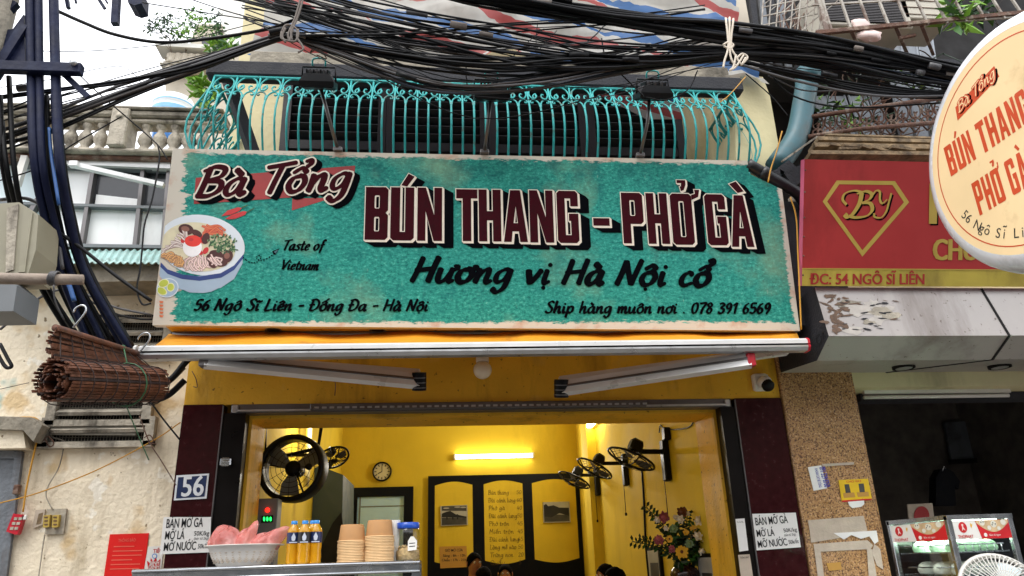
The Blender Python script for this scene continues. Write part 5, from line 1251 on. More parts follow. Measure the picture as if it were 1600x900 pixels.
# ------------------------------------------------------------------ neighbouring shop on the right
GX0=XR+.004; GX1=at(1343,660,-.03).x
nb=thing('neighbour_building',(4.2,0,0),'dim neighbouring shophouse at right with granite pillar and grey metal canopy','building')
zg=at(1270,560,-.03).z+.15
m=MB(); m.bx(GX0,GX1,-.03,.4,.1,zg,'granite',.006); m.bx(GX1-.004,GX1+.02,-.018,.4,.1,zg,'granite'); m.build('pillar',nb)
zt2=at(1450,604,0).z
m=MB(); m.bx(GX1+.022,7,.0,.3,zt2,3.9,'cream_upper'); m.build('lintel',nb)
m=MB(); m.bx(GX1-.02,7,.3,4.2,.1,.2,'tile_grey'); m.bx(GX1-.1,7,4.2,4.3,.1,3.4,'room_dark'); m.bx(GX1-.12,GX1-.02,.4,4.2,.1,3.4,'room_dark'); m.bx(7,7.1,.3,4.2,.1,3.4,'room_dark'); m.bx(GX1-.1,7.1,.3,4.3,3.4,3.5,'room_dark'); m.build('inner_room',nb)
m=MB(); m.bx(at(1340,626,.25).x,7,.2,.34,zt2-.06,zt2-.004,'slab_dark'); m.build('shutter_slot',nb)
# metal canopy
ct=at(1300,452,-.72); cb_=at(1295,525,-.76); ch_=at(1290,561,-.60); cz=at(1260,583,0)
X0=cb_.x; X1=7.2
prof=[(-.70,ct.z+.02),(-.76,cb_.z),(-.56,ch_.z),(-.002,cz.z),(-.002,ct.z+.02)]
fc=Fr((X0,0,0),(0,-1,0),(0,0,1))
m=MB(); f2=[(-y,z) for y,z in prof]
vs=[(X0,y,z) for y,z in prof]+[(X1,y,z) for y,z in prof]
m.add(vs,[(0,1,6,5),(1,2,7,6),(2,3,8,7)],'canopy_panel'); m.add(vs,[(3,4,9,8),(4,0,5,9)],'concrete'); m.add(vs,[(4,3,2,1,0)],'slab_dark'); m.add(vs,[(5,6,7,8,9)],'slab_dark')
cp=m.build('canopy',nb)
m=MB(); xs=at(1577,525,-.76).x
for xk in (xs,xs+1.25):
    for i in range(3):
        a,b_=prof[i],prof[i+1]; dx=-.06 if i==0 else 0
        pa=V((xk+(dx if i==0 else 0)+(0 if i<2 else 0),a[0]-.002,a[1]-.002)); pb=V((xk-(.42 if i==2 else 0),b_[0]-.002,b_[1]-.002)); m.beam(pa,pb,.016,.006,'void_dark',(0,-1,.2) if i<2 else (0,0,1))
m.build('panel_joint',cp)
for x,y in ((1412,574),(1562,573)):
    q=at(x,y,-.3); t=(q.y-prof[2][0])/(prof[3][0]-prof[2][0]); z=prof[2][1]+(prof[3][1]-prof[2][1])*t
    m=MB(); m.lathe([(.075,-.006),(.075,.02),(.055,.02),(.055,-.006)],(q.x,q.y,z-.012),'void_dark',seg=18,caps=False); m.lathe([(.055,-.006),(0,-.006)],(q.x,q.y,z-.012),'alu',seg=18,caps=False); m.build('downlight',cp)
# torn tape and grime flakes on the canopy face
m=MB(); rg=random.Random(4); fcn=Fr(V((X0,-.70,ct.z+.02)),(1,0,0),V((0,-.06,cb_.z-ct.z-.02))*-1)
def blob(x,y,w_,h_,c,mt,r=0,n=9):
    a,b_=fcn.L(x,y); w_/=215; h_/=215
    m.poly(fcn,[(a+u*math.cos(r)-v*math.sin(r),b_+u*math.sin(r)+v*math.cos(r)) for u,v in [(w_*math.cos(t)*rg.uniform(.45,1.1),h_*math.sin(t)*rg.uniform(.4,1.1)) for t in [6.283*i/n for i in range(n)]]],c,mt)
for k in range(16): blob(rg.uniform(1310,1398),rg.uniform(470,518),rg.uniform(8,22),rg.uniform(3,9),.002+k*4e-5,rg.choice(['tape_white','tape_white','old_white']),0,13)
for k in range(34): blob(1303+rg.gauss(0,9)+(k%9),rg.uniform(462,520),rg.uniform(3,11),rg.uniform(2,5),.0034+k*2e-5,'grime',rg.uniform(-.6,.6),11)
for k in range(26): blob(rg.uniform(1312,1402),rg.choice([rg.uniform(470,480),rg.uniform(486,500),rg.uniform(505,520)]),rg.uniform(3,12),rg.uniform(.6,1.8),.0046+k*2e-5,rg.choice(['slab_dark','slab_dark','grime']),rg.uniform(-.25,.25),7)
m.build('tape_residue',cp)
m=MB(); ft_=Fr((X0-.002,0,0),(0,-1,0),(0,0,1)); m.text(Fr((X0-.004,-.62,cb_.z-.02),(0,-1,0),(0,0,1)),'OF',-.02,0,.07,'ink',.002); m.build('painted_mark',cp)
# red signboard
ns=thing('neighbour_sign',at(1420,448,-.74),'red signboard with gold diamond emblem and gold address band on the neighbouring shop','sign')
rs0=at(1253,448,-.74); rs1=at(1255,250,-.74); zb_=(rs0.z+at(1590,447,-.74).z)/2; ztp=(rs1.z+at(1455,252,-.74).z)/2
XS0=rs0.x; XS1=XS0+3.4
YT=-.74
while at(1257,250,YT).x>XS0 and YT>-1.3: YT-=.005
tpz=(at(1257,250,YT).z+at(1455,252,YT).z)/2
NF=Fr((XS0,-.74,zb_),(1,0,0),(0,YT+.74,tpz-zb_)); HH=math.hypot(YT+.74,tpz-zb_); hb_=NF.L(1300,420)[1]
m=MB(); m.prism(NF,[(0,0),(3.4,0),(3.4,HH),(0,HH)],-.001,-.05,'pink_edge'); m.build('board_frame',ns)
m=MB(); m.poly(NF,[(0,hb_),(3.4,hb_),(3.4,HH),(0,HH)],.001,'neigh_red'); m.build('board_face',ns)
m=MB(); m.poly(NF,[(0,0),(3.4,0),(3.4,hb_),(0,hb_)],.0014,'gold_band'); m.prism(NF,[(0,hb_-.004),(3.4,hb_-.004),(3.4,hb_+.004),(0,hb_+.004)],.004,.001,'gold'); m.build('address_band',ns)
m=MB(); f=NF.sub((1264,444),(1443,444)); m.text(f,'ĐC: 54 NGÔ SĨ LIÊN',0,0,.07,'neigh_red',.004,w=f.len,bold=.034); m.build('address_lettering',ns)
D=lambda l:[NF.L(*q) for q in l]
m=MB(); m.poly(NF,D([(1285,315),(1307,282),(1398,283),(1420,316),(1347,401)]),.003,'gold',[D([(1292,315),(1311,288),(1394,289),(1412,316),(1347,391)])])
m.build('diamond_emblem',ns)
m=MB()
for mt,c,dx,dy in (('sign_black',.003,.012,-.01),('gold',.005,0,0)):
    f=NF.sub((1318,340),(1395,340))
    def stk(pts,w0,w1,c,mt):
        P=cr([V((*NF.L(*q),0)) for q in pts],6); n=len(P)
        for i in range(n-1):
            a,b_=P[i],P[i+1]; d=(b_-a).normalized(); ang=math.atan2(d.y,d.x); ww=(w0+(w1-w0)*abs(math.sin(ang-.5)))/215; nn=V((-d.y,d.x,0))*ww/2
            m.poly(NF,[((a-nn).x+dx,(a-nn).y+dy),((b_-nn+d*ww*.2).x+dx,(b_-nn+d*ww*.2).y+dy),((b_+nn+d*ww*.2).x+dx,(b_+nn+d*ww*.2).y+dy),((a+nn).x+dx,(a+nn).y+dy)],c+i*6e-6,mt)
    stk([(1322,320),(1316,312),(1320,302),(1334,298),(1346,300)],1.5,4,c,mt)
    stk([(1346,301),(1342,318),(1332,334),(1324,339),(1320,336)],3,7.5,c+.0002,mt)
    stk([(1338,303),(1352,299),(1361,303),(1358,311),(1346,317)],1.5,5.5,c+.0004,mt)
    stk([(1346,317),(1359,318),(1362,328),(1354,337),(1338,340),(1326,338)],1.5,6,c+.0006,mt)
    stk([(1362,306),(1368,298),(1374,300),(1374,312),(1378,318),(1385,312)],1.2,3.5,c+.0008,mt)
    stk([(1392,302),(1388,316),(1384,330),(1376,340),(1366,339),(1365,334)],1.2,3.5,c+.001,mt)
m.build('monogram',ns)
m=MB(); f=NF.sub((1455,406),(1522,406)); m.text(f,'CHUYÊN',0,0,.14,'gold',.004,w=f.len*1.95,bold=.06)
f=NF.sub((1446,349),(1520,349)); m.text(f,'HƯNG',.012,-.01,.27,'sign_black',.003,w=f.len*2.7,bold=.05); m.text(f,'HƯNG',0,0,.27,'gold',.005,w=f.len*2.7,bold=.05); m.build('gold_lettering',ns)
# rust streaks: screws
m=MB()
for y in (266,300,340,370,400,430): a,b_=NF.L(1256,y); m.lathe([(.006,0),(.006,.004),(0,.005)],NF.P(.006,b_,.001),'rust',(0,-1,0),8)
m.build('screw',ns)
# old timber on top of the red sign
tb=thing('timber_stack',at(1350,235,-.5),'weathered splintered timber boards lying along the top of the red signboard','timber')
for k,(x0,y0,x1,y1,Y,h_) in enumerate(((1262,244,1480,246,-.72,.05),(1268,232,1480,236,-.66,.06),(1274,222,1480,227,-.6,.05),(1285,216,1480,222,-.55,.025))):
    m=MB(); m.beam(at(x0,y0,Y),at(x1,y1,Y),.10,h_*.62,'wood_old',(0,.1,1)); m.build('board',tb)
for k in range(7):
    x=rg.uniform(1285,1420); m=MB(); m.beam(at(x,rg.uniform(224,240),-.74),at(x+rg.uniform(18,60),rg.uniform(214,244),-.70),.03,.02,'wood_old'); m.build('splinter',tb)
m=MB(); m.beam(at(1222,252,-.74),at(1276,214,-.70),.02,.012,'old_white'); m.build('edge_strip',tb)
# pipes and scrap between the signs
pp=thing('drain_pipe',at(1200,280,-.66),'black plastic drain pipe sloping down behind the clipped sign corner','pipe')
m=MB(); m.tube([at(1168,256,-.70),at(1205,278,-.68),at(1246,302,-.62),at(1262,330,-.5)],.042,'pvc_black',12,4); m.build('pipe_run',pp); m=MB(); m.tube([at(1190,268,-.70),at(1200,274,-.70)],.05,'pvc_black',12); m.build('pipe_collar',pp)
tp_=thing('downpipe',at(1235,220,-.5),'teal plastic downpipe with angled end beside the cream column','pipe')
m=MB(); m.tube([at(1262,120,-.45),at(1256,160,-.45),at(1244,215,-.45),at(1212,262,-.45)],.085,'pvc_teal',16,4); m.build('pipe_run',tp_); m=MB(); m.tube([at(1263,112,-.45),at(1261,128,-.45)],.095,'pvc_teal',16); m.build('pipe_collar',tp_)
m=MB(); m.pxprism([(1234,308),(1252,296),(1254,330),(1250,452),(1268,460),(1240,520),(1246,420)],-.45,.03,'old_white'); tag(m.build('metal_sheet'),'grey bent metal sheet wedged between the teal and red signboards','sheet')
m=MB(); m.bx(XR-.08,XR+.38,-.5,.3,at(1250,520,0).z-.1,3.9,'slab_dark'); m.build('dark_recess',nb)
m=MB()
for q in ([(1215,262),(1232,250),(1246,262),(1236,274)],[(1225,270),(1250,258),(1256,280),(1240,292)],[(1205,268),(1218,262),(1222,285),(1212,284)]): m.pxprism(q,-.62,.04,'slab_dark')
tag(m.build('scrap_bracket'),'dark rusty scrap brackets jammed above the drain pipe','bracket')
# stickers on the granite
GF=Fr((0,-.034,0),(1,0,0),(0,0,1))
def stick(name,pxs,mat,label,cat='sticker',c=.003,th=.0025):
    m=MB(); m.prism(GF,[GF.L(*q) for q in pxs],c,c-th,mat); return tag(m.build(name),label,cat)
o=stick('phone_sticker',[(1262,730),(1283,727),(1292,763),(1271,767)],'paper','white sticker with upright blue phone number on the granite pillar')
f=GF.sub((1288.5,763.5),(1280.5,729)); f.u=-f.u; 
f=GF.sub((1279,729),(1288,762)); 
m=MB(); m.text(f,'091 529 8760',0.005,-.0,.045,'sticker_blue',.0045,w=f.len*.95,bold=.03); m.build('phone_number',o)
m=MB(); f=GF.sub((1272,731),(1280,764)); m.text(f,'KHOAN CẮT BÊ TÔNG',0.005,0,.022,'sticker_blue',.0045,w=f.len*.9,bold=.01); m.build('small_print',o)
o=stick('yellow_sticker',[(1310,750),(1356,748),(1362,779),(1315,783)],'sticker_yellow','yellow sticker with two small dark pictures on the granite pillar')
m=MB()
for q,mt in (([(1319,757),(1326,756.5),(1329,770),(1321,770.5)],'photo_grey'),([(1341,756),(1349,755.5),(1351,769),(1343,769.5)],'photo_grey'),([(1317,770.5),(1334,769.5),(1336,777),(1318,778)],'card'),([(1338,769.5),(1356,768.5),(1358,775.5),(1340,776.5)],'card'),([(1315,782),(1361,779),(1361.5,781),(1315.5,784.5)],'label_red')): m.prism(GF,[GF.L(*q) for q in q],.0045,.003,mt)
f=GF.sub((1322,754.5),(1346,753.3)); m.text(f,'CHO VAY',0,0,.014,'label_red',.0045,w=f.len,bold=.01); m.build('sticker_print',o)
stick('torn_paper',[(1324,783),(1350,779),(1350,788),(1345,792),(1332,794),(1327,790)],'paper','torn white scrap below the yellow sticker on the granite')
stick('torn_paper',[(1284,725),(1334,722),(1334,726),(1285,729)],'paper_old','thin strip of old tape above the blue phone sticker')
stick('torn_paper',[(1262,813),(1300,810),(1349,806),(1355,829),(1310,841),(1267,848),(1265,830)],'paper_old','wide beige band of peeled paper across the granite pillar')
stick('torn_paper',[(1302,833),(1369,829),(1372,846),(1366,850),(1358,838),(1345,842),(1330,836),(1318,843)],'paper','ragged white paper strip below the beige peeled band',c=.005)
o=stick('torn_paper',[(1271,850),(1355,844),(1364,852),(1360,858),(1282,862),(1288,905),(1278,905)],'paper_old','corner remains of a torn poster frame at the granite pillar foot')
stick('torn_paper',[(1291,880),(1313,878),(1315,890),(1295,892)],'card','small tan paper scrap inside the torn poster remains')
stick('torn_paper',[(1366,850),(1375,858),(1380,890),(1370,884),(1362,862)],'paper_old','curled beige paper strip at the right granite edge')
stick('torn_paper',[(1354,858),(1362,858),(1370,905),(1357,902)],'paper_old','upright torn strip right of the tan paper scrap',c=.005)
# fluorescent battens unlit
fl_=thing('fluorescent_batten',at(1465,615,.1),'unlit white twin fluorescent batten under the neighbouring lintel','lamp')
m=MB(); m.beam(at(1349,613,.12),at(1577,611,.12),.03,.03,'tube_white'); m.build('batten',fl_); m=MB(); m.tube([at(1350,621,.10),at(1576,618,.10)],.014,'tube_white',10); m.build('tube',fl_)
# dark things in the neighbouring room
gm=thing('hanging_jacket',at(1488,785,2.6),'dark jacket hanging on the wall inside the dim neighbouring shop','jacket')
m=MB(); f=front(2.6,1462,785)
m.prism(f,[f.L(*q) for q in ((1462,790),(1463,745),(1470,733),(1480,731),(1490,738),(1500,752),(1498,764),(1492,760),(1494,790))],0,-.12,'shirt_blue'); m.build('cloth',gm); m=MB(); m.tube([at(1473,736,2.55),at(1474,728,2.55),at(1478,732,2.55)],.008,'steel',6); m.build('hook',gm)
o=thing('wall_board',at(1545,700,4.1),'dull grey board on the back wall of the dim neighbouring shop','board'); m=MB(); m.pxprism([(1476,660),(1570,655),(1578,716),(1488,722)],4.1,.04,'roof_grey'); m.build('panel',o); m=MB(); m.pxprism([(1486,718),(1580,713),(1580,720),(1487,725)],4.05,.06,'void_dark'); m.build('rail',o)
o=tag(MB().pxprism([(1418,788),(1457,786),(1460,812),(1420,814)],1.2,.01,'paper_old').build('wall_poster'),'dim white poster with a dark red oval behind the steamer cabinet','poster'); m=MB(); f=front(1.195,1420,812); m.prism(f,[f.L(*q) for q in ell(1440,806,12,15,0,24)],.002,0,'neigh_red'); m.build('oval_mark',o)
# ------------------------------------------------------------------ steamed bun cabinet
sc_=at(1478,805,-1.2); bk=at(1405,810,-.63); SX0=sc_.x; SX1=at(1574,797,-1.2).x+.02; SY0=-1.2; SY1=-.63; ZT=sc_.z; ZB=ZT-.55
sb=thing('bun_cabinet',((SX0+SX1)/2,-.9,ZB),'steel framed glass bun steamer cabinet with red and white banners at right','cabinet')
m=MB(); t=.03
for x in (SX0+t/2,SX1-t/2):
    for y in (SY0+t/2,SY1-t/2): m.box((x,y,(ZT+ZB)/2),(t,t,ZT-ZB),'steel',None,.004)
for z in (ZT-.012,ZB+.015):
    m.box(((SX0+SX1)/2,SY0+.014,z),(SX1-SX0,.03,.024),'steel'); m.box(((SX0+SX1)/2,SY1-.014,z),(SX1-SX0,.03,.024),'steel'); m.box((SX0+.014,(SY0+SY1)/2,z),(.03,SY1-SY0-.06,.024),'steel'); m.box((SX1-.014,(SY0+SY1)/2,z),(.03,SY1-SY0-.06,.024),'steel')
m.build('frame',sb)
m=MB(); m.bx(SX0+.03,SX1-.03,SY0+.03,SY1-.03,ZT-.010,ZT-.004,'clear_glass'); m.bx(SX0+.03,SX1-.03,SY1-.02,SY1-.012,ZB+.03,ZT-.03,'clear_glass'); m.build('top_panel',sb)
m=MB(); m.bx(SX0+.06,SX1-.06,SY0+.045,SY0+.06,ZT-.034,ZT-.026,'cab_glow'); m.build('lamp_strip',sb)
l_=bpy.data.lights.new('cabinet_light','AREA'); l_.shape='RECTANGLE'; l_.size=SX1-SX0-.1; l_.size_y=.3; l_.energy=4.5; l_.color=(.95,1,.93); lo_=bpy.data.objects.new('cabinet_light',l_); COL.objects.link(lo_); lo_.parent=sb; lo_.location=V(((SX0+SX1)/2,(SY0+SY1)/2,ZT-.03))-wloc(sb)
m=MB(); m.bx(SX0+t,SX1-t,SY0+.008,SY0+.012,ZB+.02,ZT-.03,'clear_glass'); m.bx(SX0+.008,SX0+.012,SY0+t,SY1-t,ZB+.02,ZT-.03,'clear_glass'); m.build('glass_pane',sb)
ZS=[ZT-.185,ZT-.30,ZT-.42]
for z in ZS:
    m=MB(); m.bx(SX0+.035,SX1-.035,SY0+.04,SY1-.03,z-.008,z,'steel'); m.tube([(SX0+.05,SY0+.045,z+.035),(SX1-.06,SY0+.045,z+.035),(SX1-.06,SY1-.06,z+.035),(SX0+.05,SY1-.06,z+.035)],.004,'steel',6,closed=True)
    for k in range(7): x=SX0+.06+(SX1-SX0-.13)*k/6; m.tube([(x,SY0+.045,z),(x,SY0+.045,z+.035)],.003,'steel',5)
    m.build('tray',sb)
zb0=ZT-.125; zb1=ZT-.03
def banner(fr,W,name):
    fr.v=fr.v*.73; m=MB(); a=.42*W
    m.prism(fr,[(0,0),(W,0),(W,.13),(0,.13)],.003,0,'white_plastic')
    m.poly(fr,[(.40*W,.13),(.46*W,0),(W,0),(W,.13)],.004,'label_red')
    arc=[(.415*W+.575*W*i/14,.13-.0-.085*math.sin(PI*(i+1.2)/16.5)) for i in range(15)]
    m.poly(fr,arc+[(W*.99,.128),(.41*W,.128)],.0046,'dumpling')
    for k,(x,y,r) in enumerate(((.52,.112,.03),(.72,.10,.034),(.9,.112,.03),(.63,.075,.022),(.80,.07,.02))): m.poly(fr,[(x*W+r*W*1.6*math.cos(q),y+r*.72*math.sin(q)*1.0) for q in [6.28*i/14 for i in range(14)]],.005+k*1e-4,'bun_white'); 
    for k,(x,y) in enumerate(((.50,.115),(.54,.117),(.71,.108),(.75,.1),(.69,.095))): m.poly(fr,[(x*W+.01*W*math.cos(q),y+.005*math.sin(q)) for q in [6.28*i/8 for i in range(8)]],.0062+k*1e-4,'photo_grey')
    m.poly(fr,[(.16*W+.075*W*math.cos(q),.083+.038*math.sin(q)) for q in [6.28*i/20 for i in range(20)]],.0042,'label_red')
    for q in ([(.14,.105),(.18,.107),(.17,.085),(.20,.06),(.16,.07),(.13,.055),(.15,.085)],): m.poly(fr,[(x*W,y) for x,y in q],.0046,'noodle_pink')
    m.poly(fr,[(.30*W,.09),(.315*W,.075),(.345*W,.11),(.325*W,.1),(.31*W,.115)],.0042,'petal_yellow')
    m.poly(fr,[(.535*W+.03*W*math.cos(q),.026+.014*math.sin(q)) for q in [6.28*i/14 for i in range(14)]],.0046,'white_plastic')
    m.text(fr,'THOPHAT',.04*W,.008,.022,'label_red',.0044,w=.27*W,bold=.03); m.text(fr,'Bún và ngon',.60*W,.018,.014,'white_plastic',.005,w=.2*W)
    m.build(name,sb)
banner(Fr((SX0+t,SY0+.006,zb0),(1,0,0),(0,0,1)),SX1-SX0-2*t,'banner')
banner(Fr((SX0+.006,SY1-t,zb0),(0,-1,0),(0,0,1)),SY1-SY0-2*t,'banner')
m=MB(); m.bx(SX0,SX1,SY0,SY1,.75,ZB-.002,'steel',.01); cart=m.build('steel_stand'); tag(cart,'plain steel stand carrying the bun cabinet','stand')
m=MB()
for x in (SX0+.03,SX1-.03):
    for y in (SY0+.03,SY1-.03): m.bx(x-.02,x+.02,y-.02,y+.02,.12,.749,'steel')
m.build('leg',cart)
rbn=random.Random(9)
def bun(x,y,z,r,mat,label,grp):
    m=MB(); m.lathe([(r*.85,0),(r*1.0,r*.25),(r*.98,r*.5),(r*.8,r*.85),(r*.45,r*1.08),(.001,r*1.13)],(x,y,z),mat,seg=16); return tag(m.build('steamed_bun'),label,'bun',grp)
def buns(zi,row,rows_,mat,label,grp,r):
    first=None
    for j in range(rows_):
        for i,mt in enumerate(row):
            x=SX0+.1+i*(SX1-SX0-.2)/max(1,len(row)-1)+rbn.uniform(-.01,.01); y=SY0+.13+j*.14+rbn.uniform(-.01,.01)
            bun(x,y,ZS[zi]+.001,r*rbn.uniform(.92,1.05),mt or mat,label if not mt else label.replace('pale green','pinkish'),grp)
buns(0,['bun_green','bun_green','bun_green','bun_green'],3,'bun_green','pale green steamed bun on the top tray of the glass cabinet','buns on the top tray',.054)
buns(1,['bun_white']*4,3,'bun_white','plain white steamed bun on the second tray of the glass cabinet','buns on the second tray',.058)
buns(2,['bun_white']*4,3,'bun_white','plain white steamed bun on the lowest tray of the glass cabinet','buns on the lowest tray',.06)
# white fan guard in front of the cabinet
fq=at(1567,926,-1.7); wf=thing('standing_fan',(fq.x,fq.y,.12),'white standing fan with a wire guard in front of the bun cabinet','fan')
ax_=V((-.25,-.85,.35)).normalized(); sx_=ax_.cross(V((0,0,1))).normalized(); sy_=sx_.cross(ax_).normalized(); FRr=.17
def ringp(r,o,n=40): return [fq+ax_*o+(sx_*math.cos(a)+sy_*math.sin(a))*r for a in [6.283*i/n for i in range(n)]]
m=MB(); m.tube(ringp(FRr,0),.012,'fan_white',6,closed=True); m.build('rim',wf)
m=MB()
for k in range(48):
    a=6.283*k/48; L_=[]
    for i in range(8):
        t=i/7; r=.03+(FRr-.03)*math.sin(t*PI/2); o=.085*math.cos(t*PI/2); b_=a+t*.5; L_.append(fq+ax_*o+(sx_*math.cos(b_)+sy_*math.sin(b_))*r)
    m.tube(L_,.0026,'fan_white',4)
for r,o in ((.07,.078),(.115,.06),(.145,.042)): m.tube(ringp(r,o),.0026,'fan_white',4,closed=True)
m.build('wire_guard',wf)
m=MB(); m.lathe([(.03,0),(.03,.008),(0,.01)],fq+ax_*.086,'fan_white',ax_,20); m.build('badge',wf)
m=MB(); m.lathe([(.07,-.02),(.075,-.12),(.04,-.2),(0,-.21)],fq,'fan_white',ax_,16); m.build('motor',wf)
m=MB()
for k in range(3):
    a=k*2.094; d=sx_*math.cos(a)+sy_*math.sin(a); e=ax_.cross(d); m.add([fq+d*.03-e*.03,fq+d*.14-e*.05+ax_*.02,fq+d*.15+e*.04-ax_*.02,fq+d*.03+e*.03],[(0,1,2,3)],'pane_blue')
m.build('blade',wf)
m=MB(); m.tube([(fq.x,fq.y+.1,fq.z-.05),(fq.x,fq.y+.1,.15)],.015,'fan_white',10); m.lathe([(.2,0),(.19,.02),(.05,.04)],(fq.x,fq.y+.1,.12),'fan_white'); m.build('pole',wf)
# ------------------------------------------------------------------ round projecting sign
rcn=at(1612,220,-2.2); A_=R_(87); ru=V((math.cos(A_),-math.sin(A_),0)); RR_=.66
rsn=thing('round_sign',rcn,'round cream and white projecting lightbox sign with orange lettering at the upper right','sign')
RF=Fr(rcn,ru,(0,0,1))
m=MB(); m.lathe([(RR_,-.17),(RR_*1.0,-.02),(RR_*.985,.03),(RR_*.95,.07),(RR_*.89,.092),(RR_*.86,.095)],rcn,'white_gloss',RF.n,64,caps=False); m.build('rim',rsn)
m=MB(); m.lathe([(RR_*1.012,-.185),(RR_*1.012,-.155),(RR_,-.15)],rcn,'rubber',RF.n,64,caps=False); m.lathe([(RR_*1.012,-.185),(0,-.185)],rcn,'rubber',RF.n,64,caps=False); m.build('back_trim',rsn)
m=MB(); cc_=[(RR_*.862*math.cos(a),RR_*.862*math.sin(a)) for a in [6.283*i/72 for i in range(72)]]; m.poly(RF,cc_,.0945,'cream_disc'); m.build('disc_face',rsn)
m=MB(); o1=[(RR_*.80*math.cos(a),RR_*.80*math.sin(a)) for a in [6.283*i/72 for i in range(72)]]; o2=[(x*.988,y*.988) for x,y in o1]; m.poly(RF,o1,.0952,'orange_ink',[o2]); m.build('ring_line',rsn)
m=MB()
def condensed(m,word,a,b,h,wl,gap,c):
    x=a
    for ch in word:
        if ch==' ': x+=wl*.6; continue
        base=unicodedata.normalize('NFD',ch); P,H=blk(base[0]); mp=lambda q:[(x+X*wl,b+Y*h) for X,Y in q]
        m.poly(RF,mp(P),c,'orange_ink',[mp(q) for q in H])
        for ac in base[1:]:
            k={'\u0301':'acute','\u0300':'grave','\u0309':'hook','\u031b':'horn'}[ac]; l,b2,w2,h2={'horn':(wl*.98,h*.9,wl*.25,h*.22)}.get(k,(wl*.35,h*1.06,wl*.5,h*.2))
            P2,_=blk(k); m.poly(RF,[(x+l+X*w2,b+b2+Y*h2) for X,Y in P2],c,'orange_ink')
        x+=wl+gap
def nW(word,wl,gap): return sum(wl*.6 if c==' ' else wl+gap for c in word)-gap
RF2=Fr(RF.P(0,0,.0955),RF.u,RF.v)
for word,pa,pt_,pe,ne in (('BÚN THANG',(1486,276),(1479,228),(1526,250),3),('PHỞ GÀ',(1531,337),(1518,287),(1573,313),3)):
    a_,b_=RF2.L(*pa); _,t_=RF2.L(*pt_); e_,_=RF2.L(*pe); st_=(e_-a_)/(ne-.17); condensed(m,word,a_,b_,t_-b_,st_*.83,st_*.17,.0955)
m.build('block_lettering',rsn)
m=MB(); p0_=RF2.L(1499,176); p1_=RF2.L(1556,118); pc_=RF2.L(1497,160); hh_=pc_[1]-p0_[1]; f=Fr(RF.P(*p0_),RF.u*(p1_[0]-p0_[0])+RF.v*(p1_[1]-p0_[1]),RF.v); f=Fr(f.o,f.u,f.n.cross(f.u)); LL=V((p1_[0]-p0_[0],p1_[1]-p0_[1])).length
m.poly(f,[(-.03,-.03),(LL*1.05,-.02),(LL*1.05,hh_*.9),(-.01,hh_*.8)],.0953,'orange_ink')
brush(m,f,'Bà Tổng',LL,hh_,'sign_black',.0956,wmin=1.2,wmax=2.4,e=.004,shear=.3,dx=.008,dy=-.006); brush(m,f,'Bà Tổng',LL,hh_,'orange_ink',.097,wmin=1.0,wmax=2.0,e=.004,shear=.3); brush(m,f,'Bà Tổng',LL,hh_,'cream_disc',.098,wmin=.5,wmax=1.0,shear=.3); m.build('name_script',rsn)
m=MB()
for text,c0,c1 in (('56 Ngô Sĩ Liên',204,268),('ĐT: 078 391 6569',277,345)):
    n=len(text)
    for i,ch in enumerate(text):
        if ch==' ': continue
        a=R_(c0+(c1-c0)*(i+.5)/n); r=RR_*.735; d=V((math.cos(a),math.sin(a))); fr=Fr(RF.P(d.x*r,d.y*r),RF.u*(-d.y)+RF.v*d.x,RF.u*(-d.x)+RF.v*(-d.y)); m.text(fr,ch,0,0,.05,'ink',.0955,al='c',bold=.0)
m.build('address_lettering',rsn)
bx_=rcn.x+1.0; m=MB(); m.tube([rcn-RF.n*.185,(bx_,rcn.y,rcn.z)],.025,'steel',8); m.tube([rcn-RF.n*.185+RF.v*.3,(bx_,rcn.y,rcn.z+.3)],.02,'steel',8); m.build('bracket',rsn)
m=MB(); m.tube([(bx_,rcn.y,.12),(bx_,rcn.y,rcn.z+.6)],.05,'box_grey',14); m.build('post',rsn)
# ------------------------------------------------------------------ upper right: caged balcony, air conditioners, plants, roof sheets
m=MB(); m.bx(XR+.39,7.5,.9,1.2,3.9,7.5,'void_dark'); m.bx(XR+.004,XR+.38,.2,.6,3.9,7.5,'far_wall'); m.bx(XR+.5,7.5,.2,.9,at(1400,88,.2).z-.05,at(1400,88,.2).z-.01,'slab_dark'); m.build('upper_wall',nb)
def bars(m,pxa,pxb,n,Y,r,mat):
    "n bars between two pixel segments (start line, end line)"
    for i in range(n):
        t=i/(n-1); a=(pxa[0][0]+(pxa[1][0]-pxa[0][0])*t,pxa[0][1]+(pxa[1][1]-pxa[0][1])*t); b_=(pxb[0][0]+(pxb[1][0]-pxb[0][0])*t,pxb[0][1]+(pxb[1][1]-pxb[0][1])*t)
        m.beam(at(*a,Y),at(*b_,Y),r,r,mat,(0,-1,0))
cg=thing('balcony_cage',at(1400,80,-.85),'rusty white security cage around the neighbouring upper balcony','cage')
m=MB(); bars(m,((1272,-40),(1640,-40)),((1300,50),(1690,20)),14,-.88,.016,'cage_white'); m.build('upright_bar',cg)
m=MB(); bars(m,((1275,48),(1262,-32)),((1690,20),(1690,-50)),3,-.872,.013,'cage_white'); m.beam(at(1275,52,-.88),at(1640,16,-.88),.03,.03,'rust',(0,-1,0)); m.build('cross_bar',cg)
m=MB(); bars(m,((1195,-40),(1290,-40)),((1190,42),(1280,48)),9,-.8,.008,'cage_white'); bars(m,((1190,40),(1190,-30)),((1285,20),(1285,-50)),6,-.796,.008,'cage_white')
bars(m,((1190,10),(1250,50)),((1250,-40),(1310,0)),6,-.79,.006,'cage_white'); m.build('side_mesh',cg)
m=MB(); m.beam(at(1276,-20,-.86),at(1293,55,-.86),.05,.04,'cage_white',(0,-1,0)); m.build('corner_post',cg)
m=MB()
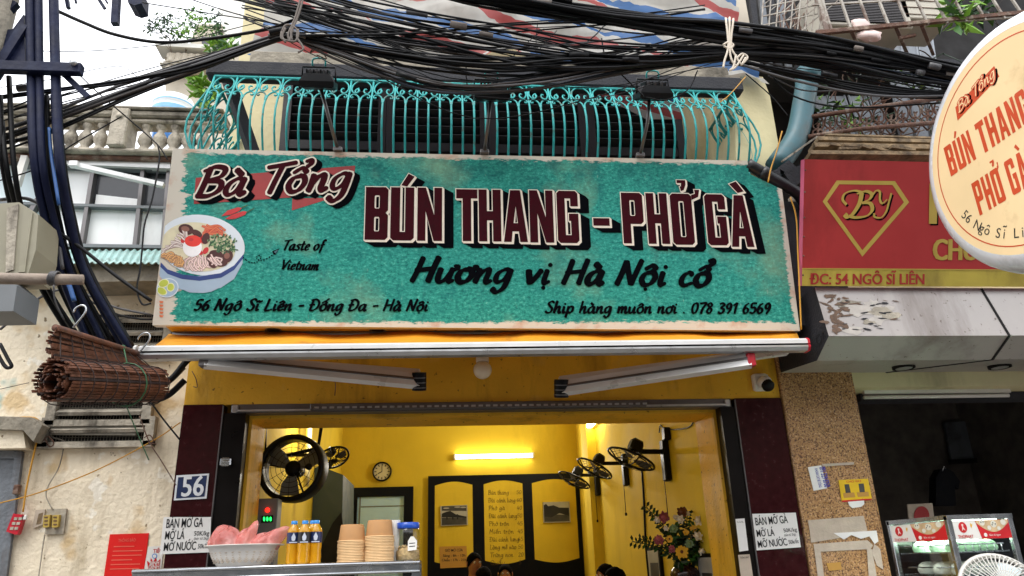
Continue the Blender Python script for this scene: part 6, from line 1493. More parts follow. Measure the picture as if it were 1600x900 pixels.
for x in (1330,1400,1440): m.beam(at(x,52-(x-1290)*.08,-.86),at(x-12+30,85,-.2),.025,.02,'rust')
m.beam(at(1405,60,-.8),at(1430,55,-.8),.02,.02,'rust'); m.build('bracket',cg)
for k,(x0,x1,y0,y1,lb) in enumerate(((1290,1408,-30,38,'beige air conditioner outdoor unit with dark grille inside the cage'),(1412,1470,-30,28,'plain beige panel box beside the air conditioner inside the cage'))):
    q0=at(x0,y1,-.55); q1=at(x1,y0,-.55); t=thing('air_conditioner' if k==0 else 'panel_box',q0,lb,'air conditioner' if k==0 else 'box')
    m=MB(); m.bx(q0.x,q1.x,-.55,-.2,q0.z,q1.z,'ac_beige',.01); m.build('casing',t)
    m=MB()
    if k==0:
        m.bx(q0.x+.03,q1.x-.06,-.556,-.551,q0.z+.03,q1.z-.03,'void_dark')
        for i in range(26): z=q0.z+.04+(q1.z-q0.z-.08)*i/25; m.bx(q0.x+.03,q1.x-.06,-.563,-.557,z-.002,z+.002,'alu_dark')
    else:
        for i in range(5): z=q0.z+.04+i*.07; m.bx(q0.x+.02,q1.x-.02,-.556,-.551,z,z+.004,'rust')
    m.build('grille',t)
m=MB(); m.ball(at(1345,40,-.86),.07,'noodle_pink',10,7,(1.1,.5,.8),.2); m.ball(at(1358,55,-.86),.085,'noodle_pink',10,7,(1.2,.4,.6),.25); tag(m.build('plastic_bag'),'pale pink crumpled plastic bag stuck in the cage by the air conditioner','bag')
plant('balcony_plant','leafy green plant growing through the top right of the cage',at(1520,40,-.6),[(at(1492,12,-.85),(.10,.1,.08)),(at(1500,22,-.9),(.08,.1,.06))],16,.16,['leaf_light','leaf'])
plant('balcony_plant','small leafed plant behind the cage bars near the round sign',at(1560,40,-.5),[(at(1545,14,-.6),(.14,.1,.10)),(at(1520,8,-.6),(.1,.1,.08))],26,.10,['leaf','leaf_dark'])
plant('balcony_plant','broad green leaves hanging under the cage beside the round sign',at(1520,36,-.8),[(at(1515,38,-.9),(.08,.05,.03))],7,.15,['leaf_light'],stems=False)
plant('balcony_plant','dark climbing plant among the iron scrolls below the cables',at(1330,200,.3),[(at(1338,186,-.2),(.15,.1,.2)),(at(1300,170,-.1),(.2,.1,.15)),(at(1425,110,-.3),(.4,.1,.06)),(at(1450,128,-.3),(.25,.1,.05))],34,.09,['leaf','leaf_dark','leaf_light'])
# roof sheets under the cage and the iron scroll lattice
rsx=thing('roof_sheets',at(1400,160,-.1),'grey corrugated roofing sheets leaning behind the iron scrolls below the cage','roofing')
for k,(x0,x1) in enumerate(((1296,1318),(1320,1345),(1352,1378),(1384,1398),(1408,1432),(1432,1456),(1460,1482))):
    m=MB(); q0=at(x0,228,-.1+.01*k); q1=at(x1,228,-.1+.01*k); u0=at(x0-26,150 if k<4 else 60,.35); u1=at(x1-26,150 if k<4 else 60,.35); m.add([q0,q1,u1,u0],[(0,1,2,3)],'roof_grey'); m.tube([q0,u0],.012,'roof_grey',6); m.tube([q1,u1],.012,'roof_grey',6); o=m.build('sheet',rsx)
lt=thing('iron_lattice',at(1370,190,-.45),'rusty wrought iron scroll lattice above the red signboard','railing')
m=MB(); m.tube([at(1265,183,-.5),at(1350,170,-.5),at(1480,152,-.5)],.018,'rust',8); m.tube([at(1262,214,-.5),at(1340,202,-.5),at(1480,190,-.5)],.018,'rust',8); m.build('rail',lt)
for k in range(11):
    x=1278+k*19; y=200-(k*19)*.12; m=MB()
    for s in (-1,1):
        m.tube([at(x+s*a,y+b_,-.46) for a,b_ in ((0,-22),(7,-14),(8,-2),(2,2),(-1,-4),(3,-7))],.007,'rust',5,4); m.tube([at(x+s*a,y+b_,-.46) for a,b_ in ((0,24),(7,16),(8,6),(2,3),(0,9),(4,11))],.007,'rust',5,4)
    m.build('scroll',lt)
m=MB(); rz=random.Random(8)
for k in range(60):
    x=rz.uniform(1255,1470); y=rz.uniform(95,225); L_=[(x,y)]
    for i in range(4): L_.append((L_[-1][0]+rz.uniform(-14,22),L_[-1][1]+rz.uniform(-14,18)))
    m.tube([at(a,b_,-.25+rz.uniform(-.08,.08)) for a,b_ in L_],.005,rz.choice(['bark','rust','leaf_dark']),4,4)
tag(m.build('dry_vines'),'tangle of dry vines and twigs hanging among the iron scrolls','vines',None,'stuff')
tr=thing('window_bars',at(1180,40,-.3),'dark slatted window bars right of the tarpaulin behind the cables','window bars')
m=MB()
for k in range(5): m.beam(at(1172+k*14,-30,-.15),at(1188+k*15,112,-.15),.05,.03,'roof_grey' if k%2 else 'slab_dark',(0,-1,0))
m.build('bar',tr)
m=MB()
for k in range(26):
    x=rz.uniform(1215,1275); y=rz.uniform(-10,60); m.tube([at(x,y,-.3),at(x+rz.uniform(-20,20),y+rz.uniform(10,40),-.3)],.006,'rust',4)
m.build('twig',tr)
# ------------------------------------------------------------------ steel food cart and what stands on it
CY0,CY1=-1.1,-.55
c0=at(208,895,CY0); c1=at(656,872,CY0); ZCt=(at(430,883,CY0).z)
CX0,CX1=c0.x,c1.x
ct_=thing('food_cart',((CX0+CX1)/2,-.82,.12),'stainless steel food cart with glass front in the shop doorway','cart')
m=MB(); m.bx(CX0,CX1,CY0,CY1,ZCt-.012,ZCt,'steel'); m.bx(CX0,CX1,CY0-.012,CY0-.001,ZCt-.055,ZCt-.001,'steel'); m.tube([(CX0,CY0-.012,ZCt-.008),(CX1,CY0-.012,ZCt-.008)],.010,'steel',10); m.tube([(CX0,CY0-.012,ZCt-.05),(CX1,CY0-.012,ZCt-.05)],.007,'steel',10); m.build('top',ct_)
m=MB()
for x in (CX0+.02,CX1-.02):
    for y in (CY0+.02,CY1-.02): m.bx(x-.02,x+.02,y-.02,y+.02,.12,ZCt-.013,'steel')
m.build('post',ct_)
m=MB(); m.bx(CX0+.04,CX1-.04,CY0+.01,CY0+.016,1.0,ZCt-.06,'clear_glass'); m.build('glass_pane',ct_)
m=MB(); m.bx(CX0+.04,CX1-.04,CY0+.03,CY1-.02,.95,1.0,'steel'); m.bx(CX0,CX1,CY0+.001,CY1,.3,.949,'steel'); m.build('shelf',ct_)
dpt=lambda x,y,Y: V((at(x,y,Y).x,Y,ZCt+.001))
# colander
q=dpt(380,880,-.86); zd=(q-CAM).dot(FW); k=zd/1155.
R1=60*k; hh=.105
cl=thing('colander',q,'white plastic colander full of pink plastic bags on the steel cart','colander')
m=MB(); m.lathe([(R1*.62,0),(R1*.66,.006),(R1*.80,hh*.45),(R1*.9,hh*.93),(R1*1.0,hh*.95),(R1*1.0,hh),(R1*.88,hh*1.0),(R1*.76,hh*.45),(R1*.6,.012),(0,.012)],q,'colander',seg=40); m.build('bowl',cl)
m=MB()
for i in range(30):
    a=6.283*i/30
    for j in range(5):
        for s in (-1,1):
            t=.22+j*.11; r=R1*(.66+.24*(t))*1.012; b_=a+s*.03; d=V((math.cos(b_),math.sin(b_),0)); e=V((-math.sin(b_),math.cos(b_),0)); p=q+d*r+V((0,0,hh*t)); m.box(p,(.018,.0055,.006),'paper_old',((e*.8+V((0,0,s*.6))).normalized(),d,(e*-.6*s+V((0,0,.8))).normalized()))
m.build('slot_pattern',cl)
def bag(c,sz,peaks,label,seed):
    "thin crumpled plastic bag: a ridged sheet blown up over the rim, drawn out into handle peaks"
    rr=random.Random(seed); m=MB(); c=V(c); K,Rn=40,16; vs=[];fs=[]
    for i in range(Rn+1):
        ph=PI*.62*i/Rn
        for j in range(K):
            a=6.283*j/K; d=V((math.sin(ph)*math.cos(a),math.sin(ph)*math.sin(a)*.8,math.cos(ph)))
            r=1+.12*abs(math.sin(a*4+ph*1.5+seed))+.09*abs(math.sin(a*9-ph*1.2))+.04*math.sin(ph*5+a*2)-.1+rr.uniform(-.015,.015)
            for (px_,pz_,w_) in peaks: r+=pz_*math.exp(-((d-V((px_,-.1,1)).normalized()).length/w_)**2)
            vs.append(c+V((d.x*r*sz[0],d.y*r*sz[1],d.z*r*sz[2])))
    for i in range(Rn):
        for j in range(K): k=(j+1)%K; fs.append((i*K+j,(i+1)*K+j,(i+1)*K+k,i*K+k))
    m.add(vs,fs,'bag_pink',True); tag(m.build('plastic_bag'),label,'bag')
B=lambda x,y,Y=-.88: at(x,y,Y)
bag(B(354,850),(.085,.08,.075),((-.5,.25,.5),),'pink plastic bag bunched at the left of the colander',1)
bag(B(384,852),(.06,.07,.075),((.55,.75,.28),),'pink plastic bag with a raised handle in the middle of the colander',2)
bag(B(412,853),(.075,.07,.06),((1.1,1.3,.35),),'pink plastic bag stretching to the right over the bottles',3)
# oil bottles
def bottle(px,py,Y,label,lab):
    q=dpt(px,py,Y); zd=(q-CAM).dot(FW); s=65*zd/1155/.265
    t=thing('oil_bottle',q,label,'bottle','oil bottles on the cart'); h=.265*s; r=.041*s
    m=MB(); m.lathe([(r*.85,0),(r,.008),(r*.96,h*.08),(r*1.0,h*.16),(r*.92,h*.3),(r*1.0,h*.42),(r*.98,h*.46),(r*.98,h*.74),(r*.9,h*.8),(r*.5,h*.9),(r*.42,h*.93)],q,'oil',seg=20); m.build('bottle_body',t)
    m=MB(); m.lathe([(r*1.015,h*.48),(r*1.015,h*.73)],q,lab,seg=20,caps=False)
    d=(CAM-q); d.z=0; d.normalize(); e=V((-d.y,d.x,0)); fr=Fr(q+d*(r*1.03)+V((0,0,h*.6)),e,V((0,0,1)))
    if fr.n.dot(d)<0: fr=Fr(fr.o,-e,V((0,0,1)))
    m.poly(fr,[(0,.026),(.011,.004),(.008,-.012),(0,-.016),(-.008,-.012),(-.011,.004)],.003,'label_white'); m.poly(fr,[(-.02,-.024),(.02,-.024),(.02,-.019),(-.02,-.019)],.003,'label_white'); m.build('label',t)
    m=MB(); m.lathe([(r*.5,h*.92),(r*.5,h*.995),(r*.45,h)],q,'cap_blue',seg=16); m.build('cap',t)
bottle(456,879,-.95,'oil bottle nearest the colander, navy label','label_navy')
bottle(473,879,-.98,'oil bottle with a black label and pale drop, middle of the front row','label_black')
bottle(491,878,-.95,'tallest looking oil bottle at the right end of the front row','label_navy')
bottle(486,875,-.86,'oil bottle hidden behind the right front bottle','label_navy')
# paper bowls
def bowls(px,py,Y,top_px,wpx,n,side):
    q=dpt(px,py,Y); zd=(q-CAM).dot(FW); k=zd/1155; R=wpx*k/2
    ztop=at(px,top_px,Y).z; bh=.088; st=(ztop-q.z-bh)/(n-1)
    grp='paper bowls in the %s stack'%side; first=None
    for i in range(n):
        lb='brown paper bowl nested in the %s stack on the cart'%side if i<n-1 else 'upturned brown paper bowl on top of the %s stack'%side
        pos=V((q.x+rnd.uniform(-.002,.002),q.y,q.z+i*st))
        if first is None:
            t=thing('paper_bowl',pos,lb,'bowl',grp)
            m=MB(); m.lathe([(R*.97,.004),(R*.92,.03),(R*.84,bh-.004),(R*.8,bh),(R*.8,bh-.006),(0,bh-.006)],pos,'kraft',seg=32); m.build('bowl_wall',t)
            m=MB(); m.tube([pos+V((R*math.cos(a),R*math.sin(a),.005)) for a in [6.283*j/32 for j in range(32)]],.0036,'kraft_rim',6,closed=True); m.build('rim',t); first=t
        else: dup(first,pos,lb,grp)
bowls(549,876,-.9,820,43,14,'left')
bowls(592,875,-.9,813,45,17,'right')
q=dpt(637,872,-.86); zd=(q-CAM).dot(FW); k=zd/1155
jr=thing('jar',q,'clear jar of crispy flakes with a blue lid at the right end of the cart','jar'); hj=57*k; r=19*k
m=MB(); m.lathe([(r*.95,0),(r,.01),(r,hj*.72),(r*.92,hj*.8),(r*.85,hj*.84)],q,'clear_glass',seg=24); m.build('jar_body',jr)
m=MB(); m.lathe([(r*.9,hj*.84),(r*.92,hj*.85),(r*.92,hj*.99),(r*.85,hj)],q,'lid_blue',seg=24); m.build('lid',jr)
m=MB(); m.lathe([(0,.004),(r*.92,.006),(r*.94,hj*.26),(r*.6,hj*.34),(0,hj*.38)],q,'crisps',seg=24)
for i in range(60): a=rnd.uniform(0,6.28); rr=rnd.uniform(0,r*.85); m.ball(q+V((rr*math.cos(a),rr*math.sin(a),hj*rnd.uniform(.3,.4))),.006,'crisps',5,4)
m.build('contents',jr)
d=(CAM-q); d.z=0; d.normalize(); e=V((0,0,1)).cross(d); fr=Fr(q+d*r*1.03+e*r*.3,e,V((0,0,1))); m=MB(); m.poly(fr,[(-.02,hj*.25),(.026,hj*.27),(.028,hj*.5),(.01,hj*.62),(-.005,hj*.62),(-.02,hj*.5)],.002,'white_plastic'); m.poly(fr,[(-.012,hj*.35),(.018,hj*.36),(.018,hj*.38),(-.012,hj*.37)],.003,'ink'); m.poly(fr,[(-.012,hj*.43),(.018,hj*.44),(.018,hj*.46),(-.012,hj*.45)],.003,'ink'); m.build('label',jr)
m=MB(); q2=dpt(616,873,-.84); m.lathe([(.02,0),(.03,.2),(.03,.21)],q2,'white_plastic',seg=16); tag(m.build('cup_stack'),'slim white cup stack between the right bowls and the jar','cups')
# ------------------------------------------------------------------ dining room contents
ZFl=.25
# tube lamp on the far wall, lit
ta=at(712,714,YF-.06); tb_=at(831,711,YF-.06); tz=(ta.z+tb_.z)/2
tl_=thing('tube_lamp',((ta.x+tb_.x)/2,YF,tz),'lit white fluorescent tube on the yellow back wall above the menu','lamp')
m=MB(); m.beam((ta.x,YF-.06,tz),(tb_.x,YF-.06,tz),.035,.05,'lamp_glow'); m.build('tube',tl_); m=MB(); m.bx(ta.x-.03,ta.x-.002,YF-.09,YF-.005,tz-.04,tz+.04,'white_plastic',.005); m.bx(tb_.x+.002,tb_.x+.03,YF-.09,YF-.005,tz-.04,tz+.04,'white_plastic',.005); m.bx(ta.x,tb_.x,YF-.034,YF-.004,tz-.03,tz+.03,'white_plastic'); m.build('fitting',tl_)
def area(name,loc,sx,sy,en,rot,par,col=(1,.96,.88)):
    l=bpy.data.lights.new(name,'AREA'); l.shape='RECTANGLE'; l.size=sx; l.size_y=sy; l.energy=en; l.color=col
    o=bpy.data.objects.new(name,l); COL.objects.link(o); o.parent=par; o.location=V(loc)-wloc(par); o.rotation_euler=rot; return o
area('lamp_light',((ta.x+tb_.x)/2,YF-.12,tz),1.2,.05,17,(R_(-90),0,0),tl_)
q=at(947,658,4.3); q.x=min(q.x,RR-.02)
wl=thing('wall_lamp',q,'small glowing lamp high on the right wall of the dining room','lamp'); qz=q.z
m=MB(); m.beam((q.x-.06,4.0,qz),(q.x-.06,4.6,qz),.05,.06,'lamp_glow_small'); m.build('tube',wl); m=MB(); m.bx(q.x-.03,q.x+.02,3.98,4.62,qz-.035,qz+.035,'white_plastic'); m.build('fitting',wl)
area('lamp_light',(q.x-.1,4.3,qz),.1,.6,13,(0,R_(90),0),wl)
q=at(513,653,2.2)
sl2=thing('ceiling_lamp',q,'small bright lamp just under the lintel at the left of the dining room','lamp'); m=MB(); m.ball(q,.022,'lamp_glow_small',12,8); m.build('bulb',sl2); m=MB(); m.tube([q+V((0,0,.02)),(q.x,q.y,ZC)],.006,'black_plastic',6); m.build('cord',sl2)
l=bpy.data.lights.new('lamp_light','POINT'); l.energy=9; l.color=(1,.92,.7); l.shadow_soft_size=.05; o=bpy.data.objects.new('lamp_light',l); COL.objects.link(o); o.parent=sl2; o.location=(0,0,-.06)
# clock
q=at(597,737,YF-.02); cl_=thing('wall_clock',q,'round black rimmed clock on the yellow back wall above the pale door','clock')
rk=15*(q-CAM).dot(FW)/1155
m=MB(); m.lathe([(rk*.84,.0),(rk*.84,.03),(rk,.035),(rk,0)],q,'black_plastic',(0,-1,0),32,caps=False); m.build('rim',cl_); m=MB(); m.lathe([(rk*.86,.012),(0,.012)],q,'clock_face',(0,-1,0),32,caps=False); m.build('dial',cl_)
fk=Fr(q+V((0,-.014,0)),(1,0,0),(0,0,1)); m=MB()
for i in range(12):
    a=PI/6*i; x,y=rk*.68*math.sin(a),rk*.68*math.cos(a); d=(math.sin(a),math.cos(a)); w2=.006; L2=rk*.11; m.poly(fk,[(x-d[0]*L2-d[1]*w2,y-d[1]*L2+d[0]*w2),(x-d[0]*L2+d[1]*w2,y-d[1]*L2-d[0]*w2),(x+d[0]*L2+d[1]*w2,y+d[1]*L2-d[0]*w2),(x+d[0]*L2-d[1]*w2,y+d[1]*L2+d[0]*w2)],.001,'ink')
m.build('hour_marks',cl_)
m=MB(); m.beam(fk.P(0,0,.004),fk.P(-rk*.02,rk*.62,.004),.006,.004,'ink',(0,-1,0)); m.beam(fk.P(0,0,.006),fk.P(-rk*.4,-rk*.22,.006),.009,.004,'ink',(0,-1,0)); m.build('hands',cl_)
# pale door in a black frame
dq=lambda x,y: at(x,y,YF-.03)
a=dq(545,763); b_=dq(646,760); zt3=(a.z+b_.z)/2; fw=.13
dd=thing('inner_door',((a.x+b_.x)/2,YF,ZFl),'pale blue door in a black frame on the yellow back wall','door')
m=MB(); m.bx(a.x,a.x+fw,YF-.07,YF-.002,ZFl,zt3-fw,'frame_navy'); m.bx(b_.x-fw,b_.x,YF-.07,YF-.002,ZFl,zt3-fw,'frame_navy'); m.bx(a.x,b_.x,YF-.07,YF-.002,zt3-fw,zt3,'frame_navy'); m.build('frame',dd)
m=MB(); m.bx(a.x+fw,b_.x-fw,YF-.03,YF-.003,ZFl,zt3-fw,'door_pale'); m.bx(a.x+fw+.05,b_.x-fw,YF-.036,YF-.031,zt3-fw-.14,zt3-fw-.125,'box_grey'); m.bx(a.x+fw+.03,a.x+fw+.045,YF-.036,YF-.031,ZFl,zt3-fw,'box_grey'); m.build('door_leaf',dd)
# three-panel menu board
a=dq(669,744); b_=dq(927,739); zt4=(a.z+b_.z)/2; zb4=at(760,893,YF-.03).z
mn=thing('menu_board',((a.x+b_.x)/2,YF,zb4),'black framed triple arched yellow menu board on the back wall under the lit tube','menu board')
WM=b_.x-a.x; MF=Fr((a.x,YF-.06,zb4),(1,0,0),(0,0,1)); HM=zt4-zb4
def L2(x,y): return MF.L(x,y)
ph=[]
for (x0,x1,yt,yb) in ((679,738,752,884),(758,816,750,882),(836,898,748,880)):
    l,bt=L2(x0,yb); r,tp2=L2(x1,yt); n=14
    top=[(r+(l-r)*i/n,tp2-.05+.05*math.sin(PI*i/n)) for i in range(n+1)]; bot=[(l+(r-l)*i/n,bt+.05-.05*math.sin(PI*i/n)) for i in range(n+1)]; ph.append(bot+top)
m=MB(); m.poly(MF,[(0,-.6),(WM,-.6),(WM,HM),(0,HM)],.0,'frame_navy',ph); m.bx(a.x,a.x+WM,YF-.058,YF-.04,zb4-.6,zb4+HM,'frame_navy')
o=m.build('frame',mn)
for p in ph:
    m=MB(); m.poly(MF,p,-.0,'yellow_room'); o=m.build('panel',mn); o.location.y+=-.001
m=MB(); lines=['Bún thang','Đùi cánh lưng','Phở gà','Đùi cánh lưng','Phở trộn','Miến trộn','Đùi cánh lưng','Lòng mề xào','Trứng non','Quẩy']; pr=['50','60','40','50','45','45','45','50','20','5']; wd=[32,42,25,44,31,38,46,41,36,22]
for i,t in enumerate(lines):
    y=773+i*12.2; f=MF.sub((763+i*.4,y),(763+wd[i]+i*.4,y-.5)); brush(m,f,t,f.len,.062,'menu_ink',.005,wmin=.55,wmax=.8,shear=0)
    f=MF.sub((807+i*.4,y-1),(815+i*.4,y-1)); brush(m,f,pr[i],f.len*(1 if len(pr[i])>1 else .5),.058,'menu_ink',.005,wmin=.55,wmax=.8,shear=0)
m.build('menu_writing',mn)
def picture(name,pxs,label,kind):
    m=MB(); P=[MF.L(*q) for q in pxs]; m.prism(MF,P,.03,.004,'photo_light'); o=tag(m.build(name),label,'picture'); l,bt=P[3]; r,tp2=P[1]; w2=r-l; h2=tp2-bt; m=MB(); G=Fr(MF.P(l,bt,.031),MF.u,MF.v)
    m.poly(G,[(.03*w2,.04*h2),(.97*w2,.04*h2),(.97*w2,.36*h2),(.03*w2,.4*h2)],.001,'photo_grey')
    if kind: 
        m.poly(G,[(.03*w2,.6*h2),(.2*w2,.68*h2),(.35*w2,.72*h2),(.55*w2,.55*h2),(.97*w2,.42*h2),(.97*w2,.36*h2),(.03*w2,.42*h2)],.0015,'ink')
        for x in (.2,.42,.6): m.poly(G,[(x*w2,.3*h2),(x*w2+.05*w2,.3*h2),(x*w2+.05*w2,.55*h2),(x*w2,.55*h2)],.002,'ink')
        m.poly(G,[(.03*w2,.74*h2),(.97*w2,.70*h2),(.97*w2,.96*h2),(.03*w2,.96*h2)],.0012,'photo_grey')
        for x,y in ((.2,.86),(.62,.9),(.85,.88)): m.poly(G,ell(x*w2,y*h2,.12*w2,.035*h2,0,12),.0022,'photo_light')
    else: m.poly(G,[(.03*w2,.85*h2),(.12*w2,.92*h2),(.2*w2,.8*h2),(.4*w2,.84*h2),(.6*w2,.72*h2),(.97*w2,.7*h2),(.97*w2,.3*h2),(.6*w2,.45*h2),(.3*w2,.25*h2),(.03*w2,.3*h2)],.0016,'ink')
    m.build('photo_print',o)
picture('framed_photo',[(688,791),(730,789),(731,820),(689,822)],'black and white photo of a bridge in the left menu panel',1)
picture('framed_photo',[(848,785),(889,784),(891,816),(849,817)],'black and white street photo in the right menu panel',0)
m=MB(); P=[MF.L(*q) for q in ((687,854),(729,853),(730,886),(688,888))]; m.prism(MF,P,.01,.004,'card'); o=tag(m.build('hours_notice'),'small tan opening hours notice at the foot of the left menu panel','notice'); m=MB()
for t,p0,p1,h in (('GIỜ MỞ CỬA',(695,862),(723,861.5),.035),('Sáng : 6h - 13h',(692,870),(727,869.5),.032),('Chiều : 17h - 21h',(690,877),(728,876.5),.032)): f=MF.sub(p0,p1); m.text(f,t,0,0,h,'ink',.0115,w=f.len,bold=.02)
m.build('printed_text',o)
pst=at(918,745,YF-.6); m=MB(); m.bx(pst.x-.05,pst.x+.05,YF-.65,YF-.55,ZFl,at(918,742,YF-.6).z,'frame_navy'); tag(m.build('room_post'),'dark square post at the right end of the menu board','post')
# stair soffit, duct and box at left
m=MB(); f=front(3.6,470,740); m.prism(f,[f.L(*q) for q in ((468,760),(480,735),(500,728),(536,742),(534,860),(470,880))],0,-1.2,'green_dark'); m.prism(f,[f.L(*q) for q in ((478,905),(520,818),(534,800),(545,905))],.03,.001,'void_dark'); tag(m.build('stair_side'),'dark green boarded stair side at the left of the dining room','stairs')
m=MB(); f=front(2.6,420,655)
m.prism(f,[f.L(*q) for q in ((418,650),(440,650),(436,690),(430,760),(416,770))],0,-.2,'old_white'); m.prism(f,[f.L(*q) for q in ((405,770),(425,762),(424,830),(404,830))],0,-.2,'paper_old'); tag(m.build('boxed_duct'),'pale boxed duct running down behind the big fan','duct')
m=MB(); m.tube([at(474,652,2.4),at(482,658,2.4),at(482,690,2.4),at(478,760,2.4)],.03,'cream_upper',8,3); tag(m.build('wall_pipe'),'cream pipe bend beside the big fan near the ceiling','pipe')
pp2=MB(); pp2.tube([at(402,660,.6),at(397,720,.6),at(390,790,.6)],.014,'alu_dark',8); pp2.tube([at(410,668,.62),at(402,720,.62),at(400,760,.62),at(404,800,.62)],.005,'black_plastic',6,3); tag(pp2.build('conduit'),'grey conduit and cable down the left door jamb to the electric box','conduit')
eb_=thing('electric_box',at(405,830,.55),'grey electric box with red and green lights inside the left of the doorway','electric box')
q0=at(375,905,.55); q1=at(435,776,.55); m=MB(); m.bx(q0.x,q1.x,.55,.7,q0.z,at(405,779,.55).z,'box_grey',.006); m.build('casing',eb_)
fe=front(.548,405,830); m=MB(); m.prism(fe,[fe.L(*q) for q in ((381,793),(400,791),(398,830),(379,832))],.012,.001,'alu_dark')
for k in range(4): m.prism(fe,[fe.L(*q) for q in ((384+k*4,794),(386+k*4,794),(385+k*4,830),(383+k*4,830))],.016,.0125,'alu')
m.build('vent_grille',eb_)
m=MB(); m.lathe([(.015,.0),(.015,.010),(0,.014)],at(418,797,.546),'led_red',(0,-1,0),16); m.build('red_light',eb_); m=MB()
fe=front(.546,411,812); 
m.prism(fe,[fe.L(*q) for q in ((409,806),(427,805),(426,816),(408,817))],.004,.0,'black_plastic')
for k in range(3): m.prism(fe,[fe.L(*q) for q in ell(413+k*5,811,1.5,3.6,0,10)],.007,.005,'led_green')
m.build('green_display',eb_)
# big round ventilation fan on a hanging pole
q=at(458,732,.95); bf=thing('drum_fan',q,'large round black drum fan hanging on a pole at the left of the doorway','fan')
an=V((.5,-.85,.0)).normalized(); an=V((-.12,-.97,.02)).normalized(); rf=51*(q-CAM).dot(FW)/1155
m=MB(); m.lathe([(rf,-.09),(rf*1.02,-.02),(rf*1.02,.05),(rf*.98,.08),(rf*.87,.085),(rf*.85,.05),(rf*.85,-.08),(rf,-.09)],q,'black_plastic',an,44,caps=False); m.build('drum',bf)
sx2=an.cross(V((0,0,1))).normalized(); sy2=sx2.cross(an)
m=MB(); m.lathe([(rf*.24,-.05),(rf*.24,.04),(rf*.15,.06),(0,.06)],q-an*.03,'black_plastic',an,20); m.lathe([(rf*.17,-.15),(rf*.2,-.05)],q-an*.03,'black_plastic',an,20); m.build('motor',bf)
m=MB()
for k in range(3):
    a=.5+k*2.094; d=sx2*math.cos(a)+sy2*math.sin(a); e=an.cross(d); m.add([q+d*rf*.15-e*rf*.12,q+d*rf*.45-e*rf*.30+an*.03,q+d*rf*.80-e*rf*.34+an*.03,q+d*rf*.82+e*rf*.22-an*.02,q+d*rf*.45+e*rf*.14-an*.02,q+d*rf*.15+e*rf*.10],[(0,1,2,3,4,5)],'box_grey')
m.build('blade',bf)
m=MB()
for rr_k in (.3,.45,.6,.75): m.tube([q+an*.07+(sx2*math.cos(a)+sy2*math.sin(a))*rf*rr_k for a in [6.283*i/36 for i in range(36)]],.0022,'black_plastic',4,closed=True)
for k in range(12): a=6.283*k/12; m.tube([q+an*.07+(sx2*math.cos(a)+sy2*math.sin(a))*rf*.2,q+an*.07+(sx2*math.cos(a)+sy2*math.sin(a))*rf*.88],.0022,'black_plastic',4)
m.build('wire_guard',bf)
m=MB()
for a in (.2,2.3,4.3): d=sx2*math.cos(a)+sy2*math.sin(a); m.tube([q-an*.05+d*rf*.15,q-an*.05+d*rf*.8],.008,'black_plastic',6)
m.build('strut',bf)
m=MB(); m.tube([q+sx2*rf*.6+V((.0,.1,.1)),at(497,700,1.05),at(504,655,1.05),at(505,640,1.05)+V((0,0,.3))],.016,'black_plastic',8); m.tube([q+V((-.24,.1,-.0)),at(415,650,1.05),at(415,650,1.05)+V((0,0,.3))],.013,'black_plastic',8); m.build('pole',bf)
m=MB(); m.box(at(455,683,.93),(.05,.04,.03),'black_plastic'); m.lathe([(.025,0),(.025,.02),(0,.022)],q+sx2*-rf*.55+sy2*-.0+an*.05,'black_plastic',an,12); m.build('knob',bf)
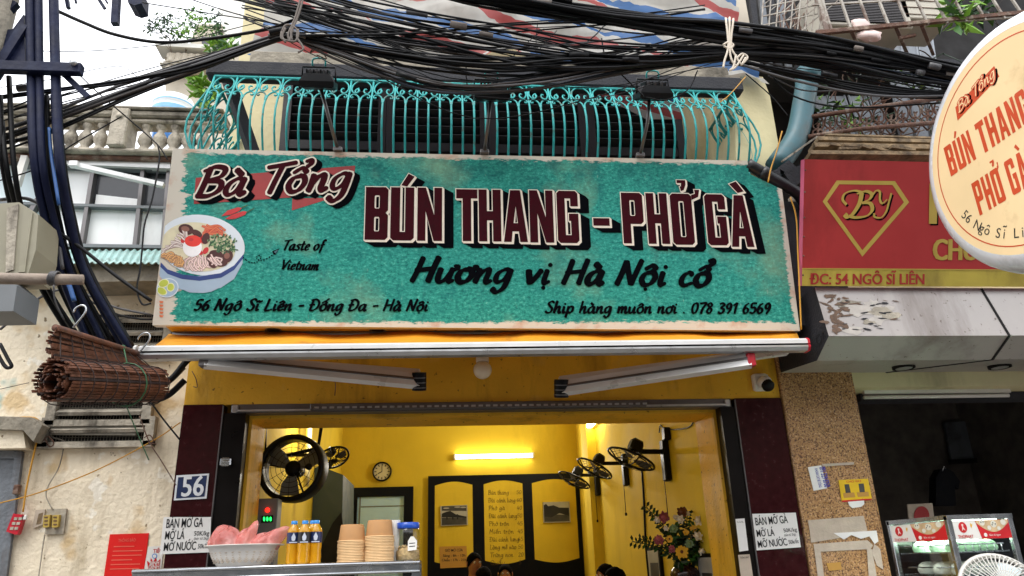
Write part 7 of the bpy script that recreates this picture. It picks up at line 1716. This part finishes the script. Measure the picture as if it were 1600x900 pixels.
# oscillating wall fans
def wallfan(px,py,Y,rpx,ann,mount,label):
    q=at(px,py,Y); an=V(ann).normalized(); t=thing('wall_fan',q,label,'fan','wall fans in the dining room'); r=rpx*(q-CAM).dot(FW)/1155
    sx=an.cross(V((0,0,1))).normalized(); sy=sx.cross(an)
    def rg_(rr,o,n=28): return [q+an*o+(sx*math.cos(a)+sy*math.sin(a))*rr for a in [6.283*i/n for i in range(n)]]
    m=MB(); m.tube(rg_(r,0),.010,'black_plastic',6,closed=True)
    for k in range(20):
        a=6.283*k/20; d=sx*math.cos(a)+sy*math.sin(a); w2=.007 if k%5==0 else .002
        m.tube([q+d*r,q+d*r*.6+an*r*.24,q+d*r*.2+an*r*.28],w2,'black_plastic',4); m.tube([q+d*r,q+d*r*.6-an*r*.2,q+d*r*.25-an*r*.24],w2,'black_plastic',4)
    m.build('wire_guard',t)
    m=MB(); m.lathe([(r*.2,0),(r*.2,.012),(0,.014)],q+an*r*.28,'black_plastic',an,16); m.build('badge',t)
    m=MB()
    for k in range(3):
        a=k*2.094+.4; d=sx*math.cos(a)+sy*math.sin(a); e=an.cross(d); m.add([q+d*r*.12-e*r*.1,q+d*r*.5-e*r*.28+an*r*.08,q+d*r*.82-e*r*.2+an*r*.06,q+d*r*.85+e*r*.22-an*r*.08,q+d*r*.4+e*r*.16-an*r*.08,q+d*r*.12+e*r*.1],[(0,1,2,3,4,5)],'alu_dark')
    m.build('blade',t)
    hc=q-an*r*.55; m=MB(); m.box(hc,(r*.5,r*.6,r*.55),'black_plastic',(sx,an,sy),.02); m.box(hc+V((0,0,-r*.08))-an*r*.31,(r*.25,.006,r*.22),'box_grey',(sx,an,sy)); m.build('motor',t)
    mt=V(mount); m=MB(); m.beam(hc+V((0,0,-r*.2)),V((mt.x-.03,mt.y,hc.z-r*.2)),r*.2,r*.18,'black_plastic'); m.build('arm',t)
    m=MB(); m.box(V((mt.x-.03,mt.y,hc.z-r*.55)),(.06,r*.5,r*1.7),'black_plastic',None,.012); m.build('wall_bracket',t)
    m=MB(); m.tube([V((mt.x-.06,mt.y,hc.z-r*1.4)),V((mt.x-.06,mt.y,hc.z-r*2.9))],.004,'black_plastic',5); m.lathe([(.012,0),(.012,.03)],V((mt.x-.06,mt.y,hc.z-r*2.93)),'black_plastic',seg=8); m.build('pull_cord',t)
wallfan(986,717,1.5,38,(-.38,-.05,-.78),(RR,1.55,0),'nearest black wall fan on the right wall, tilted face down')
wallfan(929,732,3.0,29,(-.45,-.08,-.74),(RR,3.05,0),'middle black wall fan on the right wall')
wallfan(897,750,4.5,26,(-.40,-.08,-.74),(RR,4.55,0),'farthest black wall fan, in front of the menu board corner')
wallfan(521,715,1.9,24,(.30,-.45,-.75),(RL,1.95,0),'black wall fan on the left behind the big drum fan')
def rc_(pts,r,label,X=RR-.012,mat='black_plastic'):
    m=MB(); m.tube([atx(x,y,X) for x,y in pts],r,mat,6,4); tag(m.build('wall_cable'),label,'cable','cables on the right wall of the dining room')
rc_([(1088,650),(1075,668),(1040,671),(1032,664),(1030,676)],.006,'black cable looping to the nearest wall fan plug')
rc_([(1094,650),(1097,690),(1108,745),(1120,800),(1128,850),(1136,905)],.007,'black cable wandering down the right wall near the doorway')
rc_([(1003,735),(1006,780),(1009,850),(1014,905)],.011,'thick black conduit straight down the right wall')
m=MB(); m.box(atx(1041,678,RR-.03),(.06,.09,.11),'black_plastic',None,.006); tag(m.build('wall_plug'),'black plug box above the nearest wall fan','plug')
for q_,lb in ((((1014,856),(1032,854),(1036,905),(1018,907)),'small dark framed picture left of the flower vase on the right wall'),(((1092,866),(1117,864),(1122,905),(1098,907)),'small framed picture behind the flowers on the right wall')):
    X=RR-.015; P=[atx(x,y,X) for x,y in q_]; y0=min(p.y for p in P); y1=max(p.y for p in P); z1=max(p.z for p in P)
    t=thing('framed_picture',(X,(y0+y1)/2,1.2),lb,'picture'); m=MB(); m.bx(X-.02,X+.012,y0,y1,1.25,z1,'black_plastic'); m.build('frame',t); m=MB(); m.bx(X-.024,X-.021,y0+.03,y1-.03,1.28,z1-.03,'photo_light'); m.bx(X-.027,X-.0245,y0+.05,y1-.1,1.28,z1-.14,'photo_grey'); m.build('photo_print',t)
# flower vase on a small table
VY=1.0; vq=at(1071,905,VY); tzv=1.28; vq=V((vq.x,VY,tzv)); kk=(at(1071,880,VY)-CAM).dot(FW)/1155
tt_=thing('side_table',(vq.x,VY,.25),'small dark table under the flower vase','table'); m=MB(); m.bx(vq.x-.3,vq.x+.3,VY-.25,VY+.25,tzv-.03,tzv-.001,'black_wood',.004); m.build('table_top',tt_)
for sx in (-.26,.26):
    for sy in (-.2,.2): m=MB(); m.bx(vq.x+sx-.02,vq.x+sx+.02,VY+sy-.02,VY+sy+.02,.25,tzv-.031,'black_wood'); m.build('leg',tt_)
ztop=at(1071,878,VY).z
vs_=thing('vase',vq,'dark brown glazed vase holding a tall mixed bouquet','vase'); m=MB(); hv=ztop-tzv; m.lathe([(.07,0),(.1,.04),(.115,hv*.5),(.10,hv*.72),(.06,hv*.88),(.055,hv*.96),(.065,hv)],vq,'vase_brown',seg=28,caps=False); m.lathe([(.05,hv*.97),(0,hv*.97)],vq,'void_dark',seg=20,caps=False); m.build('vase_body',vs_)
bq=thing('bouquet',V((vq.x,VY,ztop)),'bouquet of yellow, white and dusky pink flowers with eucalyptus sprigs in the brown vase','flowers')
fx=lambda x,y,dy=0: at(x,y,VY+dy)
neck=V((vq.x,VY,ztop-.02)); rf_=random.Random(12)
st=MB(); SP=[((1010,792),-.05),((1020,800),-.02),((988,846),-.05),((1000,842),0),((1134,800),.02),((1128,812),0),((1095,802),.05),((1120,886),-.06),((1112,880),-.06),((1060,888),-.1),((1100,830),.03),((1045,830),-.05),((1075,800),.05)]
fo=MB()
for (xy,dy) in SP:
    tip=fx(*xy,dy); mid=neck.lerp(tip,.5)+V((0,0,.04)); P=cr([neck,mid,tip],6); st.tube(P,.004,'leaf_dark',5)
    for i in range(3,len(P)):
        for s in (-1,1):
            d=(P[i]-P[i-1]).normalized(); sd_=d.cross(V((0,-1,0))).normalized()*s; l=.045*rf_.uniform(.8,1.2); p=P[i]; n_=V((0,-.2,0))*l; fo.add([p,p+sd_*l*.5+d*l*.5+n_,p+sd_*l+d*l*.3,p+sd_*l*.6-d*l*.1-n_*.3],[(0,1,2,3)],rf_.choice(['leaf_dark','leaf_dark','leaf']))
leaves(fo,fx(1068,845,0),(.17,.1,.13),260,.07,['leaf_dark','leaf','leaf_dark']); leaves(fo,fx(1072,868,-.03),(.14,.1,.06),90,.07,['leaf_dark','leaf'])
st.build('stem',bq); fo.build('foliage',bq)
def flower(x,y,r,kind,dy=-.12,center=None):
    q=fx(x,y,dy); d=(CAM-q).normalized(); d=(d+V((rf_.uniform(-.3,.3),0,rf_.uniform(-.1,.4)))).normalized(); X=d.cross(V((0,0,1))).normalized(); Y=X.cross(d); r=r*kk; m=MB()
    lay=((11,1,.1),(9,.7,.3)) if kind in('petal_yellow',) else ((6,1,.5),(5,.75,.8),(4,.45,.9)) if kind=='petal_white' else ((9,1,.2),(8,.8,.5),(7,.55,.8),(5,.3,.9))
    for n,sc,up in lay:
        for k in range(n):
            a=6.283*k/n+rf_.uniform(-.15,.15); e=X*math.cos(a)+Y*math.sin(a); t_=d.cross(e); L_=r*sc*rf_.uniform(.85,1.1); w2=L_*.45
            m.add([q,q+e*L_*.5+t_*w2*.8+d*up*L_*.35,q+e*L_+d*up*L_*.7+t_*w2*.25,q+e*L_+d*up*L_*.7-t_*w2*.25,q+e*L_*.5-t_*w2*.8+d*up*L_*.35],[(0,1,2,3,4)],kind)
    if center: m.ball(q+d*r*.1,r*.24,center,8,6)
    elif kind!='petal_yellow': m.ball(q+d*r*.25,r*.5,kind,9,6,(1,1,1),.12)
    st2=m; m.build('flower',bq)
    return q
for a in ((1065,862,10.5,'petal_yellow',-.16,'petal_brown'),(1112,836,8,'petal_yellow',-.1,None),(1063,812,7.5,'petal_white',-.1,None),(1091,814,8,'petal_white',-.1,None),(1090,838,8,'petal_white',-.14,None),(1027,812,6,'petal_white',-.06,None),(1037,808,9,'petal_pink',-.1,None),(1029,844,9,'petal_pink',-.12,None),(1122,830,9,'petal_pink',-.06,None),(1111,856,8,'petal_pink',-.1,None),(1065,800,9,'petal_brown',-.04,None),(1052,826,7,'herb_light',-.08,None),(1077,850,7,'herb_light',-.1,None),(1118,822,3,'petal_white',-.12,None),(1107,862,4,'petal_yellow',-.14,None),(1055,808,4,'petal_white',-.06,None),(1075,802,4,'petal_white',-.02,None),(1046,842,6,'petal_yellow',-.12,'petal_brown'),(1084,826,6,'petal_yellow',-.1,None),(1040,826,5,'petal_white',-.1,None),(1103,846,5,'petal_white',-.12,None),(1100,820,6,'petal_pink',-.06,None),(1072,832,5,'petal_yellow',-.1,None),(1050,858,6,'petal_pink',-.14,None),(1096,862,6,'petal_white',-.14,None)): flower(*a)
# people eating at the tables: only their heads show above the cart
def person(pos,face,shirt,label,hz=1.22,bulk=1.0):
    pos=V(pos); c,s=math.cos(face),math.sin(face); W=lambda x,y,z: (x*c-y*s,x*s+y*c,z)   # local -y is forward
    J=[((0,0,.45),.15,.12),((0,-.01,.62),.15,.11),((0,-.02,.80),.155,.11),((0,-.02,.93),.13,.085),((0,-.03,1.0),.058,.058),((0,-.045,1.06),.06,.065),((0,-.06,1.115),.073,.088),((0,-.055,1.175),.076,.094),((0,-.045,1.225),.06,.072)]
    E=[(i,i+1) for i in range(8)]
    for sd in (-1,1):
        b=len(J); J+= [((sd*.17,-.02,.92),.062,.06),((sd*.23,-.06,.70),.05,.05),((sd*.17,-.26,.60),.042,.042),((sd*.10,-.40,.64),.035,.035),((sd*.07,-.45,.66),.03,.022)]; E+=[(3,b),(b,b+1),(b+1,b+2),(b+2,b+3),(b+3,b+4)]
        b=len(J); J+= [((sd*.10,-.06,.45),.09,.085),((sd*.13,-.44,.46),.07,.07),((sd*.13,-.46,.10),.05,.05),((sd*.13,-.56,.04),.045,.03)]; E+=[(0,b),(b,b+1),(b+1,b+2),(b+2,b+3)]
    me=bpy.data.meshes.new('person'); me.from_pydata([W(*j[0]) for j in J],E,[]); o=bpy.data.objects.new('person',me); COL.objects.link(o)
    sk=o.modifiers.new('k','SKIN'); sl=me.skin_vertices[0].data
    for i,j in enumerate(J): sl[i].radius=(j[1]*bulk,j[2]*bulk); sl[i].use_root=(i==0)
    ss=o.modifiers.new('u','SUBSURF'); ss.levels=2; ss.render_levels=2
    dg=bpy.context.evaluated_depsgraph_get(); m2=bpy.data.meshes.new_from_object(o.evaluated_get(dg)); bpy.data.objects.remove(o)
    bm=bmesh.new(); bm.from_mesh(m2)
    for v in bm.verts:   # nose, brow and eye hollows
        x=v.co.x*c+v.co.y*s; y=-v.co.x*s+v.co.y*c; z=v.co.z
        if y<-.09 and 1.06<z<1.2 and abs(x)<.09:
            d=.02*math.exp(-(x/.012)**2)*math.exp(-((z-1.135)/.02)**2)-.008*math.exp(-((abs(x)-.03)/.014)**2)*math.exp(-((z-1.165)/.012)**2); v.co+=V(W(0,-d,0))
    bm.to_mesh(m2); bm.free()
    root=bpy.data.objects.new('person',m2); COL.objects.link(root); root.location=pos; tag(root,label,'person','diners in the yellow room')
    m2.materials.append(MATS['skin']); m2.materials.append(MATS[shirt]); m2.materials.append(MATS['shirt_dark'])
    for p in m2.polygons: p.use_smooth=True; p.material_index=0 if (p.center.z>1.0 or (p.center.z>.585 and abs(-p.center.x*s+p.center.y*c+.36)<.11)) else (1 if p.center.z>.52 else 2)
    hc=pos+V(W(0,-.045,1.165)); m=MB(); vs=[];fs=[]; n=20; rows=8
    for i in range(rows+1):
        ph=i/rows
        for j in range(n):
            a=6.283*j/n; fr=max(0,-math.sin(a)); lim=2.1-.95*fr+(.22*abs(math.cos(a)) if fr>0 else 0); t=ph*lim; jit=1+rf_.uniform(-.045,.045)
            vs.append(hc+V(W(math.sin(t)*math.cos(a)*.083*jit*bulk,math.sin(t)*math.sin(a)*.102*jit*bulk,.004+math.cos(t)*.098*jit*bulk)))
    for i in range(rows):
        for j in range(n): k=(j+1)%n; fs.append((i*n+j,(i+1)*n+j,(i+1)*n+k,i*n+k))
    m.add(vs,fs,'hair',True); m.build('hair',root)
    m=MB()
    for sd in (-1,1):
        m.ball(hc+V(W(sd*.03,-.088,-.002)),.011,'white_plastic',8,6); m.ball(hc+V(W(sd*.03,-.096,-.002)),.006,'ink',6,5)
        m.ball(hc+V(W(sd*.082,.0,-.015)),.026,'skin',8,6,(.4,.7,1.1))
    m.tube([hc+V(W(-.024,-.092,-.072)),hc+V(W(0,-.1,-.074)),hc+V(W(.024,-.092,-.072))],.005,'petal_pink',6); m.build('face_features',root)
    q=pos; st_=thing('stool',pos,'low dark stool under %s'%label.replace('person with ','the person with ').replace('person in ','the person in ')[:60].rsplit(' ',1)[0],'stool'); m=MB(); m.lathe([(.15,.36),(.16,.37),(.16,.4),(.15,.405)],pos,'black_wood'); m.build('seat',st_)
    for k in range(4): a=.785+k*1.571; m=MB(); m.tube([pos+V((.1*math.cos(a),.1*math.sin(a),.36)),pos+V((.15*math.cos(a),.15*math.sin(a),0))],.013,'alu_dark',8); m.build('leg',st_)
def seat(px,py,Y,face,shirt,label,bulk=1):
    q=at(px,py,Y); person((q.x,Y,q.z-1.275),face,shirt,label,bulk=bulk)
seat(738,862,3.5,.35,'shirt_dark','person with short black hair looking down, sitting before the left menu panel')
seat(752,884,2.9,2.6,'shirt_dark','person in dark clothes with back turned, sitting right of the man looking down')
seat(789,880,4.4,-.1,'shirt_grey','person with dark fringe sitting below the middle menu panel')
seat(952,879,2.4,-1.2,'shirt_blue','person with black hair sitting in profile by the right wall, left of two')
seat(967,884,1.9,-1.35,'shirt_grey','person with black hair sitting by the right wall, nearer of two')
